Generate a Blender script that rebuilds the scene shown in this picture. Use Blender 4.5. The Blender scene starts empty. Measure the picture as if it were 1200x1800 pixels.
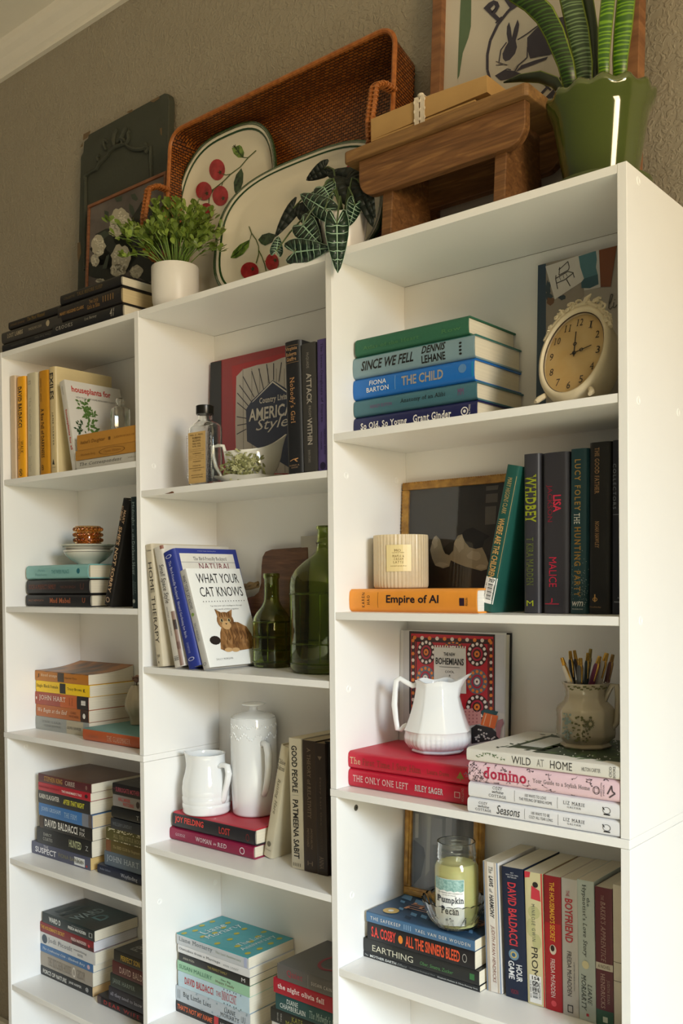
# A wall of white bookcases filled with books and ornaments, seen obliquely from the right.
import bpy, math, random
from mathutils import Matrix, Vector

random.seed(7)
scene = bpy.context.scene
col = scene.collection

# ------------------------------------------------------------------ camera
# world: X along the shelves (metres), Y into the wall (0 = front edge of the bookcases), Z up
KS = 0.86                    # solved camera units -> metres
HT = 1.85                    # top of the bookcases above the floor
FPX, CPX, CPY = 1661.28588, 584.28514, 1051.40233
CAM = Vector((2.34842 * KS, -1.38821 * KS, HT - 0.63346 * KS))
RX, RY, RZ = -0.01569, 0.01005, 0.70071
RCAM = Matrix.Rotation(RZ, 3, 'Z') @ Matrix.Rotation(RX, 3, 'X') @ Matrix.Rotation(RY, 3, 'Y')
cd = bpy.data.cameras.new('camera')
cam = bpy.data.objects.new('camera', cd)
col.objects.link(cam)
rt, fw, up = RCAM.col[0], RCAM.col[1], RCAM.col[2]
cam.matrix_world = Matrix(((rt[0], up[0], -fw[0], CAM[0]), (rt[1], up[1], -fw[1], CAM[1]),
                           (rt[2], up[2], -fw[2], CAM[2]), (0, 0, 0, 1)))
cd.sensor_fit = 'VERTICAL'
cd.sensor_height = 36.0
cd.lens = FPX / 1800 * 36
cd.shift_x = (600 - CPX) / 1800
cd.shift_y = (CPY - 900) / 1800
cd.clip_start = 0.05
scene.camera = cam

# ------------------------------------------------------------------ light and exposure
w = bpy.data.worlds.new('room_ambient')
scene.world = w
w.use_nodes = True
w.node_tree.nodes['Background'].inputs[0].default_value = (0.80, 0.75, 0.67, 1)
w.node_tree.nodes['Background'].inputs[1].default_value = 0.084


def area_light(name, loc, target, sx, sy, power, colour, spread=180):
    ld = bpy.data.lights.new(name, 'AREA')
    ld.shape = 'RECTANGLE'
    ld.size, ld.size_y = sx, sy
    ld.energy = power
    ld.color = colour
    ld.spread = math.radians(spread)
    o = bpy.data.objects.new(name, ld)
    col.objects.link(o)
    o.location = loc
    o.rotation_euler = (Vector(target) - Vector(loc)).to_track_quat('-Z', 'Y').to_euler()
    return o


# daylight through a window in the right-hand wall: cool sky light falling downwards, warmer light off the ground rising
area_light('window_sky_light', (5.20, -2.00, 2.20), (2.75, -2.05, -1.10), 1.10, 1.30, 170, (0.66, 0.84, 1.0), 112)
area_light('window_ground_light', (5.20, -2.00, 1.85), (2.40, -2.05, 3.70), 1.10, 1.20, 74, (1.0, 0.74, 0.42), 140)
scene.view_settings.view_transform = 'Standard'
scene.view_settings.look = 'None'
scene.view_settings.exposure = 0.36
scene.view_settings.gamma = 1.0
scene.view_settings.use_curve_mapping = False


# ------------------------------------------------------------------ measuring helpers
def _ray(px, py):
    return RCAM @ Vector(((px - CPX) / FPX, 1.0, -(py - CPY) / FPX))


def at_y(px, py, y):
    d = _ray(px, py)
    return CAM + d * ((y - CAM[1]) / d[1])


def at_z(px, py, z):
    d = _ray(px, py)
    return CAM + d * ((z - CAM[2]) / d[2])


def at_x(px, py, x):
    d = _ray(px, py)
    return CAM + d * ((x - CAM[0]) / d[0])


# ------------------------------------------------------------------ materials
def lin(c):
    if isinstance(c, str):
        c = c.lstrip('#')
        c = tuple(int(c[i:i + 2], 16) / 255 for i in (0, 2, 4))
    return tuple((x / 12.92 if x <= 0.04045 else ((x + 0.055) / 1.055) ** 2.4) for x in c)


_mats = {}


def mat(c, rough=0.5, var=0.06, scale=60.0, bump=0.0, bscale=None, metal=0.0, spec=0.5, coat=0.0, stretch=None,
        sub=0.0, name=None):
    key = (c, rough, var, scale, bump, bscale, metal, spec, coat, stretch, sub)
    if key in _mats:
        return _mats[key]
    m = bpy.data.materials.new(name or 'surface')
    m.use_nodes = True
    nt = m.node_tree
    b = nt.nodes['Principled BSDF']
    tc = nt.nodes.new('ShaderNodeTexCoord')
    vec = tc.outputs['Object']
    if stretch:
        mp = nt.nodes.new('ShaderNodeMapping')
        mp.inputs['Scale'].default_value = stretch
        nt.links.new(vec, mp.inputs[0])
        vec = mp.outputs[0]
    nz = nt.nodes.new('ShaderNodeTexNoise')
    nz.inputs['Scale'].default_value = scale
    nz.inputs['Detail'].default_value = 4
    nt.links.new(vec, nz.inputs['Vector'])
    L = lin(c)
    mx = nt.nodes.new('ShaderNodeMix')
    mx.data_type = 'RGBA'
    mx.inputs[6].default_value = (*[x * (1 - var) for x in L], 1)
    mx.inputs[7].default_value = (*[min(1, x * (1 + var)) for x in L], 1)
    nt.links.new(nz.outputs[0], mx.inputs[0])
    nt.links.new(mx.outputs[2], b.inputs['Base Color'])
    b.inputs['Roughness'].default_value = rough
    b.inputs['Metallic'].default_value = metal
    b.inputs['Specular IOR Level'].default_value = spec
    b.inputs['Coat Weight'].default_value = coat
    b.inputs['Coat Roughness'].default_value = 0.08
    if sub:
        b.inputs['Subsurface Weight'].default_value = sub
        b.inputs['Subsurface Scale'].default_value = 0.01
    if bump:
        bn = nt.nodes.new('ShaderNodeBump')
        bn.inputs['Strength'].default_value = bump
        bn.inputs['Distance'].default_value = 0.002
        n2 = nt.nodes.new('ShaderNodeTexNoise')
        n2.inputs['Scale'].default_value = bscale or scale
        n2.inputs['Detail'].default_value = 5
        nt.links.new(vec, n2.inputs['Vector'])
        nt.links.new(n2.outputs[0], bn.inputs['Height'])
        nt.links.new(bn.outputs[0], b.inputs['Normal'])
    _mats[key] = m
    return m


def ramp_mat(name, stops, tex='noise', scale=8.0, stretch=(1, 1, 1), rough=0.5, bump=0.0, detail=6.0, distort=0.0,
             coord='Object', coat=0.0, bands='X'):
    m = bpy.data.materials.new(name)
    m.use_nodes = True
    nt = m.node_tree
    b = nt.nodes['Principled BSDF']
    tc = nt.nodes.new('ShaderNodeTexCoord')
    mp = nt.nodes.new('ShaderNodeMapping')
    mp.inputs['Scale'].default_value = stretch
    nt.links.new(tc.outputs[coord], mp.inputs[0])
    if tex == 'noise':
        t = nt.nodes.new('ShaderNodeTexNoise')
        t.inputs['Scale'].default_value = scale
        t.inputs['Detail'].default_value = detail
        t.inputs['Distortion'].default_value = distort
        out = t.outputs[0]
    elif tex == 'wave':
        t = nt.nodes.new('ShaderNodeTexWave')
        t.inputs['Scale'].default_value = scale
        t.inputs['Distortion'].default_value = distort
        t.inputs['Detail'].default_value = detail
        t.bands_direction = bands
        out = t.outputs[1]
    else:
        t = nt.nodes.new('ShaderNodeTexVoronoi')
        t.inputs['Scale'].default_value = scale
        out = t.outputs[0]
    nt.links.new(mp.outputs[0], t.inputs['Vector'])
    r = nt.nodes.new('ShaderNodeValToRGB')
    el = r.color_ramp.elements
    while len(el) < len(stops):
        el.new(0.5)
    for e, (p, c) in zip(el, stops):
        e.position = p
        e.color = (*lin(c), 1)
    nt.links.new(out, r.inputs[0])
    nt.links.new(r.outputs[0], b.inputs['Base Color'])
    b.inputs['Roughness'].default_value = rough
    b.inputs['Coat Weight'].default_value = coat
    if bump:
        bn = nt.nodes.new('ShaderNodeBump')
        bn.inputs['Strength'].default_value = bump
        bn.inputs['Distance'].default_value = 0.002
        nt.links.new(out, bn.inputs['Height'])
        nt.links.new(bn.outputs[0], b.inputs['Normal'])
    return m


def glass_mat(name, c, rough=0.02, ior=1.45, thin=False, density=0.0):
    m = bpy.data.materials.new(name)
    m.use_nodes = True
    nt = m.node_tree
    b = nt.nodes['Principled BSDF']
    nz = nt.nodes.new('ShaderNodeTexNoise')
    nz.inputs['Scale'].default_value = 30
    bn = nt.nodes.new('ShaderNodeBump')
    bn.inputs['Strength'].default_value = 0.05
    nt.links.new(nz.outputs[0], bn.inputs['Height'])
    nt.links.new(bn.outputs[0], b.inputs['Normal'])
    b.inputs['Base Color'].default_value = (*lin(c), 1)
    b.inputs['Transmission Weight'].default_value = 1.0
    b.inputs['Roughness'].default_value = rough
    b.inputs['IOR'].default_value = ior
    return m


def page_mat(c):
    key = ('page', c)
    if key in _mats:
        return _mats[key]
    d = lin(c)
    m = bpy.data.materials.new('page_edges')
    m.use_nodes = True
    nt = m.node_tree
    b = nt.nodes['Principled BSDF']
    tc = nt.nodes.new('ShaderNodeTexCoord')
    mp = nt.nodes.new('ShaderNodeMapping')
    mp.inputs['Scale'].default_value = (900, 6, 6)
    nz = nt.nodes.new('ShaderNodeTexNoise')
    nz.inputs['Scale'].default_value = 1.0
    nz.inputs['Detail'].default_value = 3
    nt.links.new(tc.outputs['Object'], mp.inputs[0])
    nt.links.new(mp.outputs[0], nz.inputs['Vector'])
    mx = nt.nodes.new('ShaderNodeMix')
    mx.data_type = 'RGBA'
    mx.inputs[6].default_value = (*[x * 0.80 for x in d], 1)
    mx.inputs[7].default_value = (*[min(1, x * 1.12) for x in d], 1)
    nt.links.new(nz.outputs[0], mx.inputs[0])
    nt.links.new(mx.outputs[2], b.inputs['Base Color'])
    b.inputs['Roughness'].default_value = 0.9
    _mats[key] = m
    return m


# ------------------------------------------------------------------ mesh building
_deferred = []


class MB:
    def __init__(self):
        self.v, self.f, self.m = [], [], []

    def add(self, vs, fs, mi=0):
        o = len(self.v)
        self.v += [tuple(p) for p in vs]
        self.f += [tuple(i + o for i in q) for q in fs]
        self.m += [mi] * len(fs)
        return self

    def box(self, x0, x1, y0, y1, z0, z1, mi=0):
        vs = [(x0, y0, z0), (x1, y0, z0), (x1, y1, z0), (x0, y1, z0), (x0, y0, z1), (x1, y0, z1), (x1, y1, z1), (x0, y1, z1)]
        fs = [(0, 3, 2, 1), (4, 5, 6, 7), (0, 1, 5, 4), (1, 2, 6, 5), (2, 3, 7, 6), (3, 0, 4, 7)]
        return self.add(vs, fs, mi)

    def grid(self, fn, nu, nv, mi=0, wrap_u=False, wrap_v=False):
        vs = [fn(i / (nu if wrap_u else nu), j / nv) for j in range(nv + (0 if wrap_v else 1)) for i in range(nu + (0 if wrap_u else 1))]
        cu = nu if wrap_u else nu + 1
        cv = nv if wrap_v else nv + 1
        fs = []
        for j in range(nv):
            for i in range(nu):
                a = j * cu + i
                b = j * cu + (i + 1) % cu
                c = ((j + 1) % cv) * cu + (i + 1) % cu
                d = ((j + 1) % cv) * cu + i
                fs.append((a, b, c, d))
        return self.add(vs, fs, mi)

    def lathe(self, prof, n=40, mi=0, mod=None, cap=True):
        """prof: (r, z) from bottom to top; mod(angle, r, z) -> (x, y, z)"""
        vs, fs = [], []
        for r, z in prof:
            for i in range(n):
                a = 2 * math.pi * i / n
                vs.append(mod(a, r, z) if mod else (r * math.cos(a), r * math.sin(a), z))
        for j in range(len(prof) - 1):
            for i in range(n):
                k = (i + 1) % n
                fs.append((j * n + i, j * n + k, (j + 1) * n + k, (j + 1) * n + i))
        if cap:
            fs.append(tuple(range(n - 1, -1, -1)))
            o = (len(prof) - 1) * n
            fs.append(tuple(range(o, o + n)))
        return self.add(vs, fs, mi)

    def tube(self, pts, rad, n=8, mi=0, flat=1.0, closed=False):
        """tube along pts; rad: number or list"""
        P = [Vector(p) for p in pts]
        N = len(P)
        R = rad if isinstance(rad, (list, tuple)) else [rad] * N
        vs, fs = [], []
        ref = None
        for i in range(N):
            a = P[i - 1] if (i > 0 or closed) else P[i]
            b = P[(i + 1) % N] if (i < N - 1 or closed) else P[i]
            t = (b - a).normalized()
            if ref is None:
                ref = Vector((0, 0, 1)) if abs(t.z) < 0.9 else Vector((0, 1, 0))
            ref = (ref - t * ref.dot(t)).normalized()
            s = t.cross(ref)
            for k in range(n):
                q = 2 * math.pi * k / n
                vs.append(P[i] + ref * math.cos(q) * R[i] + s * math.sin(q) * R[i] * flat)
        for i in range(N if closed else N - 1):
            for k in range(n):
                j = (i + 1) % N
                fs.append((i * n + k, i * n + (k + 1) % n, j * n + (k + 1) % n, j * n + k))
        if not closed:
            fs.append(tuple(range(n - 1, -1, -1)))
            fs.append(tuple(range((N - 1) * n, N * n)))
        return self.add(vs, fs, mi)

    def prism(self, poly, fn0, fn1, mi=0):
        """poly of 2D points; fn0/fn1 map a 2D point to the two end caps"""
        n = len(poly)
        vs = [fn0(p) for p in poly] + [fn1(p) for p in poly]
        fs = [tuple(range(n - 1, -1, -1)), tuple(range(n, 2 * n))]
        fs += [(i, (i + 1) % n, n + (i + 1) % n, n + i) for i in range(n)]
        return self.add(vs, fs, mi)

    def ball(self, c, r, n=8, m=6, mi=0):
        rx, ry, rz = r if isinstance(r, (tuple, list)) else (r, r, r)
        vs = [(c[0], c[1], c[2] - rz)]
        for j in range(1, m):
            t = math.pi * j / m
            for i in range(n):
                a = 2 * math.pi * i / n
                vs.append((c[0] + rx * math.sin(t) * math.cos(a), c[1] + ry * math.sin(t) * math.sin(a), c[2] - rz * math.cos(t)))
        vs.append((c[0], c[1], c[2] + rz))
        fs = [(0, 1 + (i + 1) % n, 1 + i) for i in range(n)]
        for j in range(m - 2):
            for i in range(n):
                fs.append((1 + j * n + i, 1 + j * n + (i + 1) % n, 1 + (j + 1) * n + (i + 1) % n, 1 + (j + 1) * n + i))
        L_ = len(vs) - 1
        o = 1 + (m - 2) * n
        fs += [(o + i, o + (i + 1) % n, L_) for i in range(n)]
        return self.add(vs, fs, mi)

    def build(self, name, mats, parent=None, smooth=False, sharp=40, bevel=0.0, subsurf=0, kind=None):
        me = bpy.data.meshes.new(name)
        me.from_pydata(self.v, [], self.f)
        if not isinstance(mats, (list, tuple)):
            mats = [mats]
        for x in mats:
            me.materials.append(x)
        if len(mats) > 1:
            me.polygons.foreach_set('material_index', self.m)
        if smooth:
            me.polygons.foreach_set('use_smooth', [True] * len(me.polygons))
            if sharp < 180:
                me.set_sharp_from_angle(angle=math.radians(sharp))
        me.update()
        o = bpy.data.objects.new(name, me)
        col.objects.link(o)
        if parent:
            o.parent = parent
        if bevel:
            b = o.modifiers.new('bevel', 'BEVEL')
            b.width = bevel
            b.segments = 2
            b.limit_method = 'ANGLE'
        if subsurf:
            s = o.modifiers.new('subsurf', 'SUBSURF')
            s.levels = s.render_levels = subsurf
        if kind:
            o['kind'] = kind
        return o


def thing(name, label, cat, loc=(0, 0, 0), group=None, M=None):
    o = bpy.data.objects.new(name, None)
    o.empty_display_size = 0.03
    col.objects.link(o)
    if M is not None:
        o.matrix_world = M
    else:
        o.location = loc
    o['label'], o['category'] = label, cat
    if group:
        o['group'] = group
    return o


def tag(o, label, cat, group=None):
    o['label'], o['category'] = label, cat
    if group:
        o['group'] = group
    return o


# ------------------------------------------------------------------ lettering
_txt = {}


def text2d(s, style=''):
    """flat letters as (verts, faces) filling the unit box"""
    key = (s, 'serif' in style, 'bold' in style, 'ital' in style, 'wide' in style)
    if key in _txt:
        return _txt[key]
    c = bpy.data.curves.new('t', 'FONT')
    c.body = s
    c.resolution_u = 2
    c.fill_mode = 'FRONT'
    if 'bold' in style:
        c.offset = 0.022
    if 'ital' in style:
        c.shear = 0.28
    if 'wide' in style:
        c.space_character = 1.35
    if 'serif' in style:
        c.space_character = max(c.space_character, 1.12)
    o = bpy.data.objects.new('t', c)
    me = bpy.data.meshes.new_from_object(o)
    V = [(p.co.x, p.co.y) for p in me.vertices]
    F = [tuple(p.vertices) for p in me.polygons]
    if 'serif' in style:
        cnt = {}
        for f in F:
            for i in range(len(f)):
                a, b = f[i], f[(i + 1) % len(f)]
                e = (min(a, b), max(a, b))
                cnt[e] = cnt.get(e, 0) + 1
        sh = 0.28 if 'ital' in style else 0.0
        for (a, b), n in list(cnt.items()):
            if n != 1:
                continue
            pa, pb = V[a], V[b]
            wd = abs(pa[0] - pb[0])
            if abs(pa[1] - pb[1]) < 0.004 and 0.05 < wd < 0.17 and (abs(pa[1]) < 0.05 or pa[1] > 0.4):
                x0, x1 = min(pa[0], pb[0]) - 0.075, max(pa[0], pb[0]) + 0.075
                y = pa[1]
                h = 0.055 if abs(y) < 0.05 else -0.055
                k = len(V)
                V += [(x0, y), (x1, y), (x1, y + h), (x0, y + h)]
                F.append((k, k + 1, k + 2, k + 3) if h > 0 else (k + 3, k + 2, k + 1, k))
    bpy.data.objects.remove(o)
    bpy.data.curves.remove(c)
    bpy.data.meshes.remove(me)
    xs = [p[0] for p in V]
    ys = [p[1] for p in V]
    if not V:
        return ([], [])
    x0, x1, y0, y1 = min(xs), max(xs), min(ys), max(ys)
    V = [((x - x0) / max(1e-6, x1 - x0), (y - y0) / max(1e-6, y1 - y0)) for x, y in V]
    _txt[key] = (V, F)
    return _txt[key]


def put_text(mb, fn, s, u0, u1, v0, v1, style='', mi=0):
    """fn(u, v) -> 3D.  'up' text reads along +v, 'dn' along -v."""
    V, F = text2d(s, style)
    P = []
    for a, b in V:
        if 'up' in style:
            P.append(fn(u1 - b * (u1 - u0), v0 + a * (v1 - v0)))
        elif 'dn' in style:
            P.append(fn(u0 + b * (u1 - u0), v1 - a * (v1 - v0)))
        elif 'flip' in style:
            P.append(fn(u1 - a * (u1 - u0), v1 - b * (v1 - v0)))
        else:
            P.append(fn(u0 + a * (u1 - u0), v0 + b * (v1 - v0)))
    mb.add(P, F, mi)


def put_poly(mb, fn, pts, mi=0):
    mb.add([fn(u, v) for u, v in pts], [tuple(range(len(pts)))], mi)


def put_rect(mb, fn, u0, u1, v0, v1, mi=0, n=1):
    for i in range(n):
        a, b = v0 + (v1 - v0) * i / n, v0 + (v1 - v0) * (i + 1) / n
        put_poly(mb, fn, [(u0, a), (u1, a), (u1, b), (u0, b)], mi)


def disc(u, v, ru, rv, n=14, a0=0.0):
    return [(u + ru * math.cos(a0 + 2 * math.pi * i / n), v + rv * math.sin(a0 + 2 * math.pi * i / n)) for i in range(n)]


def put_ring(mb, fn, u, v, ru, rv, wd, n=20, mi=0):
    o = disc(u, v, ru, rv, n)
    i_ = disc(u, v, ru * (1 - wd), rv * (1 - wd), n)
    for k in range(n):
        put_poly(mb, fn, [o[k], o[(k + 1) % n], i_[(k + 1) % n], i_[k]], mi)


def put_line(mb, fn, pts, wd, mi=0, asp=1.0):
    """polyline ribbon in (u, v); asp = length of one v unit / one u unit"""
    for (a, b), (c, d) in zip(pts[:-1], pts[1:]):
        dx, dy = (c - a), (d - b) * asp
        L_ = math.hypot(dx, dy) or 1e-9
        nx, ny = -dy / L_ * wd / 2, dx / L_ * wd / 2 / asp
        put_poly(mb, fn, [(a - nx, b - ny), (c - nx, d - ny), (c + nx, d + ny), (a + nx, b + ny)], mi)


# ------------------------------------------------------------------ books
def spine_y(v, T, bulge, rc):
    e = abs(2 * v - 1)
    return -bulge * (1 - e * e) + (rc * max(0, (e - 0.72) / 0.28) ** 2 if rc else 0)


def book(label, M, T, Hh, Dp, c, hard=True, texts=(), patches=(), art=None, front_c=None, pages='#e9dfc6', group=None,
         bulge=None, rough=None, curl=0.0, spine_art=None, cat='book'):
    """local frame: x thickness (front cover at +x), y from spine to fore edge, z height"""
    root = thing('hardcover_book' if hard else 'paperback_book', label, cat, group=group, M=M)
    b = min(0.0026, T * 0.16) if hard else min(0.0007, T * 0.08)
    if bulge is None:
        bulge = min(0.0022, T * 0.06) if hard else min(0.0005, T * 0.02)
    rc = min(0.0045, T * 0.22) if hard else 0.0004
    rough = rough if rough is not None else (0.42 if hard else 0.36)
    n = 12
    pts = []
    ny = 8 if curl else 1
    lift = lambda y: curl * max(0, y / Dp) ** 2.6
    out, inn = [], []
    out.append((0.0, Dp)); inn.append((b, Dp))
    for i in range(n + 1):
        v = i / n
        y = spine_y(v, T, bulge, rc)
        out.append((v * T, y))
        inn.append((min(max(v * T, b), T - b), y + b if 0 < i < n else rc + b))
    for j in range(1, ny + 1):
        y = rc + (Dp - rc) * j / ny
        out.append((T + lift(y), y)); inn.append((T - b + lift(y), y))
    mb = MB()
    k = len(out)
    vs = [(x, y, 0) for x, y in out] + [(x, y, Hh) for x, y in out] + [(x, y, 0) for x, y in inn] + [(x, y, Hh) for x, y in inn]
    fs, ms = [], []
    for i in range(k - 1):
        mi = 1 if (front_c and i >= n) else 0
        fs += [(i, i + 1, k + i + 1, k + i), (2 * k + i + 1, 2 * k + i, 3 * k + i, 3 * k + i + 1),
               (i + 1, i, 2 * k + i, 2 * k + i + 1), (k + i, k + i + 1, 3 * k + i + 1, 3 * k + i)]
        ms += [mi, 0, mi, mi]
    fs += [(0, k, 3 * k, 2 * k), (k - 1, 2 * k + k - 1, 3 * k + k - 1, 2 * k - 1)]
    ms += [0, 1 if front_c else 0]
    mb.v = vs
    mb.f = fs
    mb.m = ms
    cm = c if not isinstance(c, str) else mat(c, rough, 0.07, 50, bump=0.06 if hard else 0.0, bscale=700)
    mats = [cm]
    if front_c:
        mats.append(front_c if not isinstance(front_c, str) else mat(front_c, rough, 0.07, 50))
    cov = mb.build('cover', mats, root, smooth=True, sharp=35)
    ins = 0.0030 if hard else 0.0002
    pg = MB()
    yb = rc + b + 0.0003
    if curl:
        prof = [(b, yb), (b, Dp - ins)] + [(T - b - 0.0002 + lift(rc + (Dp - ins - rc) * j / 8), rc + (Dp - ins - rc) * j / 8) for j in range(8, 0, -1)] + [(T - b, yb)]
        pg.prism(prof[::-1], lambda p: (p[0], p[1], ins), lambda p: (p[0], p[1], Hh - ins))
    else:
        pg.box(b, T - b, yb, Dp - ins, ins, Hh - ins)
    pg.build('pages', page_mat(pages), root)
    sp = lambda e: (lambda u, v: (v * T, spine_y(v, T, bulge, rc) - e, Hh * (1 - u)))
    fr = lambda e: (lambda u, v: (T + e, u * Dp, v * Hh))
    byc = {}
    for i_, (u0, u1, v0, v1, pc) in enumerate(patches):
        q = byc.setdefault(('spine_band', pc, i_), MB())
        put_rect(q, sp(0.00025), u0, u1, v0, v1, n=6)
    for i_, (s, u0, u1, v0, v1, tc_, *st) in enumerate(texts):
        q = byc.setdefault(('lettering', tc_, i_), MB())
        put_text(q, sp(0.0005), s, u0, u1, v0, v1, st[0] if st else '')
    if spine_art:
        spine_art(byc, sp)
    if art:
        art(byc, fr)
    for (nm, tc_, *_), q in byc.items():
        if q.v:
            q.build(nm, tc_ if not isinstance(tc_, str) else mat(tc_, 0.45, 0.05, 80), cov)
    return root


M_FLAT = Matrix(((0, 0, -1), (0, 1, 0), (1, 0, 0)))           # spine to the front, front cover up, top to the left
M_FACE = Matrix(((0, 1, 0), (-1, 0, 0), (0, 0, 1)))           # front cover to the front, spine to the left


def frame(R3, loc):
    m = R3.to_4x4()
    m.translation = Vector(loc)
    return m


ORD = ['bottom', 'second from bottom', 'third from bottom', 'fourth from bottom', 'fifth from bottom', 'sixth from bottom', 'seventh from bottom', 'eighth from bottom']


def stack(where, K, yf, zb, rows, group, dmax=0.2037, dpref=0.150):
    """books lying flat, spines to the front.  rows from the bottom up: (look, hard, colour, xl, xr, ytop, texts, opts)
    measured in the enlarged view K = (x0, y0, scale)."""
    gx = lambda x: K[0] + x * K[2]
    gy = lambda y: K[1] + y * K[2]
    z = zb
    N = len(rows)
    res = []
    for i, (look, hard, c, xl, xr, yt, texts, *opt) in enumerate(rows):
        o = dict(opt[0]) if opt else {}
        y = o.pop('yf', yf)
        zt = at_y(gx(xl), gy(yt), y).z
        T = max(0.006, zt - z - 0.0004)
        py = gy(yt) + 4
        X0 = at_y(gx(xl), py, y).x
        X1 = o.pop('X1', None) or at_y(gx(xr), py, y).x
        if zb < HT - 0.01:
            inner = XR0 + TP if X0 > 0.95 else (XL1 if X0 > 0.49 else TP)
            X0 = max(X0, inner + 0.0008)
        Hh = X1 - X0
        un = lambda x: (at_y(gx(x), py, y).x - X0) / Hh
        tx = []
        for (s, a, b_, v0, v1, cc, *st) in texts:
            ua, ub = max(un(a), 0.012), un(b_)
            if ub > 0.985:                                   # lettering that runs on behind the panel stops at the book's end
                if ua > 0.95:
                    continue
                s = s[:max(1, int(len(s) * (0.985 - ua) / (ub - ua)))].strip()
                ub = 0.985
            tx.append((s, ua, ub, v0, v1, cc, *st))
        pt = [(un(a), un(b_), v0, v1, cc) for (a, b_, v0, v1, cc) in o.pop('bands', [])]
        dp = o.pop('dp', None) or min(dpref, dmax - y - 0.002)
        sa = o.pop('sart', None)
        if sa:
            f_ = sa
            o['spine_art'] = (lambda byc, sp, f_=f_, un=un: f_(byc, sp, un))
        lab = '%s, %s %s' % (look, 'top' if i == N - 1 else ORD[i], where)
        res.append((book(lab, frame(M_FLAT, (X1, y, z)), T, Hh, dp, c, hard, tx, pt, group=group, **o), z + T))
        z += T + 0.0004
    return z


def stand(look, K, yf, zb, bl, br, tl, c, hard, texts=(), group=None, dp=None, X=None, **o):
    """upright book, spine to the front: bl/br bottom-left and bottom-right x, tl = (x, y) of the top-left corner (view K)"""
    gx = lambda x: K[0] + x * K[2]
    gy = lambda y: K[1] + y * K[2]
    # bottom line: screen y of the spine foot at that x
    def foot(x):
        px = gx(x)
        y_ = gy(tl[1]) + 10
        p = at_y(px, y_, yf)
        for _ in range(6):
            # move down to z = zb along the same screen column
            y_ += (p.z - zb) * 900
            p = at_y(px, y_, yf)
        return p
    a, b_ = foot(bl), foot(br)
    lim = XL1 - TP if a.x < XL1 - TP else (XR0 if a.x < XR0 else XR1 - TP)
    if b_.x > lim - 0.0012:
        b_.x = lim - 0.0012
    t = at_y(gx(tl[0]), gy(tl[1]), yf)
    ang = math.atan2(t.x - a.x, t.z - zb)
    Hh = math.hypot(t.x - a.x, t.z - zb)
    T = (b_.x - a.x) * math.cos(ang)
    R3 = Matrix.Rotation(ang, 3, 'Y')
    z0 = zb + 0.0004 + (T * math.sin(ang) if ang > 0 else 0)
    x0 = a.x
    left = XR0 + TP if x0 > XR0 else (XL1 if x0 > XL1 - 0.02 else TP)
    x0 += max(0.0, left + 0.0008 - min(x0, x0 + Hh * math.sin(ang)))
    dp = dp or min(0.150, 0.2037 - yf - 0.002)
    return book(look, frame(R3, (x0, yf, z0)), T, Hh, dp, c, hard, texts, group=group, **o)


# ------------------------------------------------------------------ sizes of the bookcases
TP = 0.01523 * KS           # side panel thickness
TS = 0.01426 * KS           # shelf thickness
DB = 0.2037                 # inside depth
XL0, XL1 = 0.0, 0.6 * KS
XR0, XR1 = (0.6 + 0.56739) * KS, (0.6 + 0.56739 + 0.59897) * KS
LV = {n: HT + KS * v for n, v in dict(top=0, l1=-.34463, l2=-.68817, p=-1.03037, l4=-1.37349, l5=-1.72081, r1=-.3472,
      r2=-.68904, r4=-1.37695, r5=-1.7200, m1=-.41508, m2=-.82273, m3=-1.23915, m4=-1.656).items()}
YW = 0.222                  # wall plane

# ================================================================== the room
def structure(o):
    o['kind'] = 'structure'
    return o


def wall_material():
    m = bpy.data.materials.new('textured_wall_paint')
    m.use_nodes = True
    nt = m.node_tree
    b = nt.nodes['Principled BSDF']
    tc = nt.nodes.new('ShaderNodeTexCoord')
    n1 = nt.nodes.new('ShaderNodeTexNoise')
    n1.inputs['Scale'].default_value = 95
    n1.inputs['Detail'].default_value = 3
    n1.inputs['Distortion'].default_value = 1.1
    n2 = nt.nodes.new('ShaderNodeTexNoise')
    n2.inputs['Scale'].default_value = 14
    nt.links.new(tc.outputs['Object'], n1.inputs['Vector'])
    nt.links.new(tc.outputs['Object'], n2.inputs['Vector'])
    r = nt.nodes.new('ShaderNodeValToRGB')
    r.color_ramp.elements[0].position = 0.46
    r.color_ramp.elements[1].position = 0.62
    nt.links.new(n1.outputs[0], r.inputs[0])
    bn = nt.nodes.new('ShaderNodeBump')
    bn.inputs['Strength'].default_value = 0.42
    bn.inputs['Distance'].default_value = 0.003
    nt.links.new(r.outputs[0], bn.inputs['Height'])
    nt.links.new(bn.outputs[0], b.inputs['Normal'])
    mx = nt.nodes.new('ShaderNodeMix')
    mx.data_type = 'RGBA'
    mx.inputs[6].default_value = (*lin('#968d7b'), 1)
    mx.inputs[7].default_value = (*lin('#a09785'), 1)
    nt.links.new(n2.outputs[0], mx.inputs[0])
    nt.links.new(mx.outputs[2], b.inputs['Base Color'])
    b.inputs['Roughness'].default_value = 0.42
    return m


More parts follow.
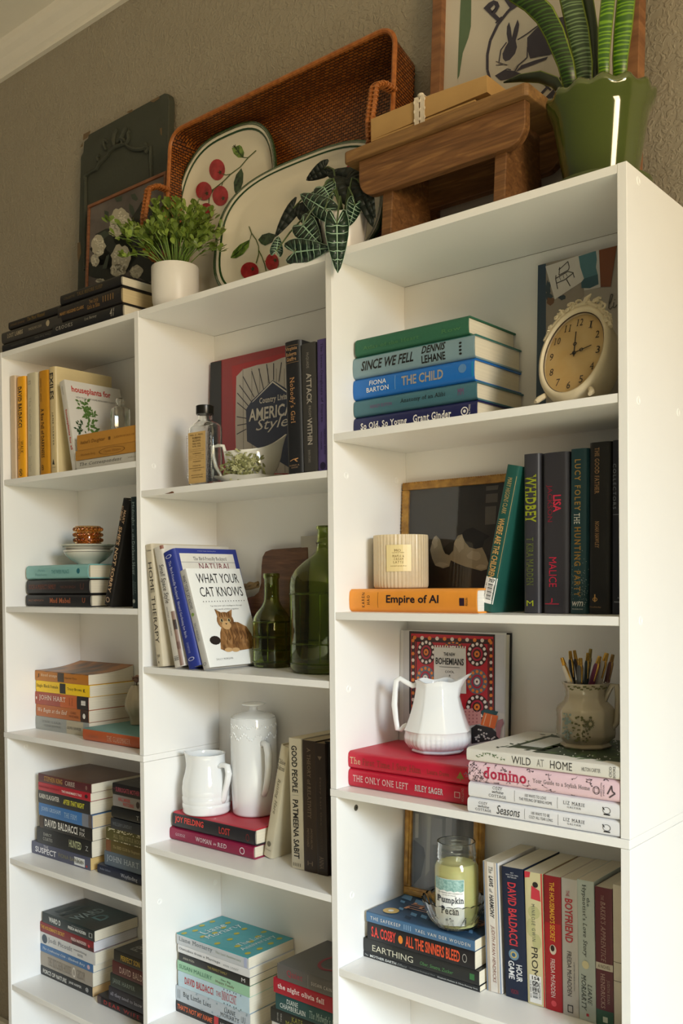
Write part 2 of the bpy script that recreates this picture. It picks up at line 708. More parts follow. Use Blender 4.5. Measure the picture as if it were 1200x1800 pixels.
ceil_z = at_y(0, 147, YW).z
structure(MB().box(-2.2, 4.2, -3.6, YW + 0.1, -0.05, 0.0).build('floor', mat('#e0cda9', 0.95, 0.08, 60, bump=0.5, bscale=300, name='pale_carpet')))
structure(MB().box(-2.2, 4.2, YW, YW + 0.1, 0.0, ceil_z + 0.16).build('wall_back', wall_material()))
structure(MB().box(-2.2, 4.2, -3.6, YW + 0.1, ceil_z + 0.06, ceil_z + 0.16).build('ceiling', mat('#ece6d8', 0.8, 0.03, 30)))
crown = MB()
prof = [(0, 0), (-0.012, 0), (-0.014, 0.008), (-0.022, 0.014), (-0.034, 0.030), (-0.046, 0.040), (-0.052, 0.048), (-0.056, 0.060), (0, 0.060)]
crown.prism(prof, lambda p: (-2.2, YW + p[0], ceil_z + p[1]), lambda p: (4.2, YW + p[0], ceil_z + p[1]))
structure(crown.build('trim_1', mat('#ebe5d8', 0.6, 0.03, 30)))
structure(MB().box(-2.2, 4.2, YW - 0.014, YW, 0.0, 0.09).build('baseboard_back', mat('#e6e2d8', 0.5, 0.03, 30)))

# ------------------------------------------------------------------ bookcases
WHITE = mat('#f3f2ef', 0.36, 0.012, 20, name='white_melamine')
BACKW = mat('#efece6', 0.45, 0.015, 12, name='white_hardboard')
SIDE_D = 0.2075


def panel(name, x0, x1, y0, y1, z0, z1, parent, m=None):
    return MB().box(x0, x1, y0, y1, z0, z1).build(name, m or WHITE, parent, bevel=0.0007)


def cap(x, px, py, parent, side):
    p = at_x(px, py, x)
    mb = MB()
    n = 18
    mb.lathe([(0.0062, 0), (0.0062, 0.0005), (0.0054, 0.0008), (0.0030, 0.0006), (0.0026, 0.0003)], n, mod=lambda a, r, z: (p.x + side * z, p.y + r * math.cos(a) * side, p.z + r * math.sin(a)))
    mb.build('plug_cap', mat('#fbfbf8', 0.3, 0.01, 50), parent, smooth=True)


def bookcase(label, x0, x1, shelves, group):
    t = thing('bookcase', label, 'bookcase', (0, 0, 0), group)
    zp = LV['p']
    for xa, xb in ((x0, x0 + TP), (x1 - TP, x1)):
        panel('side_panel', xa, xb, 0, SIDE_D, zp + 0.0003, HT, t)
        panel('side_panel', xa, xb, 0, SIDE_D, 0, zp - TS - 0.0006, t)
    panel('top_panel', x0 + TP, x1 - TP, 0.0004, SIDE_D - 0.004, HT - TS, HT - 0.0003, t)
    panel('middle_panel', x0, x1, -0.0012, SIDE_D, zp - TS, zp, t)
    panel('bottom_panel', x0 + TP, x1 - TP, 0.0004, SIDE_D - 0.004, 0.065, 0.065 + TS, t)
    panel('kick_board', x0 + TP, x1 - TP, 0.02, 0.02 + TS, 0, 0.065, t)
    panel('back_panel', x0 + TP, x1 - TP, DB, DB + 0.0035, zp, HT - TS, t, BACKW)
    panel('back_panel', x0 + TP, x1 - TP, DB, DB + 0.0035, 0.02, zp - TS, t, BACKW)
    for z in shelves:
        panel('shelf', x0 + TP + 0.0006, x1 - TP - 0.0008, 0.0012, DB - 0.0005, z - TS, z, t)
    return t


left_case = bookcase('tall white bookcase on the left with six compartments, dark books on top', XL0, XL1, [LV['l1'], LV['l2'], LV['l4'], LV['l5']], 'white bookcases')
right_case = bookcase('tall white bookcase on the right carrying the wooden stool and green plant pot', XR0, XR1, [LV['r1'], LV['r2'], LV['r4'], LV['r5']], 'white bookcases')
mid = thing('shelf_insert', 'white shelf section bridging the two bookcases in the middle', 'shelving')
panel('top_panel', XL1 + 0.0004, XR0 - 0.0008, 0.0008, SIDE_D - 0.004, HT - TS, HT - 0.0003, mid)
for z in (LV['m1'], LV['m2'], LV['m3'], LV['m4']):
    panel('shelf', XL1 + 0.0006, XR0 - 0.0010, 0.0012, DB - 0.0005, z - TS, z, mid)
panel('shelf', XL1 + 0.0006, XR0 - 0.0010, 0.0012, DB - 0.0005, 0.07 - TS, 0.07, mid)
panel('back_panel', XL1, XR0, DB, DB + 0.0035, 0.02, HT - TS, mid, BACKW)
for px, py in ((609, 836), (613, 1211), (619, 1573), (697, 845)):
    cap(XR0 + TP, px, py, right_case, 1)
for px, py in ((1122, 704), (1126, 1091), (1192, 725), (1122, 318)):
    cap(XR1, px, py, right_case, 1)
for px, py in ((271, 819), (281, 1585), (378, 1551)):
    cap(XL1, px, py, left_case, 1)
cap(TP, 46.5, 1312, left_case, 1)
p = at_x(625.3, 1419.8, XR0 + TP)
sc = MB()
sc.lathe([(0.0052, 0), (0.0052, 0.0007), (0.0044, 0.0010)], 18, mod=lambda a, r, z: (p.x + z, p.y + r * math.cos(a), p.z + r * math.sin(a)))
s_ = sc.build('screw_head', mat('#8f8c82', 0.4, 0.1, 200, metal=0.8), right_case, smooth=True)
MB().box(p.x + 0.0009, p.x + 0.0013, p.y - 0.0022, p.y + 0.0022, p.z - 0.0005, p.z + 0.0005).box(p.x + 0.0009, p.x + 0.0013, p.y - 0.0005, p.y + 0.0005, p.z - 0.0022, p.z + 0.0022).build('screw_slot', mat('#2b2a27', 0.6, 0.1, 200), s_)
ch = MB()
pc = [at_y(x, y, 0.0008) for x, y in ((289.5, 867.6), (296, 866.2), (299.5, 864.8), (302, 863.6), (305, 864.6), (305.4, 866.6), (300, 867.3), (294, 867.9))]
ch.add([(q.x, q.y, q.z) for q in pc] + [(q.x, q.y + 0.0009, q.z) for q in pc], [tuple(range(8))] + [(i, i + 8, (i + 1) % 8 + 8, (i + 1) % 8) for i in range(8)])
ch.build('chipped_edge', mat('#6b4226', 0.9, 0.3, 900), mid)

# ================================================================== books: right bookcase
WH, BK, GD, SV = '#f4f1e8', '#14130f', '#b98b4e', '#b9b6ae'
KR1 = (600, 540, .275)


def four_dots(byc, sp, un):
    q = byc.setdefault(('lettering', BK), MB())
    for i in range(4):
        put_poly(q, sp(.0005), disc(un(765), .24 + i * .15, .011, .05, 10))


def moon(x0, x1, v0, v1, c, ring=True):
    def f(byc, sp, un):
        q = byc.setdefault(('publisher_mark', c), MB())
        a, b_ = un(x0), un(x1)
        if ring:
            put_ring(q, sp(.0005), (a + b_) / 2, (v0 + v1) / 2, (b_ - a) / 2, (v1 - v0) / 2, .25)
            put_poly(q, sp(.0005), disc((a + b_) / 2, (v0 + v1) / 2, (b_ - a) / 5, (v1 - v0) / 5, 8))
        else:
            put_poly(q, sp(.0005), disc((a + b_) / 2, (v0 + v1) / 2, (b_ - a) / 2, (v1 - v0) / 2))
    return f


stack('of the blue-green stack', KR1, .055, LV['r1'], [
    ('dark navy hardcover with white serif lettering', True, '#1d2254', 82, 866, 708,
     [('So Old, So Young', 128, 422, .22, .66, WH, 'serif bold'), ('Grant Ginder', 462, 706, .30, .70, WH, 'serif bold'), ('DIAL PRESS', 818, 828, .2, .8, WH, 'up')],
     {'sart': moon(768, 815, .30, .72, WH)}),
    ('dusky teal hardcover with small black serif title', True, '#44707c', 82, 864, 598,
     [('ASHLEY ELSTON', 186, 325, .40, .58, '#7d4a7a'), ('Anatomy of an Alibi', 380, 668, .36, .66, '#151a20', 'serif'), ('MM', 748, 785, .34, .70, '#7d4a7a')]),
    ('bright blue hardcover with tan title lettering', True, '#1c6bbd', 72, 848, 465,
     [('FIONA', 183, 290, .58, .80, WH), ('BARTON', 165, 305, .26, .48, WH), ('THE CHILD', 388, 655, .30, .74, '#a39a8d', 'bold')],
     {'bands': [(345, 348, .2, .85, '#7fa9cc'), (836, 848, .03, .97, '#1a84b5')], 'sart': moon(752, 804, .4, .8, '#5b86b4', False)}),
    ('slate-grey hardcover with bold black slanted lettering', True, '#7c97a0', 70, 850, 325,
     [('SINCE WE FELL', 130, 465, .30, .74, BK, 'bold ital'), ('DENNIS', 516, 670, .55, .88, BK, 'bold ital'), ('LEHANE', 516, 668, .13, .46, BK, 'bold')],
     {'sart': four_dots, 'front_c': '#2f6f66'}),
    ('green cloth hardcover with faded gold lettering', True, mat('#2a6349', .75, .10, 300, bump=.2, bscale=1500), 90, 812, 208,
     [('Atlas of the Heart', 140, 500, .3, .5, '#4a7a4c', 'serif'), ('Row', 640, 770, .3, .5, '#4a7a4c', 'serif')]),
], 'stacked blue and green hardcovers')

# ---- orange book, leaning green book and dark row
KR2 = (840, 760, .21667)
z_or = stack('under the ribbed candle', (600, 800, .275), .0395, LV['r2'], [
    ('orange hardcover with dark sans lettering', True, '#ee9a37', 45, 865, 855,
     [('KAREN', 135, 153, .20, .84, '#2a1c14', 'up wide'), ('HAO', 167, 186, .32, .72, '#2a1c14', 'up wide'), ('Empire of AI', 290, 625, .30, .74, '#1f1722', 'bold'), ('PENGUIN', 796, 812, .3, .62, '#3a2a1c', 'up')],
     {'bands': [(235, 237, .18, .86, '#7a4a1c'), (757, 789, .30, .62, '#2c1a2a')], 'pages': '#f3efe4', 'front_c': '#ee9a37'}),
], 'books on the candle shelf')


def speckles(byc, sp):
    q = byc.setdefault(('paint_specks', '#cfd8d2'), MB())
    rnd = random.Random(3)
    for i in range(190):
        u = .60 + .36 * rnd.random() ** .7
        v = rnd.random()
        if rnd.random() > (u - .55) / .35 or (v < .5 and rnd.random() < .5):
            continue
        put_poly(q, sp(.0006), disc(u, v, .0015, .012, 5))


YR2 = .0705
GR2 = 'upright dark books on the candle shelf'
z2 = LV['r2']
stand('dark green hardcover leaning right, white barcode sticker on its spine', KR2, .0665, z2, 8, 122, (232, 288), '#1d5148', True, dp=.098, texts=
      [('MARY HIGGINS CLARK', .085, .33, .32, .64, '#b39a62'), ('WHERE ARE THE CHILDREN', .36, .77, .22, .66, '#c79c5d', 'bold')], group=GR2,
      spine_art=lambda byc, sp: (put_rect(byc.setdefault(('price_sticker', '#f2f1ec'), MB()), sp(.0004), .765, .945, .10, .92, n=4),
                                 put_text(byc.setdefault(('lettering', '#1c1c1c'), MB()), sp(.0007), '707', .775, .80, .35, .78, 'up bold'),
                                 [put_rect(byc[('lettering', '#1c1c1c')], sp(.0007), .81 + .0085 * i, .81 + .0085 * i + (.003 if i % 3 else .0055), .36, .70) for i in range(13)],
                                 put_text(byc[('lettering', '#1c1c1c')], sp(.0007), 'THRIFTBOOKS', .81, .92, .76, .85),
                                 put_text(byc[('lettering', '#1c1c1c')], sp(.0007), '10 10029603', .81, .92, .18, .27),
                                 put_rect(byc.setdefault(('ridge_highlight', '#c8a869'), MB()), sp(.0005), .07, .76, .875, .89)))  # tan strip paints the highlight along the spine's ridge
stand('charcoal hardcover with yellow-green title, left of the upright dark row', KR2, YR2, z2, 365, 504, (363, 184), '#37363b', True,
      [('WHIDBEY', .13, .43, .16, .80, '#929c22', 'serif bold'), ('T KIRA MADDEN', .525, .825, .24, .64, '#5f6a30', 'serif'), ('M', .92, .955, .24, .64, '#a8b428', 'up')], GR2)
stand('thick charcoal hardcover with red foil lettering', KR2, YR2, z2, 524, 733, (520, 176), '#37353b', True,
      [('JACKSON', .20, .43, .17, .42, '#8d1f36'), ('LISA', .265, .37, .45, .75, '#d0304d', 'bold'), ('MALICE', .65, .835, .28, .58, '#c22543'), ('J', .905, .935, .30, .42, '#c22543', 'up')], GR2,
      patches=[(.938, .943, .10, .66, '#c22543')])
stand('dark teal hardcover with gold title and white specks', KR2, YR2, z2, 738, 884, (745, 143), '#204046', True,
      [('LUCY FOLEY', .065, .375, .30, .64, '#a58445', 'bold wide'), ('THE', .39, .455, .28, .60, '#e3e2da', 'serif'), ('HUNTING PARTY', .475, .895, .30, .66, '#a07a35', 'bold wide'), ('wm', .925, .955, .20, .80, '#e3e2da', 'up ital'), ('MORROW', .968, .976, .2, .8, '#cfcfc8', 'up')],
      GR2, spine_art=speckles)
stand('black hardcover with small gold-brown capitals and anchor mark', KR2, YR2, z2, 890, 1076, (897, 92), '#191815', True,
      [('THE GOOD FATHER', .032, .30, .30, .50, '#a98259', 'serif'), ('NOAH HAWLEY', .46, .615, .33, .50, '#a98259', 'serif'), ('Doubleday', .955, .966, .08, .62, '#a98259', 'up ital')], GR2,
      spine_art=lambda byc, sp: (put_ring(byc.setdefault(('publisher_mark', '#c79c5d'), MB()), sp(.0006), .915, .34, .012, .11, .3, 12),
                                 put_rect(byc[('publisher_mark', '#c79c5d')], sp(.0006), .885, .93, .31, .36)))
stand('dark navy book at the right end of the upright row, grey capitals', KR2, YR2, z2, 1079, 1190, (1084, 70), '#1c1e28', True,
      [('COLLECTORS', .135, .395, .12, .36, '#7d828a', 'wide'), ('CONNOLLY', .45, .79, .62, .95, '#e6e6e2', 'bold'), ('A', .90, .91, .5, .6, '#b9bac0', 'up'), ('MARINER', .925, .933, .25, .75, '#b9bac0', 'up')], GR2,
      patches=[(.425, .428, .12, .75, '#7d828a')])

# ---- red and white stacks
K3 = (570, 1080, .4583)
RED = mat('#c01f38', .38, .06, 40, bump=.05, bscale=900)


def square_mark(x0, x1, v0, v1, c):
    def f(byc, sp, un):
        q = byc.setdefault(('publisher_mark', c), MB())
        a, b_ = un(x0), un(x1)
        wd = (b_ - a) * .12
        for r in ((a, b_, v0, v0 + .03), (a, b_, v1 - .03, v1), (a, a + wd, v0, v1), (b_ - wd, b_, v0, v1)):
            put_rect(q, sp(.0005), *r)
    return f


def tree_mark(byc, sp, un):
    q = byc.setdefault(('publisher_mark', '#8a7434'), MB())
    a, b_ = un(508), un(538)
    put_poly(q, sp(.0005), [(a, .34), (b_, .34), ((a + b_) / 2, .72)])
    put_rect(q, sp(.0005), (a + b_) / 2 - .003, (a + b_) / 2 + .003, .22, .36)


z_red = stack('of the red pair', K3, .032, LV['p'], [
    ('crimson hardcover with silver block lettering', True, RED, 88, 560, 588,
     [('THE ONLY ONE LEFT', 112, 323, .34, .70, '#d9a9a6', 'serif bold'), ('RILEY SAGER', 348, 457, .36, .68, '#c9c2bd', 'serif bold'), ('DUTTON', 527, 536, .2, .85, '#b98c86', 'dn')],
     {'X1': 1.256, 'sart': square_mark(500, 522, .35, .65, '#d9b9b3')}),
    ('crimson hardcover with thin gold lettering', True, RED, 86, 560, 521,
     [('The', 100, 140, .30, .68, '#d8b692', 'serif'), ('First Time I Saw Him', 148, 372, .30, .68, '#8d3a2c', 'serif'), ('Laura Dave', 395, 480, .34, .60, '#8d3a2c', 'serif')],
     {'X1': 1.254, 'sart': tree_mark}),
], 'stacked red hardcovers')

KW = (810, 1130, .24167)


def sprig(x0, x1, vc, c, seed=1, amp=.25, n=26, nm='leaf_print', lw=.012, lh=.11):
    def f(byc, sp, un):
        q = byc.setdefault((nm, c), MB())
        rnd = random.Random(seed)
        for i in range(n):
            t = i / (n - 1)
            u = un(x0 + (x1 - x0) * t) + rnd.uniform(-.006, .006)
            v = vc + amp * math.sin(math.pi * t) - .12 + rnd.uniform(-.1, .1)
            a = rnd.uniform(0, 6.28)
            L_ = lw * rnd.uniform(.5, 1)
            du, dv = math.cos(a) * L_, math.sin(a) * lh * rnd.uniform(.5, 1)
            put_poly(q, sp(.0005), [(u - du, v - dv), (u + dv * .03, v - du * 3), (u + du, v + dv), (u - dv * .03, v + du * 3)])
    return f


def toile(byc, sp, un):
    q = byc.setdefault(('line_print', '#574a50'), MB())
    q2 = byc.setdefault(('line_print', '#a12c52'), MB())
    rnd = random.Random(5)
    for i in range(62):
        x = rnd.choice([rnd.uniform(60, 170), rnd.uniform(170, 1120)])
        v = rnd.choice([rnd.uniform(.04, .22), rnd.uniform(.78, .96)]) if x > 165 else rnd.uniform(.05, .95)
        u = un(x)
        pts = [(u, v)]
        a = rnd.uniform(0, 6.28)
        for k in range(4):
            a += rnd.uniform(-.9, .9)
            pts.append((pts[-1][0] + math.cos(a) * .009, min(.98, max(.02, pts[-1][1] + math.sin(a) * .07))))
        put_line(q, sp(.0005), pts, .0022, asp=.12)
        put_poly(q, sp(.0005), disc(pts[-1][0], min(.95, max(.05, pts[-1][1])), .005, .035, 6))
    put_poly(q2, sp(.0006), [(un(470), .03), (un(503), .03), (un(495), .25), (un(480), .18)])
    put_ring(q, sp(.0005), un(988), .45, .022, .19, .14, 20)
    for r in ((un(972), un(1004), .33, .35), (un(972), un(1004), .55, .57), (un(972), un(975), .33, .57), (un(1001), un(1004), .33, .57)):
        put_rect(q, sp(.0005), *r)
    put_line(q, sp(.0005), [(un(1068), .35), (un(1085), .55), (un(1098), .75), (un(1104), .5), (un(1125), .42), (un(1100), .3), (un(1080), .2)], .008, asp=.12)


def pot_mark(byc, sp, un):
    q = byc.setdefault(('publisher_mark', '#22242a'), MB())
    put_ring(q, sp(.0005), un(1062), .50, .024, .20, .12, 16)
    put_rect(q, sp(.0005), un(1040), un(1086), .22, .30)
    put_line(q, sp(.0005), [(un(1046), .52), (un(1036), .62), (un(1034), .68)], .006, asp=.12)


CW = '#e9e8ea'
GW = 'stacked white and pink books'
LIZ = [('LIZ MARIE', 747, 902, .50, .70, '#4a4a50', 'serif wide'), ('GALVAN', 775, 874, .30, .42, '#4a4a50', 'serif wide')]
def wild_cover(byc, fr):
    rnd = random.Random(8)
    g = byc.setdefault(('cover_print', '#3d4a38'), MB())
    g2 = byc.setdefault(('cover_print', '#5f7a48'), MB())
    wq = byc.setdefault(('cover_print', '#cfd0ca'), MB())
    put_rect(g, fr(.0003), .12, .98, .02, .60)
    put_rect(g, fr(.0003), .20, .92, .55, .80)
    for i in range(150):
        u, v = rnd.uniform(.1, .97), rnd.uniform(.02, .84)
        a = rnd.uniform(0, 6.28)
        L_ = rnd.uniform(.02, .05)
        put_poly(g2 if i % 3 else g, fr(.0005), [(u, v), (u + L_ * math.cos(a + .4), v + L_ * .8 * math.sin(a + .4)), (u + 2 * L_ * math.cos(a), v + 1.6 * L_ * math.sin(a)), (u + L_ * math.cos(a - .4), v + L_ * .8 * math.sin(a - .4))])
    for i in range(70):
        u, v = rnd.uniform(.1, .95), rnd.uniform(.02, .55)
        put_poly(wq, fr(.0006), [(u, v), (u + .03, v + .004), (u + .05, v + .02), (u + .01, v + .008)])
    put_rect(wq, fr(.0007), .30, .80, .60, .76)


z_white = stack('under the pen jug', KW, .002, LV['p'], [
    ('white hardcover with script lettering and grey serif name', True, mat('#e7e7ea', .5, .03, 30), 50, 1158, 1118,
     [('COZY', 132, 196, .68, .84, '#4a4a50', 'serif'), ('white', 128, 208, .46, .64, '#4a4a50', 'ital'), ('COTTAGE', 108, 222, .24, .40, '#4a4a50', 'serif'), ('Seasons', 262, 432, .22, .80, '#2c2c30', 'ital'),
      ('100 WAYS TO BE', 515, 648, .56, .74, '#4a4a50'), ('COZY ALL YEAR LONG', 498, 670, .30, .48, '#4a4a50')] + LIZ,
     {'X1': 1.5045, 'dp': .192, 'bands': [(464, 466, .16, .84, '#55555c'), (707, 709, .14, .82, '#55555c')], 'sart': pot_mark}),
    ('white hardcover with small grey lettering', True, mat('#e7e7ea', .5, .03, 30), 57, 1158, 1005,
     [('COZY', 232, 302, .74, .92, '#3f3f46', 'serif'), ('white', 230, 312, .50, .70, '#3f3f46', 'ital'), ('COTTAGE', 205, 330, .24, .42, '#3f3f46', 'serif'),
      ('100 WAYS TO LOVE', 468, 622, .58, .76, '#4a4a50'), ('THE FEELING OF BEING HOME', 425, 665, .32, .50, '#4a4a50')] + LIZ,
     {'X1': 1.5050, 'dp': .192, 'bands': [(391, 393, .18, .86, '#55555c'), (702, 704, .16, .84, '#55555c')], 'sart': pot_mark}),
    ('pale pink hardcover with crimson title and line drawings', True, mat('#e9c9d3', .5, .05, 40), 57, 1158, 858,
     [('domino', 168, 480, .26, .84, '#b42a4a', 'serif bold'), ('Your Guide to a Stylish Home', 525, 940, .34, .60, '#6d6a6c', 'serif'), ('WELDON', 1018, 1028, .18, .82, '#4a4245', 'up'), ('MEDIA', 1036, 1046, .25, .75, '#4a4245', 'up')],
     {'X1': 1.5048, 'dp': .192, 'sart': toile}),
    ('off-white hardcover with leaf sprig and plant photo cover', True, mat('#dedbd2', .5, .04, 60), 43, 1158, 757,
     [('WILD', 370, 510, .24, .78, '#3b3a38'), ('AT', 553, 605, .26, .78, '#8b8985'), ('HOME', 650, 810, .24, .80, '#3b3a38'), ('HILTON CARTER', 880, 1017, .36, .62, '#5a5854'), ('CICO', 1080, 1098, .16, .86, '#3b3a38', 'up'), ('BOOKS', 1107, 1125, .12, .90, '#3b3a38', 'up')],
     {'X1': 1.5049, 'dp': .192, 'sart': sprig(110, 320, .5, '#4d6a3a', 2, .3), 'art': wild_cover}),
], GW)

# ---- bottom right: horizontal stack and upright paperbacks
K4 = (580, 1400, .25)


def keep_cover(byc, fr):
    rnd = random.Random(4)
    a = byc.setdefault(('cover_print', '#6f9cc4'), MB())
    d = byc.setdefault(('cover_print', '#26384e'), MB())
    gq = byc.setdefault(('medal_sticker', '#c9a862'), MB())
    sv = byc.setdefault(('medal_sticker', '#e3e0d6'), MB())
    for i in range(26):
        u, v = rnd.uniform(.02, .9), rnd.uniform(.02, .95)
        q = a if i % 2 else d
        k = rnd.uniform(.06, .16)
        put_poly(q, fr(.0003 + .00002 * i), [(u, v), (min(.99, u + k), v + k * .3), (min(.99, u + k * 1.2), min(.99, v + k)), (u + k * .2, min(.99, v + k * .7))])
    tq = byc.setdefault(('lettering', '#d9a07f'), MB())
    put_text(tq, fr(.0011), 'THE', .36, .62, .58, .80)
    put_text(tq, fr(.0011), 'SAFE', .36, .62, .34, .55)
    put_text(tq, fr(.0011), 'KEEP', .36, .62, .10, .31)
    put_poly(gq, fr(.0012), disc(.18, .84, .10, .066, 18))
    put_poly(sv, fr(.0013), disc(.18, .84, .035, .024, 10))


def fruit(byc, sp, un):
    q = byc.setdefault(('fruit_print', '#e88a2a'), MB())
    put_poly(q, sp(.0006), disc(un(496), .5, .022, .24, 16))
    q = byc.setdefault(('publisher_mark', '#b9b6ae'), MB())
    put_ring(q, sp(.0005), un(945), .5, .02, .24, .2, 14)


def sq_green(byc, sp, un):
    put_rect(byc.setdefault(('publisher_mark', '#3f7a44'), MB()), sp(.0005), un(980), un(1014), .30, .72)


z_keep = stack('under the glass dish', K4, .067, LV['r4'], [
    ('thin black paperback with white spine lettering', False, '#26282a', 228, 1050, 1081,
     [('The', 245, 270, .35, .65, '#c9ccca', 'ital'), ('MOTHER EARTH', 282, 465, .28, .74, '#dfe2df', 'bold'), ('Effect', 472, 540, .3, .7, '#9a9f9c', 'ital'), ('Conscious Ecological Mind', 560, 735, .35, .65, '#8f9492'), ('Elizabeth Hasketa & Olivia Ramsay Smith', 755, 1040, .28, .62, '#dfe2df')]),
    ('black paperback with large pale capitals and green names', False, '#2a2b29', 222, 1045, 985,
     [('EARTHING', 298, 583, .20, .66, '#e3dfc6'), ('Ober, Sinatra, Zucker', 632, 865, .22, .52, '#5f9a5a', 'ital')], {'sart': sq_green}),
    ('black paperback with bold orange-red lettering', False, '#1e1d20', 262, 1015, 878,
     [('S.A. COSBY', 292, 462, .20, .82, '#e8483c', 'bold'), ('ALL THE SINNERS BLEED', 530, 912, .18, .82, '#ea5b33', 'bold')], {'sart': fruit}),
    ('blue painted-cover paperback with pale capitals', False, '#4a7196', 255, 1015, 802,
     [('THE SAFEKEEP', 285, 495, .30, .62, '#ece7dc', 'wide'), ('YAEL VAN DER WOUDEN', 598, 985, .30, .60, '#ece7dc', 'wide'), ('IIII', 518, 568, .22, .7, '#8fb0cf')],
     {'art': keep_cover, 'front_c': '#35516e'}),
], 'paperbacks under the glass dish')

KS4 = (820, 1440, .31667)
Y4 = .0815
Z4 = LV['r4']
G4 = 'upright paperbacks at bottom right'
PB = '#d8cdb8'


def sticker154(byc, sp):
    q = byc.setdefault(('price_sticker', '#f4f3ef'), MB())
    put_rect(q, sp(.0005), .775, .985, .14, .82, n=3)
    t = byc.setdefault(('lettering', '#222222'), MB())
    put_text(t, sp(.0008), '154', .785, .81, .30, .72, 'up bold')
    for i in range(14):
        put_rect(t, sp(.0008), .82 + .0095 * i, .82 + .0095 * i + (.003 if i % 3 else .006), .32, .60)
    put_text(t, sp(.0008), 'THRIFTBOOKS', .82, .95, .66, .76)
    put_text(t, sp(.0008), '12 81804 154', .82, .95, .17, .26)
    gq = byc.setdefault(('cover_print', '#c3c08c'), MB())
    rq = byc.setdefault(('cover_print', '#cf3b4a'), MB())
    bq = byc.setdefault(('cover_print', '#2a2522'), MB())
    for (u, v, a, b_) in ((.30, .5, .05, .35), (.42, .3, .07, .25), (.52, .62, .06, .25)):
        put_poly(gq, sp(.0003), disc(u, v, a, b_, 12))
    put_poly(rq, sp(.0004), [(.10, .4), (.20, .35), (.21, .9), (.13, .85)])
    put_poly(rq, sp(.0004), [(.0, .0), (.05, .0), (.04, .3), (.0, .35)])
    put_poly(bq, sp(.0005), disc(.09, .62, .022, .16, 10))
    put_rect(byc.setdefault(('cover_print', '#c8262c'), MB()), sp(.0004), 0, 1, .93, .995)


stand('white paperback with tan side stripes, beside the glass dish', KS4, Y4, Z4, 112, 196, (88, 232), '#e3dcd2', False,
      [('The', .035, .085, .40, .66, '#4a4a4e', 'serif ital'), ('LAWS', .105, .19, .40, .68, '#2e2e33', 'bold ital'), ('of', .205, .235, .40, .62, '#4a4a4e', 'ital'), ('HARMONY', .25, .43, .40, .68, '#2e2e33', 'bold ital'), ('JUDITH RYAN HENDRICKS', .485, .925, .40, .68, '#8d5a4c', 'ital')], G4, pages=PB,
      patches=[(0, 1, .02, .10, '#6f86a8'), (0, 1, .13, .16, '#b79a7a'), (0, 1, .19, .22, '#c7b79f'), (0, 1, .25, .28, '#b79a7a'), (0, 1, .76, .79, '#b79a7a'), (0, 1, .83, .86, '#c7b79f'), (0, 1, .92, .98, '#6f86a8')])
stand('navy paperback with tall red author lettering', KS4, Y4, Z4, 218, 337, (193, 260), '#14223c', False,
      [('DAVID BALDACCI', .115, .595, .26, .66, '#c93a45', 'bold'), ('HOUR', .735, .865, .54, .82, '#e9e9ea', 'bold'), ('GAME', .715, .855, .18, .46, '#e9e9ea', 'bold'), ('#1', .035, .045, .42, .55, '#d9d9dc', 'up'), ('NEW YORK TIMES', .052, .062, .2, .78, '#d9d9dc', 'up'), ('BESTSELLER', .069, .079, .28, .7, '#d9d9dc', 'up'), ('VISION', .93, .965, .25, .6, '#8d2a3c', 'up')], G4, pages=PB,
      spine_art=lambda byc, sp: (put_poly(byc.setdefault(('seal_print', '#6f8ea3'), MB()), sp(.0005), disc(.665, .45, .042, .24, 16)), put_poly(byc.setdefault(('seal_print', '#c9b26a'), MB()), sp(.0007), disc(.665, .45, .026, .15, 12)), put_poly(byc.setdefault(('seal_print', '#2f5f86'), MB()), sp(.0009), disc(.665, .45, .016, .09, 10))))
stand('cream and green paperback with white barcode sticker', KS4, Y4, Z4, 340, 437, (320, 288), '#d9cfa2', False,
      [('MINROSE GWIN', .24, .52, .36, .56, '#5c5f5a', 'wide'), ('PROMISE', .565, .90, .30, .66, '#2d2a28')], G4, pages=PB, spine_art=sticker154)
stand('red and dark paperback with yellow capitals', KS4, Y4, Z4, 440, 533, (427, 308), '#8e1620', False,
      [('THE HOUSEMAID\'S SECRET', .045, .485, .34, .64, '#e0a53a', 'bold'), ('FREIDA McFADDEN', .615, .90, .34, .60, '#e8dcd6')], G4, pages=PB,
      patches=[(.35, 1, .0, .97, '#ab1822')],
      spine_art=lambda byc, sp: (put_poly(byc.setdefault(('seal_print', '#d84a52'), MB()), sp(.0006), disc(.945, .5, .022, .16, 14)), put_poly(byc.setdefault(('seal_print', '#d9cbb9'), MB()), sp(.0006), disc(.545, .5, .038, .2, 12)), put_poly(byc.setdefault(('seal_print', '#2a1512'), MB()), sp(.0008), disc(.535, .48, .024, .12, 10))))
stand('light grey paperback with large red title', KS4, Y4, Z4, 535, 622, (524, 324), '#bdb9b4', False,
      [('THE', .085, .13, .30, .52, '#a33b46'), ('BOYFRIEND', .145, .465, .22, .72, '#b5303c', 'bold'), ('FREIDA McFADDEN', .53, .855, .32, .60, '#3a393b'), ('#1 NEW YORK TIMES BESTSELLING AUTHOR', .60, .81, .72, .80, '#5a595c')], G4, pages=PB,
      spine_art=lambda byc, sp: [put_rect(byc.setdefault(('publisher_mark', '#2d2c2e'), MB()), sp(.0006), *r) for r in ((.92, .975, .32, .36), (.92, .975, .62, .66), (.92, .926, .32, .66), (.969, .975, .32, .66))])
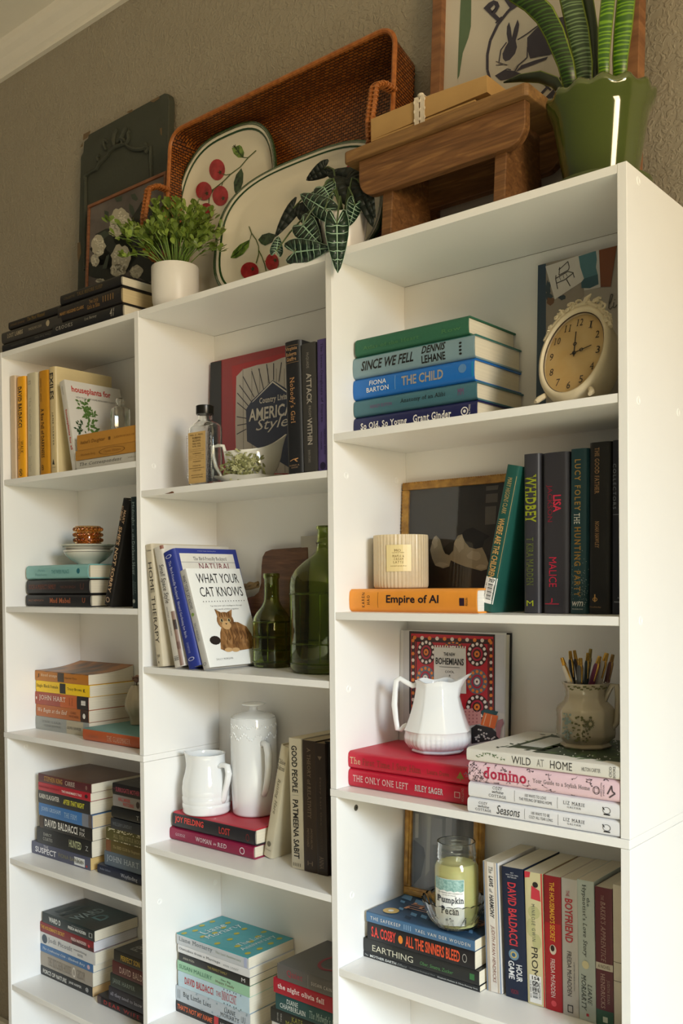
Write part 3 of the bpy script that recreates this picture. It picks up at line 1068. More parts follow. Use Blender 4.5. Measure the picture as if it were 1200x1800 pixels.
stand('pale blue-grey paperback with green serif lettering', KS4, Y4, Z4, 625, 718, (611, 333), '#b3bdb7', False,
      [('the', .12, .18, .58, .76, '#38423f', 'serif'), ('Hypnotist\'s', .03, .285, .26, .56, '#2f3936', 'serif'), ('Love Story', .305, .545, .26, .58, '#2f3936', 'serif ital'), ('LIANE', .735, .88, .56, .80, '#2f3936', 'serif ital'), ('MORIARTY', .67, .93, .18, .46, '#2f3936', 'serif ital')], G4, pages=PB,
      spine_art=lambda byc, sp: (put_poly(byc.setdefault(('flower_print', '#d8d0a8'), MB()), sp(.0006), disc(.60, .45, .03, .22, 9)), put_rect(byc.setdefault(('publisher_mark', '#b5303c'), MB()), sp(.0006), .945, .965, .45, .6)))
stand('maroon paperback with green foot band', KS4, Y4, Z4, 720, 815, (711, 372), '#5d1b29', False,
      [('THE', .055, .09, .36, .52, '#9a7a70', 'serif'), ('BAKER\'S APPRENTICE', .10, .535, .34, .62, '#a98a80', 'serif ital'), ('A NOVEL', .557, .582, .14, .86, '#5a4a3a', 'up'), ('JUDITH RYAN', .66, .83, .62, .82, '#a98a80', 'serif'), ('HENDRICKS', .62, .87, .30, .54, '#b99a90', 'serif')], G4, pages=PB,
      patches=[(.545, .595, 0, 1, '#c9bfae'), (.885, 1, 0, 1, '#2f5a49'), (.93, .97, .40, .68, '#c9d3c4')])
stand('cream paperback at the right end of the bottom row', KS4, Y4, Z4, 818, 905, (810, 362), '#cfc6b3', False, [], G4, pages=PB,
      patches=[(.53, .533, 0, 1, '#4a4038'), (.66, .663, 0, 1, '#4a4038')])

# ================================================================== books: middle section
KM1 = (230, 560, .3083)
YM1 = .004
GM1 = 'upright books beside the sauce boat'
ZM1 = LV['m1']
stand('black hardcover with gold-brown vertical title, beside the sauce boat', KM1, YM1, ZM1, 892, 984, (871, 143), '#1c1d20', True,
      [('Virginia', .045, .075, .14, .84, '#c59a6c', 'up serif'), ('Roberts', .085, .112, .18, .80, '#c59a6c', 'up serif'), ('Giuffre', .122, .15, .20, .78, '#c59a6c', 'up serif'), ('Nobody\'s Girl', .275, .62, .30, .66, '#b98a5c', 'serif'), ('ALFRED A.', .935, .945, .18, .82, '#a98a6c', 'up serif'), ('KNOPF', .952, .962, .32, .72, '#a98a6c', 'up serif')], GM1,
      patches=[(.034, .036, .1, .9, '#a58258'), (.162, .164, .1, .9, '#a58258')],
      spine_art=lambda byc, sp: put_line(byc.setdefault(('publisher_mark', '#b98a5c'), MB()), sp(.0006), [(.905, .25), (.895, .45), (.89, .75), (.90, .55), (.915, .7)], .006, asp=.1))
stand('dark grey book with pale block capitals, second of the three uprights', KM1, YM1, ZM1, 988, 1064, (971, 150), '#3c3a37', False,
      [('McQUADE', .075, .195, .34, .56, '#8a857c'), ('ATTACK', .235, .475, .34, .72, '#a39c90', 'bold'), ('FROM', .49, .575, .46, .64, '#8a857c'), ('WITHIN', .585, .79, .34, .70, '#a39c90', 'bold'), ('SEVEN STORIES', .83, .93, .36, .52, '#8a857c')], GM1)
stand('purple book beside the right panel of the middle shelves', KM1, YM1, ZM1, 1068, 1130, (1061, 124), '#4b3f6e', False,
      [('The Seven Daughters of Dupree', .03, .63, .30, .60, '#221c36', 'serif'), ('NIKESHA ELISE', .685, .88, .62, .78, '#221c36', 'serif'), ('WILLIAMS', .70, .84, .30, .46, '#221c36', 'serif')], GM1,
      spine_art=lambda byc, sp: put_poly(byc.setdefault(('publisher_mark', '#221c36'), MB()), sp(.0006), disc(.965, .5, .03, .28, 14)))

# ---- leaning books with covers showing
KM2 = (230, 880, .3083)
ZM2 = LV['m2']
GM2 = 'books leaning to the left on the bottle shelf'


TABBY = ramp_mat('tabby_fur_print', [(0.30, '#5e4029'), (0.52, '#93693f'), (0.75, '#bd9468')], scale=55, stretch=(1, 2.2, 1), rough=.4)


def cat_cover(byc, fr):
    t = byc.setdefault(('lettering', '#26262a'), MB())
    f = fr(.0006)
    put_text(t, f, 'WHAT YOUR', .14, .92, .845, .945)
    t = byc.setdefault(('lettering', '#26262a', 1), MB())
    put_text(t, f, 'CAT KNOWS', .14, .94, .705, .805)
    for i in range(16):
        put_poly(byc.setdefault(('dotted_line', '#26262a'), MB()), f, disc(.16 + i * .051, .655, .008, .006, 6))
    put_text(byc.setdefault(('lettering', '#55555a', 2), MB()), f, 'Tap into your cat\'s intelligence through', .26, .86, .598, .615)
    put_text(byc.setdefault(('lettering', '#55555a', 3), MB()), f, 'the world of feline cognition', .33, .78, .562, .580)
    put_text(byc.setdefault(('lettering', '#55555a', 4), MB()), f, 'SALLY MORGAN', .14, .44, .062, .08, 'wide')
    # a ginger kitten sitting
    b = byc.setdefault(('cat_picture', TABBY), MB())
    st = byc.setdefault(('cat_picture', '#5f3d22'), MB())
    li = byc.setdefault(('cat_picture', '#cfa877'), MB())
    dk = byc.setdefault(('cat_picture', '#2c2422'), MB())
    put_poly(dk, fr(.0006), disc(.20, .26, .10, .045, 12))
    put_poly(b, fr(.0008), [(.26, .17), (.34, .145), (.60, .14), (.84, .15), (.90, .20), (.90, .30), (.84, .38), (.70, .43), (.56, .44), (.38, .40), (.32, .33)])
    put_poly(b, fr(.0010), disc(.47, .45, .155, .092, 18))
    put_poly(byc.setdefault(('cat_picture', TABBY, 3), MB()), fr(.0011), [(.34, .50), (.32, .575), (.43, .535)])
    put_poly(byc.setdefault(('cat_picture', TABBY, 4), MB()), fr(.0011), [(.53, .535), (.64, .565), (.60, .48)])
    put_poly(li, fr(.0012), disc(.47, .405, .085, .045, 14))
    put_poly(byc.setdefault(('cat_picture', '#cfa877', 1), MB()), fr(.0010), disc(.40, .155, .075, .022, 12))
    put_poly(byc.setdefault(('cat_picture', '#cfa877', 2), MB()), fr(.0010), disc(.53, .15, .075, .022, 12))
    for i in range(8):
        u = .40 + .055 * i
        put_line(st, fr(.0012), [(u, .21 + .04 * (i % 2)), (u + .035, .28), (u + .015, .34 + .02 * (i % 3))], .010)
    st = byc.setdefault(('cat_picture', '#5f3d22', 5), MB())
    for i in range(5):
        put_line(st, fr(.0013), [(.38 + .045 * i, .49), (.39 + .042 * i, .535)], .013)
    for u in (.40, .535):
        put_poly(byc.setdefault(('cat_eye', '#c9b98a', u), MB()), fr(.0013), disc(u, .455, .032, .021, 10))
        put_poly(byc.setdefault(('cat_pupil', '#2c2422', u), MB()), fr(.0015), disc(u, .455, .017, .017, 10))
    put_poly(dk, fr(.0014), [(.45, .425), (.49, .425), (.47, .408)])


def bird_cover(byc, fr):
    put_rect(byc.setdefault(('cover_panel', '#e9e7df'), MB()), fr(.0003), .06, .93, .04, .955)
    put_text(byc.setdefault(('lettering', '#34343a'), MB()), fr(.0006), 'The Bird-Friendly Backyard', .26, .80, .885, .925, 'serif')
    put_text(byc.setdefault(('lettering', '#7a2338', 1), MB()), fr(.0006), 'NATURAL', .32, .84, .815, .868, 'serif')
    put_text(byc.setdefault(('lettering', '#c9c9d6', 2), MB()), fr(.0006), 'A Rodale Organic Gardening Book', .35, .65, .972, .982, 'serif')
    put_rect(byc.setdefault(('cover_rule', '#8d8d96'), MB()), fr(.0005), .06, .93, .875, .879)


stand('beige tall book, leftmost of the leaning books', KM2, .0085, ZM2, 133, 174, (65, 256), '#c9bfa8', True,
      [('Trilleste', .045, .06, .2, .85, '#4a453c', 'up'), ('HOME THERAPY', .15, .81, .28, .78, '#3a362f'), ('JW', .90, .935, .3, .7, '#3a362f', 'up'), ('1', .955, .972, .4, .5, '#3a362f', 'up')], GM2, dp=.178, pages='#efe8d6')
stand('off-white tall book with handwritten-style spine lettering', KM2, .0085, ZM2, 247, 305, (127, 276), '#d5d1c8', True,
      [('Small Space Style', .15, .475, .25, .80, '#33312e', 'ital'), ('WHITNEY LEIGH MORRIS', .50, .74, .35, .50, '#8b887f'), ('100', .91, .945, .25, .7, '#33312e')], GM2, dp=.178,
      patches=[(.55, .995, .72, .97, '#8d7468'), (.62, .70, .72, .97, '#2c2c2e'), (.80, .86, .72, .97, '#b98f86'), (0, .03, .75, .98, '#8a5a4a')])
stand('royal blue bordered gardening book leaning', KM2, .0085, ZM2, 326, 402, (180, 306), '#2b3a8f', True,
      [('The Bird-Friendly Backyard', .09, .42, .34, .60, '#c9cde8', 'serif'), ('Natural Gardening for Birds', .44, .75, .34, .58, '#c9cde8', 'serif'), ('ZICKEFOOSE', .79, .88, .4, .55, '#9aa2d2')], GM2, dp=.165, art=bird_cover, pages='#efe8d6',
      spine_art=lambda byc, sp: [put_ring(byc.setdefault(('publisher_mark', '#c9cde8'), MB()), sp(.0006), u, .5, .015, .25, .25, 12) for u in (.05, .93)])
stand('white book with a ginger kitten on its cover', KM2, .0105, ZM2, 411, 458, (275, 409), '#bdbcb8', True,
      [('WHAT YOUR CAT KNOWS', .055, .40, .30, .72, '#3a3a3e'), ('SALLY MORGAN', .54, .72, .35, .62, '#6a6a6e')], GM2, dp=.142, art=cat_cover, front_c=mat('#eef0ee', .35, .02, 30), pages='#efece2',
      spine_art=lambda byc, sp: (put_poly(byc.setdefault(('publisher_mark', '#7d9a4a'), MB()), sp(.0006), disc(.455, .5, .018, .18, 10)), put_ring(byc.setdefault(('publisher_mark', '#6a6a6e'), MB()), sp(.0006), .95, .5, .015, .2, .25, 12)))

# ---- dark pair under the white pitchers, and the uprights beside them
KM3 = (230, 1180, .3083)
ZM3 = LV['m3']


def ring_mark(x, v, c, ru=.02, rv=.24, wd=.25):
    def f(byc, sp, un):
        put_ring(byc.setdefault(('publisher_mark', c), MB()), sp(.0005), un(x), v, ru, rv, wd, 16)
    return f


z_joy = stack('under the two white jugs', KM3, .064, ZM3, [
    ('wine-red hardcover with white lettering', True, '#8f1d42', 218, 697, 882,
     [('GOUDGE', 258, 312, .42, .64, '#d9b9c0', 'serif'), ('WOMAN', 370, 462, .36, .70, '#eadfe0', 'serif'), ('in', 472, 488, .40, .60, '#eadfe0', 'ital'), ('RED', 496, 548, .36, .68, '#eadfe0', 'serif')],
     {'sart': ring_mark(636, .5, '#eadfe0', .028, .26)}),
    ('black-spined hardcover with red cover and red lettering', True, '#222125', 240, 706, 797,
     [('JOY FIELDING', 255, 417, .30, .78, '#e2473c', 'bold'), ('LOST', 505, 568, .30, .72, '#b3322e', 'bold')],
     {'front_c': '#b52236', 'sart': ring_mark(668, .45, '#7a2626', .02, .22), 'dp': .137}),
], 'hardcovers under the white jugs')
GM3 = 'upright books beside the white jugs'
stand('cream hardcover leaning right beside the tall jug', KM3, .0895, ZM3, 753, 808, (852, 432), '#c9bfa4', True,
      [('Chloe', .12, .16, .12, .85, '#4a4436', 'up serif'), ('Dalton', .175, .215, .08, .85, '#4a4436', 'up serif'), ('Raising Hare', .29, .605, .30, .66, '#6d6652', 'ital serif'), ('CANONGATE', .93, .94, .2, .8, '#6d6652', 'up')], GM3, dp=.108,
      spine_art=lambda byc, sp: put_poly(byc.setdefault(('publisher_mark', '#6d6652'), MB()), sp(.0006), disc(.88, .5, .025, .2, 10)))
stand('cream paperback with heavy black condensed capitals', KM3, .074, ZM3, 918, 987, (899, 380), '#d3cab2', False,
      [('GOOD PEOPLE', .055, .415, .22, .68, '#1f1c17', 'bold'), ('PATMEENA SABIT', .47, .92, .22, .68, '#1f1c17', 'bold'), ('IIIII', .955, .98, .14, .75, '#6a6250', 'up')], GM3, patches=[(.435, .437, .2, .72, '#6a6250')], pages='#d9cbab')
stand('dark brown paperback with faint thin capitals', KM3, .074, ZM3, 988, 1062, (977, 392), '#3a2d24', False,
      [('A THEORY of RELATIVITY', .055, .59, .36, .62, '#8a7863', 'serif'), ('JACQUELYN', .665, .82, .54, .70, '#8a7863'), ('MITCHARD', .67, .81, .28, .44, '#8a7863'), ('H', .915, .95, .3, .7, '#8a7863', 'up')], GM3, pages='#b9a888')
stand('dark brown paperback, second from the panel, name at its foot', KM3, .074, ZM3, 1063, 1122, (1046, 408), '#2f241d', False,
      [('Every Last One', .26, .62, .40, .60, '#6a584a', 'serif'), ('ANNA', .86, .955, .28, .66, '#8a7863', 'serif'), ('QUINDLEN', .62, .82, .35, .6, '#4a3c30', 'serif')], GM3, pages='#8a7658',
      spine_art=lambda byc, sp: put_poly(byc.setdefault(('publisher_mark', '#7a6a58'), MB()), sp(.0006), [(.10, .3), (.10, .7), (.13, .5)]))
stand('black paperback against the right panel beside brown books', KM3, .080, ZM3, 1124, 1180, (1104, 400), '#15120f', False, [], GM3, pages='#8a7658')

# ---- lowest visible middle shelf
KM4 = (270, 1540, .29167)
ZM4 = LV['m4']


def lemons(byc, fr):
    rnd = random.Random(12)
    for u, v in ((.06, .93), (.25, .90), (.47, .95), (.70, .95), (.15, .72), (.38, .70), (.62, .74), (.82, .80), (.10, .48), (.34, .46), (.58, .52), (.80, .55), (.22, .28), (.48, .26), (.70, .30), (.90, .34), (.12, .08), (.36, .07), (.62, .08), (.85, .10)):
        put_poly(byc.setdefault(('lemon_print', '#b9ad32', (u, v)), MB()), fr(.0004), disc(u, v, .055, .026, 12, rnd.uniform(0, 1)))
    g = lambda a, b: fr(.0007)(a, b)
    # lettering runs along the book's width when seen from the fore edge side of the shelf
    put_text(byc.setdefault(('lettering', '#e9eeee', 1), MB()), g, 'Liane', .22, .72, .74, .84, 'serif')
    put_text(byc.setdefault(('lettering', '#e9eeee', 2), MB()), g, 'Moriarty', .14, .88, .60, .71, 'serif')
    put_text(byc.setdefault(('lettering', '#dfe6e0', 3), MB()), g, 'The Last', .24, .78, .25, .32, 'serif')
    put_text(byc.setdefault(('lettering', '#dfe6e0', 4), MB()), g, 'Anniversary', .14, .88, .14, .22, 'serif')


def thorn_art(byc, sp, un):
    q = byc.setdefault(('tree_print', '#4f5f63'), MB())
    for x in (420, 440, 455, 478, 492, 520):
        put_rect(q, sp(.0004), un(x), un(x + 5), .02, .98)


def plants_art(x0, x1, c, n=14, seed=2):
    def f(byc, sp, un):
        q = byc.setdefault(('cover_print', c), MB())
        rnd = random.Random(seed)
        for i in range(n):
            x, v = rnd.uniform(x0, x1), rnd.choice([rnd.uniform(.02, .2), rnd.uniform(.8, .98)])
            put_poly(q, sp(.0004), disc(un(x), v, .012, .06, 6))
    return f


PP = '#e7dfcb'
stack('of the lemon-cover stack', KM4, .0735, ZM4, [
    ('black paperback with orange brush lettering', False, '#211f20', 128, 575, 742, [('THAT\'S NOT MY NAME', 145, 355, .30, .78, '#d8673a', 'bold ital'), ('MEGAN LALLY', 402, 545, .3, .7, '#c9c4bb')], {'bands': [(363, 390, .0, 1, '#c23a3c')], 'pages': PP}),
    ('pale grey paperback with slab lettering', False, '#b4bcc2', 130, 578, 653, [('Big Little Lies', 180, 345, .34, .76, '#30363a', 'serif'), ('LIANE', 425, 492, .52, .80, '#30363a', 'serif'), ('MORIARTY', 402, 515, .18, .44, '#30363a', 'serif'), ('II', 145, 160, .2, .8, '#8a9298'), ('UU', 527, 552, .3, .7, '#6a7278')], {'sart': plants_art(200, 560, '#8fa0a6'), 'pages': PP}),
    ('light blue paperback with red author name', False, '#b5ccd6', 147, 573, 567, [('DAVID BALDACCI', 188, 360, .30, .76, '#b23a3e', 'serif bold'), ('THE', 376, 405, .38, .66, '#b23a3e', 'serif'), ('INNOCENT', 410, 498, .26, .80, '#b8434a', 'serif')], {'sart': thorn_art, 'pages': PP}),
    ('mint green paperback with dark green letters', False, '#97c3a3', 143, 575, 503, [('SUSAN MALLERY', 155, 352, .30, .70, '#4a7a62'), ('One Big', 405, 462, .56, .80, '#5a4a3a', 'serif'), ('Happy Family', 372, 486, .22, .50, '#6a4a3a', 'serif')], {'pages': PP}),
    ('thin black paperback with yellow title', False, '#222222', 152, 575, 458, [('ANNA MORA', 178, 246, .36, .66, '#b9b5a6'), ('THE PERFECT FAMILY', 325, 442, .36, .66, '#a99a4e'), ('M', 528, 550, .3, .75, '#d9d9d6')], {'pages': PP}),
    ('white paperback with spaced serif title', False, '#d9d9da', 145, 575, 408, [('Outtakes from a Marriage', 155, 400, .34, .74, '#45494f', 'serif'), ('ANN LEARY', 418, 512, .36, .60, '#8b9096', 'serif wide')], {'pages': PP}),
    ('grey-spined paperback with teal lemon-print cover', False, '#bfc3c8', 138, 568, 341, [('Liane Moriarty', 153, 355, .26, .78, '#6a7278', 'serif'), ('The Last Anniversary', 372, 527, .36, .64, '#8f9b8a', 'serif')],
     {'front_c': '#3f9ca6', 'art': lemons, 'pages': PP, 'bands': [(543, 560, .05, .95, '#a9b1cf')]}),
], 'paperbacks stacked under the lemon-print book')


def quiet_cover(byc, fr):
    put_ring(byc.setdefault(('cover_print', '#8c1f34'), MB()), fr(.0005), .45, .52, .26, .17, .2, 24)
    q = byc.setdefault(('lettering', '#5a5654', 1), MB())
    for i in range(4):
        put_text(q, fr(.0006), 'THE POWER OF', .30, .60, .60 - i * .05, .63 - i * .05)


stack('of the grey-topped stack', KM4, .060, ZM4, [
    ('pale paperback mostly out of sight', False, '#c9c5bd', 712, 1180, 872, [], {'X1': 1.000}),
    ('near-black paperback with olive capitals', False, '#242523', 705, 1180, 785, [('KATE', 832, 898, .52, .86, '#8f8d3f', 'serif'), ('MORTON', 795, 935, .10, .44, '#8f8d3f', 'serif'), ('NEW YORK', 745, 753, .2, .8, '#a9a9a2', 'up'), ('TIMES', 765, 773, .2, .8, '#a9a9a2', 'up')], {'X1': 1.000}),
    ('dark teal paperback with white serif name', False, '#1d4a4c', 735, 1180, 701, [('DIANE', 803, 870, .58, .86, '#dfe6e2', 'serif'), ('CHAMBERLAIN', 762, 915, .20, .50, '#dfe6e2', 'serif'), ('The Midwife\'s Confession', 938, 1180, .24, .72, '#9fb9b4', 'serif ital')], {'X1': 1.001}),
    ('red paperback with white lower-case title', False, '#a3152c', 722, 1180, 606, [('the night olivia fell', 748, 1028, .28, .72, '#ead6d6', 'serif bold')], {'X1': 1.001, 'pages': '#cfc6b4'}),
    ('smoky grey paperback with red ring on cover', False, '#5d5a58', 745, 1180, 522, [('Quiet', 803, 898, .30, .78, '#9c3344', 'serif'), ('SUSAN CAIN', 950, 1072, .34, .56, '#c9c4bf', 'wide')], {'X1': 1.001, 'art': quiet_cover, 'bands': [(928, 930, .1, .9, '#8a8683')]}),
], 'paperbacks stacked under the grey book')

# ================================================================== books: left bookcase
KL1 = (0, 560, .225)
ZL1 = LV['l1']
YL1 = .0174
GL1 = 'upright cream and yellow books'
stand('pinkish beige book, leftmost of the cream and yellow row', KL1, YL1, ZL1, 86, 128, (75, 455), '#cdb596', True, [], GL1)
stand('bright yellow hardcover with black capitals', KL1, YL1, ZL1, 136, 203, (128, 465), '#eda81c', True,
      [('DAVID BALDACCI', .10, .50, .25, .70, '#2a2210', 'serif bold'), ('WALK', .63, .755, .52, .80, '#5a4310', 'serif'), ('THE WIRE', .595, .81, .16, .44, '#b27f18', 'serif'), ('GO', .905, .975, .35, .68, '#2a2210', 'bold')], GL1)
stand('pale cream hardcover with faint grey lettering', KL1, YL1, ZL1, 212, 296, (205, 440), '#cdc3a6', True,
      [('The Calamity Club', .23, .70, .28, .52, '#a9a08a', 'serif'), ('KS', .07, .11, .25, .5, '#8f8672', 'serif'), ('Stockett', .80, .95, .25, .55, '#b3aa92', 'serif')], GL1)
stand('gold-yellow hardcover with dark gothic lettering', KL1, YL1, ZL1, 311, 392, (298, 420), '#c68a1a', True,
      [('SIMON ST. JAMES', .07, .29, .22, .38, '#4a3208', 'serif'), ('A Box Full of DARKNESS', .36, .83, .28, .58, '#4a3208', 'serif bold'), ('B', .90, .95, .3, .5, '#4a3208', 'up')], GL1)
stand('cream hardcover with black capitals, tallest of the yellow row', KL1, YL1, ZL1, 397, 452, (379, 388), '#cdb98c', True,
      [('EXILES', .055, .305, .20, .72, '#22211c', 'bold'), ('JANE HARPER', .425, .735, .46, .66, '#3a372c', 'wide'), ('FLATIRON', .935, .942, .3, .8, '#3a372c', 'up')], GL1,
      front_c=mat('#d2bf8f', .4, .04, 30), dp=.150,
      spine_art=lambda byc, sp: put_poly(byc.setdefault(('publisher_mark', '#3a372c'), MB()), sp(.0006), [(.86, .52), (.91, .36), (.915, .68)]))


def plants_cover(byc, fr):
    put_text(byc.setdefault(('lettering', '#b83a33'), MB()), fr(.0006), 'houseplants for', .10, .80, .85, .94, 'bold')
    put_text(byc.setdefault(('lettering', '#4a4a48', 1), MB()), fr(.0006), 'HOW TO FILL ANY HOME WITH HAPPY PLANTS', .16, .86, .805, .825)
    rnd = random.Random(21)
    g1 = byc.setdefault(('plant_picture', '#4f6f33'), MB())
    g2 = byc.setdefault(('plant_picture', '#2f4a2c'), MB())
    tc = byc.setdefault(('plant_picture', '#a8553a'), MB())
    gy = byc.setdefault(('plant_picture', '#8d8f8a'), MB())
    put_poly(tc, fr(.0006), [(.12, .34), (.22, .34), (.20, .24), (.14, .24)])
    put_rect(gy, fr(.0005), .30, .48, .17, .27)
    put_rect(gy, fr(.0005), .62, .82, .17, .25)
    for (cu, cv, ru, rv, n, q) in ((.28, .70, .12, .10, 30, g1), (.36, .60, .10, .13, 34, g1), (.38, .45, .07, .10, 16, g1), (.13, .48, .09, .10, 14, g2), (.36, .30, .10, .06, 14, g2), (.58, .36, .14, .09, 22, g2), (.82, .34, .13, .10, 16, g2), (.24, .20, .18, .04, 14, g2)):
        for i in range(n):
            u, v = rnd.gauss(cu, ru * .5), rnd.gauss(cv, rv * .5)
            a = rnd.uniform(0, 6.28)
            L_ = rnd.uniform(.025, .05)
            put_poly(q, fr(.0006 + .00001 * i), [(u, v), (u + L_ * math.cos(a + .5), v + .7 * L_ * math.sin(a + .5)), (u + 2 * L_ * math.cos(a), v + 1.4 * L_ * math.sin(a)), (u + L_ * math.cos(a - .5), v + .7 * L_ * math.sin(a - .5))])


stand('white book with houseplant photos on its cover', KL1, .010, ZL1, 565, 606, (464, 500), '#cfcac0', False,
      [('houseplants for all', .33, .78, .30, .72, '#b83a33', 'bold'), ('DANAE HORST', .06, .16, .35, .55, '#6a6a66')], GL1, dp=.148,
      art=plants_cover, front_c=mat('#d6d3cc', .35, .03, 20))

z_isb = stack('beside the houseplant book', KL1, .004, ZL1, [
    ('grey-white paperback with serif title', False, '#bdb8ac', 596, 1062, 1112, [('The Correspondent', 625, 955, .26, .72, '#45413a', 'serif ital'), ('VIRGINIA EVANS', 1000, 1180, .45, .62, '#8b867a')], {'X1': .500, 'yf': .006}),
    ('mustard paperback with an oval on the spine', False, '#b07d33', 591, 1062, 1035, [('Elizabeth Berg', 635, 745, .34, .60, '#7a5320', 'serif'), ('Open House', 812, 945, .32, .64, '#8b5f26', 'serif')],
     {'X1': .498, 'sart': lambda byc, sp, un: put_ring(byc.setdefault(('oval_print', '#6a471a'), MB()), sp(.0005), un(875), .5, .215, .36, .06, 28)}),
    ('mustard paperback with cursive title', False, '#ba8436', 602, 1062, 912, [('Isabel\'s Daughter', 630, 825, .30, .60, '#6a471a', 'ital'), ('JUDITH RYAN HENDRICKS', 892, 1130, .36, .52, '#8b5f26')],
     {'X1': .499, 'bands': [(848, 864, .36, .56, '#6a471a')]}),
], 'paperbacks beside the houseplant book')

KL2 = (0, 850, .225)
ZL2 = LV['l2']
z_teal = stack('under the white bowls', KL2, .050, ZL2, [
    ('black hardcover with orange-brown title', True, '#211f1f', 207, 703, 864, [('SALLY HEPWORTH', 228, 345, .42, .58, '#a0694a'), ('Mad Mabel', 392, 555, .30, .70, '#b9683f', 'serif bold'), ('U', 645, 672, .34, .70, '#b9683f', 'serif')]),
    ('black hardcover with dim copper capitals', True, '#232020', 212, 695, 750, [('SUCH A PERFECT FAMILY', 232, 442, .34, .64, '#8a4a34', 'serif'), ('NALINI SINGH', 478, 595, .38, .56, '#6a4032'), ('U', 632, 660, .3, .7, '#6a4032')]),
    ('pale teal hardcover with darker teal lettering', True, '#86b9b6', 210, 690, 642, [('Ann', 300, 355, .55, .72, '#6a9c9c'), ('Patchett', 282, 372, .22, .42, '#6a9c9c'), ('THE PAPER PALACE', 408, 545, .38, .64, '#3a7c80')], {'sart': moon(604, 630, .34, .72, '#1f6a78', False), 'front_c': '#79b0ae'}),
], 'hardcovers under the white bowls')
GL2 = 'upright dark books beside the bowls'
stand('black hardcover leaning right against a dark green spine', KL2, .055, ZL2, 812, 872, (960, 140), '#1a1714', True,
      [('MARY', .10, .225, .52, .80, '#c3a384', 'bold'), ('KUBICA', .07, .21, .12, .40, '#c3a384', 'bold'), ('SHE\'S NOT SORRY', .255, .875, .28, .70, '#d0ae88', 'bold')], GL2, dp=.140,
      spine_art=lambda byc, sp: put_ring(byc.setdefault(('publisher_mark', '#c3a384'), MB()), sp(.0006), .945, .5, .025, .25, .3, 12))
stand('dark green upright hardcover with pale serif title', KL2, .020, ZL2, 1032, 1080, (1018, 108), '#1c2f33', True,
      [('Midnight', .045, .26, .25, .70, '#9fb0b2', 'serif'), ('is the', .285, .385, .30, .62, '#9fb0b2', 'serif ital'), ('Darkest Hour', .40, .70, .25, .68, '#9fb0b2', 'serif'), ('ASHLEY', .76, .87, .55, .72, '#7d8f92', 'serif'), ('WINSTEAD', .75, .88, .22, .40, '#7d8f92', 'serif')], GL2, dp=.150,
      spine_art=lambda byc, sp: put_poly(byc.setdefault(('publisher_mark', '#b3b9b4'), MB()), sp(.0006), disc(.938, .4, .018, .22, 12)))

KL3 = (0, 1100, .225)
ZP = LV['p']
z_or3 = 0


BO = ramp_mat('smoky_orange_print', [(0.38, '#4a3d38'), (0.62, '#b5742c')], scale=6, stretch=(1, 2, 4), rough=.35)
PPL = '#ddd2bd'
stack('of the orange-spined stack', KL3, .0748, ZP, [
    ('silver-grey paperback with pale middle', False, '#9a9c96', 279, 693, 699, [('THE LIAR', 330, 480, .58, .74, '#7d807c', 'serif'), ('OLIVIA HAWKER', 345, 478, .30, .46, '#7d807c', 'serif'), ('OLIVIA HAWKER', 525, 635, .36, .56, '#5d5a50', 'serif bold')], {'bands': [(520, 650, .02, .98, '#b5aa90')], 'pages': PPL}),
    ('copper-orange paperback with white italic title', False, '#b5662f', 283, 692, 609, [('We Begin at the End', 296, 525, .30, .74, '#efe3d2', 'serif ital'), ('CHRIS', 553, 596, .54, .74, '#6a3a1e'), ('WHITAKER', 538, 615, .24, .44, '#6a3a1e')], {'bands': [(628, 692, .0, 1, '#3c2a20')], 'sart': lambda byc, sp, un: put_poly(byc.setdefault(('publisher_mark', '#e9e4da'), MB()), sp(.0006), disc(un(658), .5, .025, .22, 12)), 'pages': PPL}),
    ('red and orange paperback with black end', False, '#a34a3a', 273, 690, 510, [('JOHN HART', 308, 513, .30, .78, '#f0e2d4', 'serif'), ('THE LAST', 540, 548, .2, .8, '#6a2a16', 'up'), ('CHILD', 560, 568, .2, .8, '#6a2a16', 'up')], {'bands': [(470, 600, .0, 1, '#c4622c'), (600, 690, .0, 1, '#26201e'), (634, 668, .34, .70, '#d9d4cc'), (282, 290, .4, .6, '#f0e2d4')], 'pages': PPL}),
    ('bright yellow paperback with black square', False, '#f2c70f', 282, 698, 424, [('Single Black Female', 288, 455, .36, .72, '#3a3414', 'serif'), ('Tracy Brown', 527, 640, .36, .66, '#3a3414', 'serif'), ('K', 652, 668, .36, .66, '#2a2614', 'bold')], {'bands': [(467, 512, .06, .94, '#26241f')], 'pages': PPL}),
    ('orange paperback with curled smoky cover', False, '#b97423', 274, 688, 344, [('blood orange', 322, 446, .38, .74, '#f0dfc2', 'serif'), ('Harriet Tyce', 506, 600, .34, .60, '#5a3a14', 'ital'), ('J', 290, 308, .3, .7, '#5a3a14')], {'bands': [(450, 500, .06, .94, '#4a4038')], 'front_c': BO, 'curl': .014, 'pages': PPL}),
], 'paperbacks under the curled orange cover')
z_fig = stack('under the white ribbed vase', KL3, .0443, ZP, [
    ('orange-spined hardcover with teal cover', True, '#b85a30', 651, 1092, 795, [('LIZ MOORE', 700, 775, .34, .54, '#a86a4c'), ('THE GLASSMAKER', 838, 1022, .26, .66, '#c9a58c', 'serif')], {'X1': .4985, 'front_c': '#5f8f8c'}),
], 'books beside the left panel')

KL4 = (0, 1310, .225)
Z4L = LV['l4']
UN = lambda c, *r: c


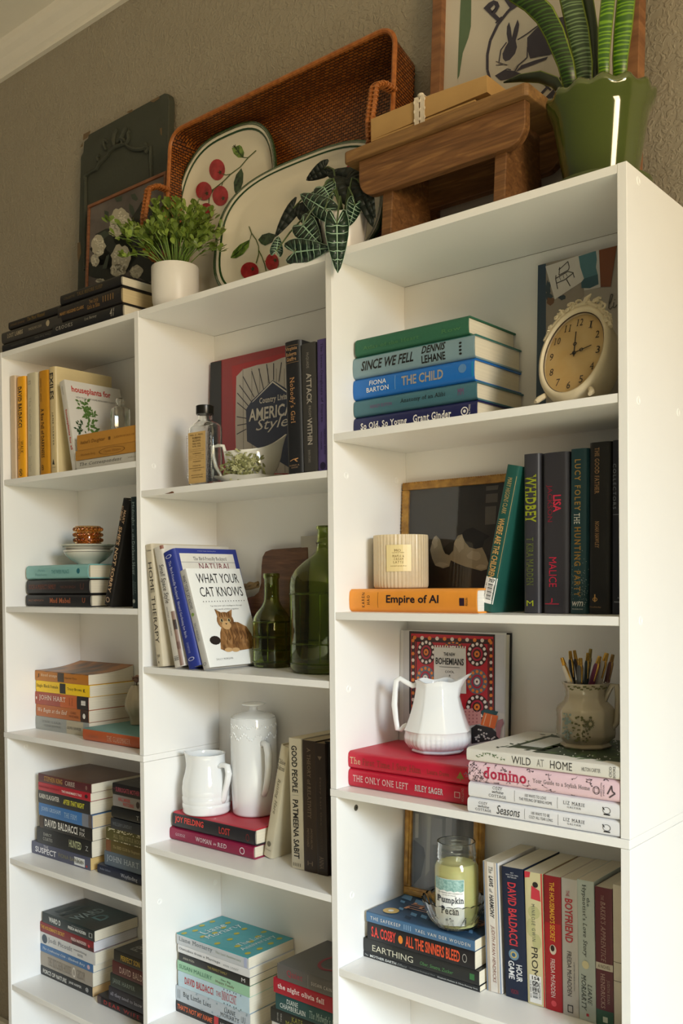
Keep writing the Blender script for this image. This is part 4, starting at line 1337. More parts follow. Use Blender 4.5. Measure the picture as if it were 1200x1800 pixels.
def sticker(x0, x1, v0, v1):
    def f(byc, sp, un):
        put_rect(byc.setdefault(('price_sticker', '#ecece8'), MB()), sp(.0005), un(x0), un(x1), v0, v1)
        t = byc.setdefault(('barcode', '#222222'), MB())
        for i in range(11):
            a = un(x0 + (x1 - x0) * (.14 + .065 * i))
            put_rect(t, sp(.0008), a, a + (.003 if i % 3 else .006), v0 + (v1 - v0) * .25, v0 + (v1 - v0) * .68)
        put_poly(byc.setdefault(('publisher_mark', '#c8452f'), MB()), sp(.0006), disc(un(x1 + 15), v0 + .12, .012, .1, 8))
    return f


stack('of the seven-book stack', KL4, .0587, Z4L, [
    ('slate-blue paperback with white barcode sticker', False, '#54566a', 249, 703, 743, [('THE', 342, 378, .72, .92, '#d9d9de'), ('SUSPECT', 278, 440, .22, .68, '#ecebee', 'bold'), ('FIONA BARTON', 458, 655, .34, .66, '#8f8a63')], {'sart': sticker(580, 662, .14, .76), 'pages': '#d8b878', 'dp': .128}),
    ('black paperback with pale green title', False, '#1d1d1c', 288, 713, 632, [('DARCY', 342, 405, .56, .74, '#b9b9b2', 'serif'), ('COATES', 338, 410, .26, .46, '#b9b9b2', 'serif'), ('HUNTED', 540, 635, .30, .76, '#b3b78f', 'bold'), ('Z', 668, 688, .36, .64, '#b9b9b2')], {'pages': PP}),
    ('black paperback with large white author name', False, '#211f1d', 309, 718, 543, [('DAVID BALDACCI', 352, 606, .22, .82, '#ebe8e0', 'serif bold'), ('THE', 622, 662, .62, .8, '#d9d6ce'), ('FIX', 622, 662, .2, .5, '#d9d6ce')], {'bands': [(309, 340, .0, 1, '#4a3a2c')], 'pages': PP}),
    ('mid-blue paperback with pale serif lettering', False, '#3f74b0', 304, 719, 445, [('JOHN GRISHAM', 325, 475, .36, .76, '#b9cfe2', 'serif'), ('THE FIRM', 502, 600, .34, .72, '#a9c3da', 'serif')], {'bands': [(640, 718, .0, 1, '#7a7f8a'), (690, 718, .0, 1, '#8f7f74')], 'pages': '#d9c9a9'}),
    ('black paperback with yellow slanted title', False, '#2c2b2a', 298, 702, 346, [('KARIN SLAUGHTER', 308, 464, .40, .78, '#dcd8ce', 'bold'), ('AFTER THAT NIGHT', 494, 660, .34, .74, '#d8d23a', 'bold ital')], {'pages': PP}),
    ('narrow red paperback with white title', False, '#b3202f', 300, 704, 283, [('MARGARET ATWOOD', 308, 466, .38, .62, '#7a1820'), ('THE HANDMAID\'S TALE', 482, 638, .34, .64, '#ead8d2', 'bold')], {'sart': moon(662, 686, .3, .75, '#3a1014', False), 'pages': PP}),
    ('maroon paperback with gold author name', False, '#571f24', 300, 711, 214, [('STEPHEN KING', 346, 488, .26, .80, '#b98f4a', 'serif bold'), ('CARRIE', 510, 585, .26, .76, '#cfc2b2', 'serif')],
     {'front_c': ramp_mat('rusty_cover_print', [(0.35, '#4a2420'), (0.6, '#6b4a33')], scale=7, rough=.3), 'sart': moon(668, 682, .25, .7, '#a98a7a'), 'pages': PP}),
], 'paperbacks under the maroon book')
PD = '#cfc4ad'
XB = .4985
stack('of the dark eight-book stack', KL4, .0645, Z4L, [
    ('navy hardcover with white thin title', True, '#23283a', 763, 1097, 921, [('Robin Gilbert', 785, 868, .52, .70, '#9aa0b2', 'serif'), ('Wayfinding', 945, 1075, .24, .72, '#cfd3dc', 'serif')], {'X1': XB, 'dp': .135, 'yf': .060}),
    ('blue-grey paperback with silver capitals', False, '#5f6c78', 816, 1097, 818, [('JOHN HART', 835, 1085, .26, .76, '#b3bcc2', 'serif')], {'X1': XB}),
    ('olive paperback with tan lettering', False, '#5c5028', 829, 1097, 732, [('The BIRD CLUB for Beginners', 885, 1095, .34, .66, '#b3a677', 'serif')], {'X1': XB, 'bands': [(829, 866, .0, 1, '#7a4f34')]}),
    ('olive paperback with speckled edge band', False, '#57522a', 829, 1097, 636, [('ALL THE LITTLE HOUSES', 886, 1130, .28, .60, '#a9a078', 'serif')], {'X1': XB, 'sart': lambda byc, sp, un: [put_poly(byc.setdefault(('speckle_print', '#cfc8a9'), MB()), sp(.0004), disc(un(829 + random.Random(i).random() * 268), random.Random(i + 99).choice([.88, .95, .80, .06]), .012, .05, 5)) for i in range(60)]}),
    ('dark grey paperback with faint capitals', False, '#34373c', 866, 1097, 563, [('WILLIAM LANDAY', 880, 1032, .34, .66, '#7d838a', 'serif')], {'X1': XB}),
    ('plain black hardcover, third from top,', True, '#191a19', 873, 1097, 467, [('T', 1068, 1090, .3, .62, '#a9aaa6', 'serif')], {'X1': XB}),
    ('grey paperback with red capitals', False, '#8d8885', 882, 1097, 379, [('HALLMARK', 925, 1020, .54, .84, '#b3413f', 'serif bold'), ('WATCHING', 960, 1045, .16, .46, '#b3413f', 'serif bold')], {'X1': XB, 'sart': lambda byc, sp, un: put_poly(byc.setdefault(('cover_print', '#3a2a26'), MB()), sp(.0005), disc(un(1078), .5, .035, .3, 12))}),
    ('black paperback with dull red title', False, '#201c1c', 879, 1097, 290, [('THE', 884, 900, .45, .60, '#8a4a52'), ('SURROGATE MOTHER', 905, 1092, .28, .70, '#a04a58', 'bold')],
     {'X1': XB, 'art': lambda byc, fr: [put_text(byc.setdefault(('lettering', '#6a6866', 9), MB()), fr(.0006), s, .25, .85, .80 - i * .14, .88 - i * .14) for i, s in enumerate(('FROM THE', 'BESTSELLING', 'AUTHOR OF', 'THE HOUSEMAID'))]}),
], 'dark books against the right panel')

KL5 = (0, 1540, .225)
Z5L = LV['l5']


def ward_cover(byc, fr):
    put_text(byc.setdefault(('lettering', '#3f4a4a', 1), MB()), fr(.0006), 'FREIDA', .16, .66, .80, .90, 'bold')
    put_text(byc.setdefault(('lettering', '#3f4a4a', 2), MB()), fr(.0006), 'McFADDEN', .10, .74, .67, .77, 'bold')
    put_text(byc.setdefault(('lettering', '#7f8d8b', 3), MB()), fr(.0006), 'WARD', .12, .80, .42, .58, 'bold')
    put_text(byc.setdefault(('lettering', '#5f7f80', 4), MB()), fr(.0006), 'D', .38, .66, .20, .38, 'bold')


WC = ramp_mat('dark_teal_print', [(0.4, '#101514'), (0.75, '#24494b')], scale=6, rough=.3)
stack('of the lowest left stack', KL5, .079, Z5L, [
    ('black paperback with white distressed title', False, '#232321', 306, 718, 685, [('FORCE OF NATURE', 338, 520, .26, .72, '#dcdad2', 'bold'), ('JANE HARPER', 538, 636, .34, .66, '#cfcdc6', 'bold')], {'sart': moon(668, 690, .3, .75, '#d9d8d4'), 'pages': '#d9b98a', 'dp': .118}),
    ('taupe paperback with faded capitals', False, '#9c9284', 318, 720, 583, [('THE KITCHEN HOUSE', 375, 555, .20, .80, '#7d7468', 'serif'), ('GRISSOM', 600, 662, .2, .8, '#7d7468', 'serif')], {'sart': ring_mark(578, .5, '#d3ccbf', .03, .36, .35), 'pages': PP}),
    ('blue paperback with cream cursive title', False, '#3d6a9a', 316, 723, 521, [('The Confession Club - Elizabeth Berg', 336, 662, .34, .70, '#d9dfe0', 'serif ital')], {'sart': moon(680, 702, .25, .8, '#c9a9b4', False), 'pages': PP}),
    ('light grey paperback with large serif name', False, '#c9c8c6', 314, 738, 429, [('Jodi Picoult', 378, 565, .26, .76, '#6f7076', 'serif'), ('vanishing', 574, 675, .52, .74, '#4a4b50', 'serif'), ('acts', 606, 645, .24, .46, '#4a4b50', 'serif')], {'sart': moon(330, 370, .12, .9, '#3d4a56', False), 'pages': PP}),
    ('dark red paperback with yellow capitals', False, '#7d1820', 311, 728, 349, [('THE HOUSEMAID\'S SECRET', 322, 505, .40, .76, '#d0a040', 'bold'), ('FREIDA McFADDEN', 555, 672, .36, .66, '#dccac4', 'bold')], {'bands': [(560, 728, .0, .4, '#4a1418')], 'sart': moon(686, 702, .3, .6, '#d84a52', False), 'pages': '#dcdce2'}),
    ('black and teal paperback with white lettering on cover', False, '#1a2728', 331, 734, 275, [('WARD D', 384, 474, .28, .76, '#e3e6e2', 'bold'), ('FREIDA McFADDEN', 532, 670, .34, .62, '#e3e6e2', 'bold'), ('BESTSELLING AUTHOR', 560, 650, .70, .78, '#a9b0ae')], {'front_c': WC, 'art': ward_cover, 'pages': PP, 'sart': square_mark(694, 720, .3, .7, '#c9d0ce')}),
], 'paperbacks in the lowest left stack')
stack('of the dark lowest stack', KL5, .0674, Z5L, [
    ('black hardcover with spaced red capitals', True, '#231c1c', 763, 1110, 922, [('DEAR WIFE', 815, 1090, .34, .74, '#c23a34', 'wide')], {'X1': XB, 'bands': [(763, 792, .1, .9, '#5a4a46')], 'dp': .13}),
    ('dark indigo paperback with pale lower-case title', False, '#26242f', 850, 1110, 853, [('all they need to know', 865, 1110, .34, .66, '#b9b9c6', 'serif')], {'X1': XB}),
    ('dark green paperback with grey capitals', False, '#232c28', 862, 1110, 752, [('JANE HARPER', 882, 1055, .30, .70, '#8d9a92', 'serif')], {'X1': XB}),
    ('maroon paperback with pale author name', False, '#4f1c20', 878, 1110, 654, [('DAVID BALDACCI', 935, 1190, .28, .74, '#c9b3a9', 'serif')], {'X1': XB}),
    ('black paperback with yellow capitals', False, '#1e1d1b', 890, 1110, 568, [('PERFECT SON', 945, 1092, .26, .72, '#b99a3a', 'bold')],
     {'X1': XB, 'art': lambda byc, fr: [put_text(byc.setdefault(('lettering', '#8a8a86', 9 + i), MB()), fr(.0006), s, .15, .85, .70 - i * .2, .84 - i * .2, 'bold') for i, s in enumerate(('FREIDA', 'McFADDEN'))]}),
], 'dark books in the lowest left stack')

# ================================================================== books on top of the left bookcase
KT = (0, 540, .1)
KT2 = (0, 0, .35556)
GT = 'dark books on top of the left bookcase'
stack('of the top-left trio', KT, .006, HT, [
    ('black hardcover with upside-down grey lettering', True, '#191817', 45, 960, 655, [('Close Your Eyes', 620, 905, .40, .72, '#6a665e', 'serif flip'), ('CHRIS EWAN', 210, 470, .40, .62, '#57534b', 'flip')], {'X1': .247}),
    ('charcoal hardcover with pale gothic title', True, '#3a3631', 38, 975, 440, [('LOST LAMBS', 140, 415, .34, .68, '#a3957a', 'serif bold'), ('MADELINE CASH', 520, 745, .40, .60, '#a3957a')], {'X1': .2475, 'sart': moon(825, 888, .28, .76, '#a3957a', False)}),
    ('black hardcover with gold serif title', True, '#1d1a17', 155, 950, 258, [('DENNIS LEHANE', 190, 440, .30, .56, '#7a5f3c'), ('The Most Wanted', 490, 795, .30, .74, '#8d7038', 'serif')], {'X1': .2435}),
], GT, dpref=.135)
stack('of the stack beside the white pot', KT2, .006, HT, [
    ('black hardcover with spaced silver capitals', True, '#1a1a1a', 262, 598, 1604, [('CROOKS', 280, 362, .42, .70, '#b3ada0', 'serif wide'), ('Lou Berney', 422, 482, .46, .72, '#a39d90', 'serif'), ('41', 547, 568, .24, .8, '#b3ada0', 'ital')], {'X1': .4585}),
    ('black hardcover with small gold lettering', True, '#211d1b', 288, 592, 1515, [('MARY HIGGINS CLARK', 300, 420, .34, .54, '#9a7440', 'bold'), ('Two Little', 445, 490, .50, .74, '#9a7440', 'serif'), ('Girls in Blue', 435, 497, .20, .44, '#9a7440', 'serif'), ('IIIII', 512, 566, .34, .70, '#7a5c34')], {'X1': .4545, 'pages': '#dcc79a'}),
    ('black hardcover with faint gold capitals', True, '#1b1918', 300, 592, 1458, [('CELESTE', 318, 372, .36, .58, '#6a5636'), ('TALK BEFORE SLEEP', 384, 510, .34, .66, '#7a6238', 'serif')], {'X1': .4540}),
], GT, dpref=.145)

# ================================================================== helpers for ornaments
def lean(x, y, z, deg):
    """leaning board: local x to the right, local y up (tilting back), local z towards the room"""
    a = math.radians(deg)
    s, c = math.sin(a), math.cos(a)
    return Matrix(((1, 0, 0, x), (0, s, -c, y), (0, c, s, z), (0, 0, 0, 1)))


def on_plane(M, px, py):
    n = M.col[2].to_3d()
    p0 = M.translation
    d = _ray(px, py)
    p = CAM + d * ((p0 - CAM).dot(n) / d.dot(n))
    q = M.inverted() @ p
    return q.x, q.y


def plane_fn(M, K, e):
    """picture-view coordinates -> point on the leaning plane, raised by e"""
    def f(x, y):
        u, v = on_plane(M, K[0] + x * K[2], K[1] + y * K[2])
        return (u, v, e)
    return f


def mpp(P):
    return (Vector(P) - CAM).dot(fw) / FPX


def turned(name, label, cat, base, rot=0.0, group=None):
    """thing standing at base, local x = to the right as seen from the camera"""
    M = Matrix.Translation(Vector(base)) @ Matrix.Rotation(RZ + rot, 4, 'Z')
    return thing(name, label, cat, group=group, M=M)


def thick(prof, t):
    """close a (r, z) profile with an inner wall of thickness t"""
    inner = []
    for i, (r, z) in enumerate(prof):
        inner.append((max(0.0004, r - t), z + (t if i == 0 else 0)))
    return prof + inner[::-1]


def ell(cx, cy, rx, ry, n=14, a0=0.0):
    return [(cx + rx * math.cos(a0 + 2 * math.pi * i / n), cy + ry * math.sin(a0 + 2 * math.pi * i / n)) for i in range(n)]


def blob(cx, cy, rx, ry, n=16, rough=.12, seed=0):
    r = random.Random(seed)
    return [(cx + rx * math.cos(2 * math.pi * i / n) * (1 + r.uniform(-rough, rough)), cy + ry * math.sin(2 * math.pi * i / n) * (1 + r.uniform(-rough, rough))) for i in range(n)]


def flat(parent, name, fn, polys, c, rough=.5):
    mb = MB()
    for p in polys:
        mb.add([fn(a, b) for a, b in p], [tuple(range(len(p)))])
    return mb.build(name, c if not isinstance(c, str) else mat(c, rough, .08, 60), parent)


def ribbon(fn, pts, wd):
    out = []
    for (a, b), (c, d) in zip(pts[:-1], pts[1:]):
        L_ = math.hypot(c - a, d - b) or 1e-6
        nx, ny = -(d - b) / L_ * wd / 2, (c - a) / L_ * wd / 2
        out.append([(a - nx, b - ny), (c - nx, d - ny), (c + nx, d + ny), (a + nx, b + ny)])
    return out


# ================================================================== on top of the bookcases
# ---- dark chipped panel
KP = (120, 150, .25)
M = lean(0.0, .176, HT, 2.6)
t = thing('carved_panel', 'dark green chipped wooden panel with carved swag, leaning on the wall', 'panel', M=M)
f0 = plane_fn(M, KP, 0)
xl = f0(82, 700)[0]; xr = f0(702, 300)[0]; tp = f0(390, 205)[1]
PG = mat('#3a3d33', .62, .18, 25, bump=.15, bscale=120)
poly = [(xl, 0), (xr, 0), (xr, tp - .02), (xr - .006, tp - .004), (xr - .016, tp), (xl + .030, tp - .004), (xl + .028, tp - .012), (xl + .012, tp - .016), (xl + .010, tp - .04), (xl, tp - .05)]
MB().prism(poly, lambda p: (p[0], p[1], -.018), lambda p: (p[0], p[1], 0)).build('board', PG, t, bevel=.0015)
f1 = plane_fn(M, KP, .003)


def relief(parent, name, K, M, paths, r, m, e=.002):
    mb = MB()
    for pts in paths:
        P = [Vector((*on_plane(M, K[0] + a * K[2], K[1] + b * K[2]), e)) for a, b in pts]
        mb.tube(P, [r * (.5 + .5 * math.sin(math.pi * (i + .6) / (len(P) + .2))) for i in range(len(P))], 7)
    return mb.build(name, m, parent, smooth=True)


relief(t, 'moulding', KP, M, [[(583, 430), (584, 500), (585, 570), (588, 680)]], .0045, PG)
relief(t, 'moulding', KP, M, [[(128, 640), (126, 800), (124, 1000), (120, 1300)]], .0045, PG)
orn = relief(t, 'carved_swag', KP, M, [[(130, 640), (165, 610), (205, 590), (225, 550), (255, 525), (280, 500)], [(280, 500), (300, 465), (330, 440), (370, 425), (405, 415)], [(405, 415), (430, 440), (470, 455), (520, 455), (560, 440), (575, 455)],
             [(270, 460), (255, 420), (262, 390), (280, 400)], [(330, 440), (320, 390), (330, 340), (350, 310)], [(385, 425), (380, 370), (400, 320), (415, 300)], [(410, 420), (430, 380), (425, 345), (440, 320)], [(350, 400), (370, 380), (395, 385), (410, 400)],
             [(215, 540), (210, 510), (225, 495)], [(540, 450), (552, 425), (548, 410)], [(140, 625), (120, 650), (128, 680)], [(575, 440), (555, 470), (545, 455)]], .0052, PG)
for i, pl in enumerate(([(108, 345), (160, 318), (150, 345), (135, 370), (105, 388)], [(410, 190), (452, 168), (455, 185), (430, 196)], [(575, 112), (638, 78), (645, 92), (600, 122)], [(645, 305), (660, 298), (660, 355), (650, 345)], [(82, 440), (104, 400), (104, 430)], [(66, 1110), (86, 1100), (92, 1180), (72, 1250), (62, 1200)], [(78, 650), (86, 655), (84, 690), (76, 690)])):
    flat(t, 'worn_patch', plane_fn(M, KP, .0008), [[(min(max(a, 84 if b < 1000 else 66), 700), b) for a, b in pl]], '#6d5a41', .8)

# ---- flower painting
M = lean(0.0, .146, HT, 3.0)
t = thing('flower_painting', 'small framed painting of white hydrangeas on dark ground', 'painting', M=M)
f0 = plane_fn(M, KP, 0)
xl = f0(140, 1000)[0]; tp = f0(140, 850)[1]; xr = xl + .285
FWD = ramp_mat('brown_frame_wood', [(0.3, '#6a3f26'), (0.7, '#8d5a38')], scale=30, stretch=(1, 6, 1), rough=.45)
for r in ((xl, xr, tp - .007, tp), (xl, xr, 0, .007), (xl, xl + .007, .007, tp - .007), (xr - .007, xr, .007, tp - .007)):
    MB().box(r[0], r[1], r[2], r[3], -.015, .004).build('frame_bar', FWD, t, bevel=.0008)
MB().box(xl + .006, xr - .006, .006, tp - .006, -.010, 0).build('canvas', ramp_mat('mauve_canvas', [(0.3, '#4a4340'), (0.7, '#6e655f')], scale=9, rough=.7), t)
e = lambda z: plane_fn(M, KP, z)
flat(t, 'painted_foliage', e(.0004), [blob(330, 1150, 150, 170, 18, .25, 1), blob(250, 1280, 110, 110, 16, .3, 2), blob(430, 1050, 110, 120, 16, .25, 3), blob(560, 980, 110, 150, 16, .2, 4), blob(560, 1230, 150, 150, 16, .2, 5)], '#23261f', .7)
flat(t, 'painted_leaf', e(.0006), [[(440, 770), (470, 760), (492, 800), (478, 815), (450, 800)], [(428, 830), (455, 850), (470, 900), (450, 920), (430, 880)], [(255, 880), (285, 890), (285, 940), (258, 950)], [(325, 790), (380, 780), (375, 815), (340, 820)], [(200, 1060), (260, 1020), (290, 1050), (240, 1090)], [(240, 1290), (270, 1200), (290, 1190), (270, 1290)]], '#3c4438', .7)
for i, (a, b, rx, ry) in enumerate(((365, 945, 75, 82), (335, 1020, 48, 50), (215, 1130, 48, 75), (190, 1230, 28, 48), (370, 1220, 68, 95), (350, 1300, 55, 45), (480, 1310, 45, 45), (225, 1375, 30, 15))):
    flat(t, 'painted_flower', e(.0008), [blob(a, b, rx, ry, 22, .14, 20 + i)], '#b3ac97', .8)
    r = random.Random(i)
    flat(t, 'painted_petals', e(.0010), [blob(a + r.uniform(-.75, .75) * rx * .9, b + r.uniform(-.75, .75) * ry * .9, 7, 6, 6, .2, j) for j in range(34)], '#d6d0bd', .8)

# ---- rattan tray
KT3 = (280, 30, .4)


def weave(name, ax, sx=85.0):
    m = bpy.data.materials.new(name)
    m.use_nodes = True
    nt = m.node_tree
    b = nt.nodes['Principled BSDF']
    tc = nt.nodes.new('ShaderNodeTexCoord')
    sp = nt.nodes.new('ShaderNodeSeparateXYZ')
    cb = nt.nodes.new('ShaderNodeCombineXYZ')
    nt.links.new(tc.outputs['Object'], sp.inputs[0])
    nt.links.new(sp.outputs[ax[0]], cb.inputs[0])
    nt.links.new(sp.outputs[ax[1]], cb.inputs[1])
    br = nt.nodes.new('ShaderNodeTexBrick')
    br.offset = .5
    br.inputs['Scale'].default_value = sx
    br.inputs['Mortar Size'].default_value = .085
    br.inputs['Mortar Smooth'].default_value = .6
    br.inputs['Brick Width'].default_value = .95
    br.inputs['Row Height'].default_value = .48
    br.inputs['Color1'].default_value = (*lin('#96561f'), 1)
    br.inputs['Color2'].default_value = (*lin('#733c14'), 1)
    br.inputs['Mortar'].default_value = (*lin('#241006'), 1)
    nt.links.new(cb.outputs[0], br.inputs['Vector'])
    nt.links.new(br.outputs[0], b.inputs['Base Color'])
    bn = nt.nodes.new('ShaderNodeBump')
    bn.invert = True
    bn.inputs['Strength'].default_value = 1.0
    bn.inputs['Distance'].default_value = .003
    nt.links.new(br.outputs[1], bn.inputs['Height'])
    nt.links.new(bn.outputs[0], b.inputs['Normal'])
    b.inputs['Roughness'].default_value = .38
    return m


M = lean(0.0, .182, HT + .001, 4.5)
t = thing('rattan_tray', 'large brown rattan tray with raised handles, propped on its long side', 'tray', M=M)
RIM = ramp_mat('rattan_cane', [(0.3, '#8d4f22'), (0.7, '#b26d33')], tex='noise', scale=120, rough=.35)
hW = .074                                  # wall height towards the room
Mr = M @ Matrix.Translation((0, 0, hW))
u0, _ = on_plane(Mr, 300, 240)
u1, v1 = on_plane(Mr, 694, 80)
_, v1b = on_plane(Mr, 690, 44)
v1 = max(v1, v1b) - .002
cr = .035


def rr(x0, x1, y0, y1, r, n=6):
    out = []
    for cx_, cy_, a0 in ((x1 - r, y1 - r, 0), (x0 + r, y1 - r, 90), (x0 + r, y0 + r, 180), (x1 - r, y0 + r, 270)):
        for i in range(n + 1):
            a = math.radians(a0 + 90 * i / n)
            out.append((cx_ + r * math.cos(a), cy_ + r * math.sin(a)))
    return out


rim = rr(u0, u1, .002, v1, cr)
ins = .010
base = rr(u0 + ins, u1 - ins, .002 + ins, v1 - ins, cr - .005)
mb = MB()
mb.prism(base, lambda p: (p[0], p[1], 0), lambda p: (p[0], p[1], .006))
mb.build('woven_base', weave('rattan_weave_base', (0, 1)), t)
n = len(rim)
for nm, sel, ax in (('woven_wall', lambda i: True, None),):
    segs = {'top': [], 'left': [], 'bottom': [], 'right': []}
    for i in range(n):
        a, b_ = rim[i], rim[(i + 1) % n]
        dx, dy = abs(a[0] - b_[0]), abs(a[1] - b_[1])
        side = ('top' if (a[1] + b_[1]) / 2 > v1 / 2 else 'bottom') if dx > dy else ('right' if (a[0] + b_[0]) / 2 > (u0 + u1) / 2 else 'left')
        segs[side].append(i)
    for side, idx in segs.items():
        mb = MB()
        for i in idx:
            j = (i + 1) % n
            A, B, C_, D_ = rim[i], rim[j], base[j], base[i]
            th = .005
            ai, bi = (A[0] + (D_[0] - A[0]) * .4, A[1] + (D_[1] - A[1]) * .4), (B[0] + (C_[0] - B[0]) * .4, B[1] + (C_[1] - B[1]) * .4)
            mb.add([(*D_, .003), (*C_, .003), (*B, hW), (*A, hW), (*bi, hW), (*ai, hW), (C_[0] + (bi[0] - B[0]), C_[1] + (bi[1] - B[1]), .003), (D_[0] + (ai[0] - A[0]), D_[1] + (ai[1] - A[1]), .003)],
                   [(0, 1, 2, 3), (3, 2, 4, 5), (5, 4, 6, 7)])
        mb.build('woven_wall', weave('rattan_weave_' + side, (2, 1) if side in ('left', 'right') else (2, 0) if False else ((0, 2) if side in ('top', 'bottom') else (1, 2))), t, smooth=True)
P = [Vector((p[0], p[1], hW)) for p in rim]
MB().tube(P, .0048, 8, closed=True).build('rim', RIM, t, smooth=True)
for side in (-1, 1):
    ux = u0 if side < 0 else u1
    h1 = on_plane(Mr, 292, 336)[1] if side < 0 else on_plane(Mr, 694, 158)[1]
    h0 = h1 - .16
    pts = [(ux, h0, hW), (ux - .0 * side, h0 + .003, hW + .030), (ux, h0 + .018, hW + .052), (ux, (h0 + h1) / 2, hW + .060), (ux, h1 - .018, hW + .052), (ux, h1 - .003, hW + .030), (ux, h1, hW)]
    for off in (-.005, .005):
        MB().tube([Vector((p[0] + off, p[1], p[2])) for p in pts], .0042, 8).build('handle_cane', RIM, t, smooth=True)
    mb = MB()
    # binding wound round the two canes
    for k in range(len(pts) - 1):
        A, B = Vector(pts[k]), Vector(pts[k + 1])
        L_ = (B - A).length
        for q in range(max(1, int(L_ / .007))):
            c_ = A + (B - A) * ((q + .5) / max(1, int(L_ / .007)))
            ring = []
            dirv = (B - A).normalized()
            nx_ = Vector((1, 0, 0))
            ny_ = dirv.cross(nx_)
            ring = [c_ + nx_ * math.cos(x) * .0105 + ny_ * math.sin(x) * .0052 for x in [2 * math.pi * i / 10 for i in range(10)]]
            mb.tube(ring, .0011, 4, closed=True)
    mb.build('handle_binding', mat('#a9672f', .4, .15, 200), t, kind='stuff')

# ---- two platters
CREAM = mat('#ded5c0', .10, .03, 12, coat=.6, name='glazed_cream')
GREEN = mat('#2b4526', .14, .1, 60, coat=.5)


def superell(w_, h_, e, n=64):
    out = []
    for i in range(n):
        a = 2 * math.pi * i / n
        c_, s_ = math.cos(a), math.sin(a)
        out.append((w_ * math.copysign(abs(c_) ** (2 / e), c_), h_ * math.copysign(abs(s_) ** (2 / e), s_)))
    return out


def platter(label, M, cx_, cy_, w_, h_, e, K):
    t = thing('oval_platter', label, 'platter', M=M, group='berry-painted platters')
    n = 64
    o = superell(1, 1, e, n)
    rings = [(1.0, .014), (.985, .0165), (.93, .0130), (.88, .0085), (.83, .0050), (.78, .0040), (.5, .0040), (.0001, .0040)]
    back = [(.80, .0), (.97, .011)]
    mb = MB()
    allr = [(0.0001, 0.0)] + back + rings
    vs = [(cx_ + p[0] * w_ * k, cy_ + p[1] * h_ * k, z) for k, z in allr for p in o]
    fs = [(j * n + i, j * n + (i + 1) % n, (j + 1) * n + (i + 1) % n, (j + 1) * n + i) for j in range(len(allr) - 1) for i in range(n)]
    mb.add(vs, fs)
    mb.build('dish', CREAM, t, smooth=True, sharp=60)

    def zz(k):
        for (k0, z0), (k1, z1) in zip(rings[:-1], rings[1:]):
            if k1 <= k <= k0:
                return z0 + (z1 - z0) * (k0 - k) / (k0 - k1)
        return .004
    for ka, kb in ((1.004, .972), (.945, .925)):
        mb = MB()
        r0, r1 = (ka, zz(min(1, ka)) + .0006), (kb, zz(kb) + .0006)
        if ka > 1:
            r0 = (1.004, .0165)
            r1 = (.972, .0164)
        mb.add([(cx_ + p[0] * w_ * r0[0], cy_ + p[1] * h_ * r0[0], r0[1]) for p in o] + [(cx_ + p[0] * w_ * r1[0], cy_ + p[1] * h_ * r1[0], r1[1]) for p in o],
               [(i, (i + 1) % n, n + (i + 1) % n, n + i) for i in range(n)])
        if ka > 1:
            mb.add([(cx_ + p[0] * w_ * 1.004, cy_ + p[1] * h_ * 1.004, .0165) for p in o] + [(cx_ + p[0] * w_ * 1.006, cy_ + p[1] * h_ * 1.006, .0120) for p in o],
                   [(i, n + i, n + (i + 1) % n, (i + 1) % n) for i in range(n)])
        mb.build('rim_band', GREEN, t, smooth=True)
    return t, plane_fn(M @ Matrix.Translation((0, 0, .004)), K, .0004)


def paint_fn(M, K, z):
    g = plane_fn(M @ Matrix.Translation((0, 0, z)), K, 0)
    return lambda a, b: (g(a, b)[0], g(a, b)[1], z)


KPL = (310, 200, .175)
BER = ramp_mat('painted_berry_red', [(0.35, '#8f1f28'), (0.7, '#b8323a')], scale=60, rough=.15)
LEF = ramp_mat('painted_leaf_green', [(0.35, '#3f5a24'), (0.7, '#7f9a45')], scale=90, rough=.15)
DLF = ramp_mat('painted_leaf_dark', [(0.35, '#1d2f20'), (0.7, '#3f5536')], scale=90, rough=.15)
STM = mat('#4a5a2c', .2, .1, 60)
M1_ = lean(0.0, .146, HT + .008, 6.0)
l_, _ = on_plane(M1_, 324, 340)
r_, _ = on_plane(M1_, 495, 290)
_, tpp = on_plane(M1_, 445, 217)
t, _f = platter('upright cream platter with red berries and green rim, behind the bushy plant', M1_, (l_ + r_) / 2 - .003, tpp / 2, (r_ - l_) / 2 + .004, tpp / 2, 2.9, KPL)
e = lambda z: paint_fn(M1_, KPL, z)
for i, (a, b, rx, ry) in enumerate(((408, 562, 80, 107), (275, 775, 80, 93), (440, 824, 80, 102), (300, 985, 72, 90))):
    flat(t, 'painted_berry', e(.0046 if a > 350 else .0060), [ell(a, b, rx, ry, 20, .2)], BER)
    flat(t, 'berry_star', e(.0050 if a > 350 else .0066), [[(a + 30 + 26 * math.cos(x) * (1 if j % 2 else .35), b + 25 + 30 * math.sin(x) * (1 if j % 2 else .35)) for j, x in enumerate([k * math.pi / 5 for k in range(10)])]], '#3a3a20')
flat(t, 'painted_leaf', e(.0046), [[(530, 250), (600, 285), (655, 330), (680, 390), (672, 440), (620, 440), (575, 400), (550, 330)]], LEF)
flat(t, 'leaf_vein', e(.0052), ribbon(None, [(535, 260), (585, 330), (625, 385), (665, 435)], 8) + ribbon(None, [(560, 330), (590, 330), (590, 290)], 6) + ribbon(None, [(590, 380), (625, 385), (625, 330)], 6), '#2f4020')
flat(t, 'painted_leaf', e(.0046), [[(652, 545), (672, 600), (668, 690), (640, 770), (610, 842), (580, 770), (575, 690), (600, 610)]], DLF)
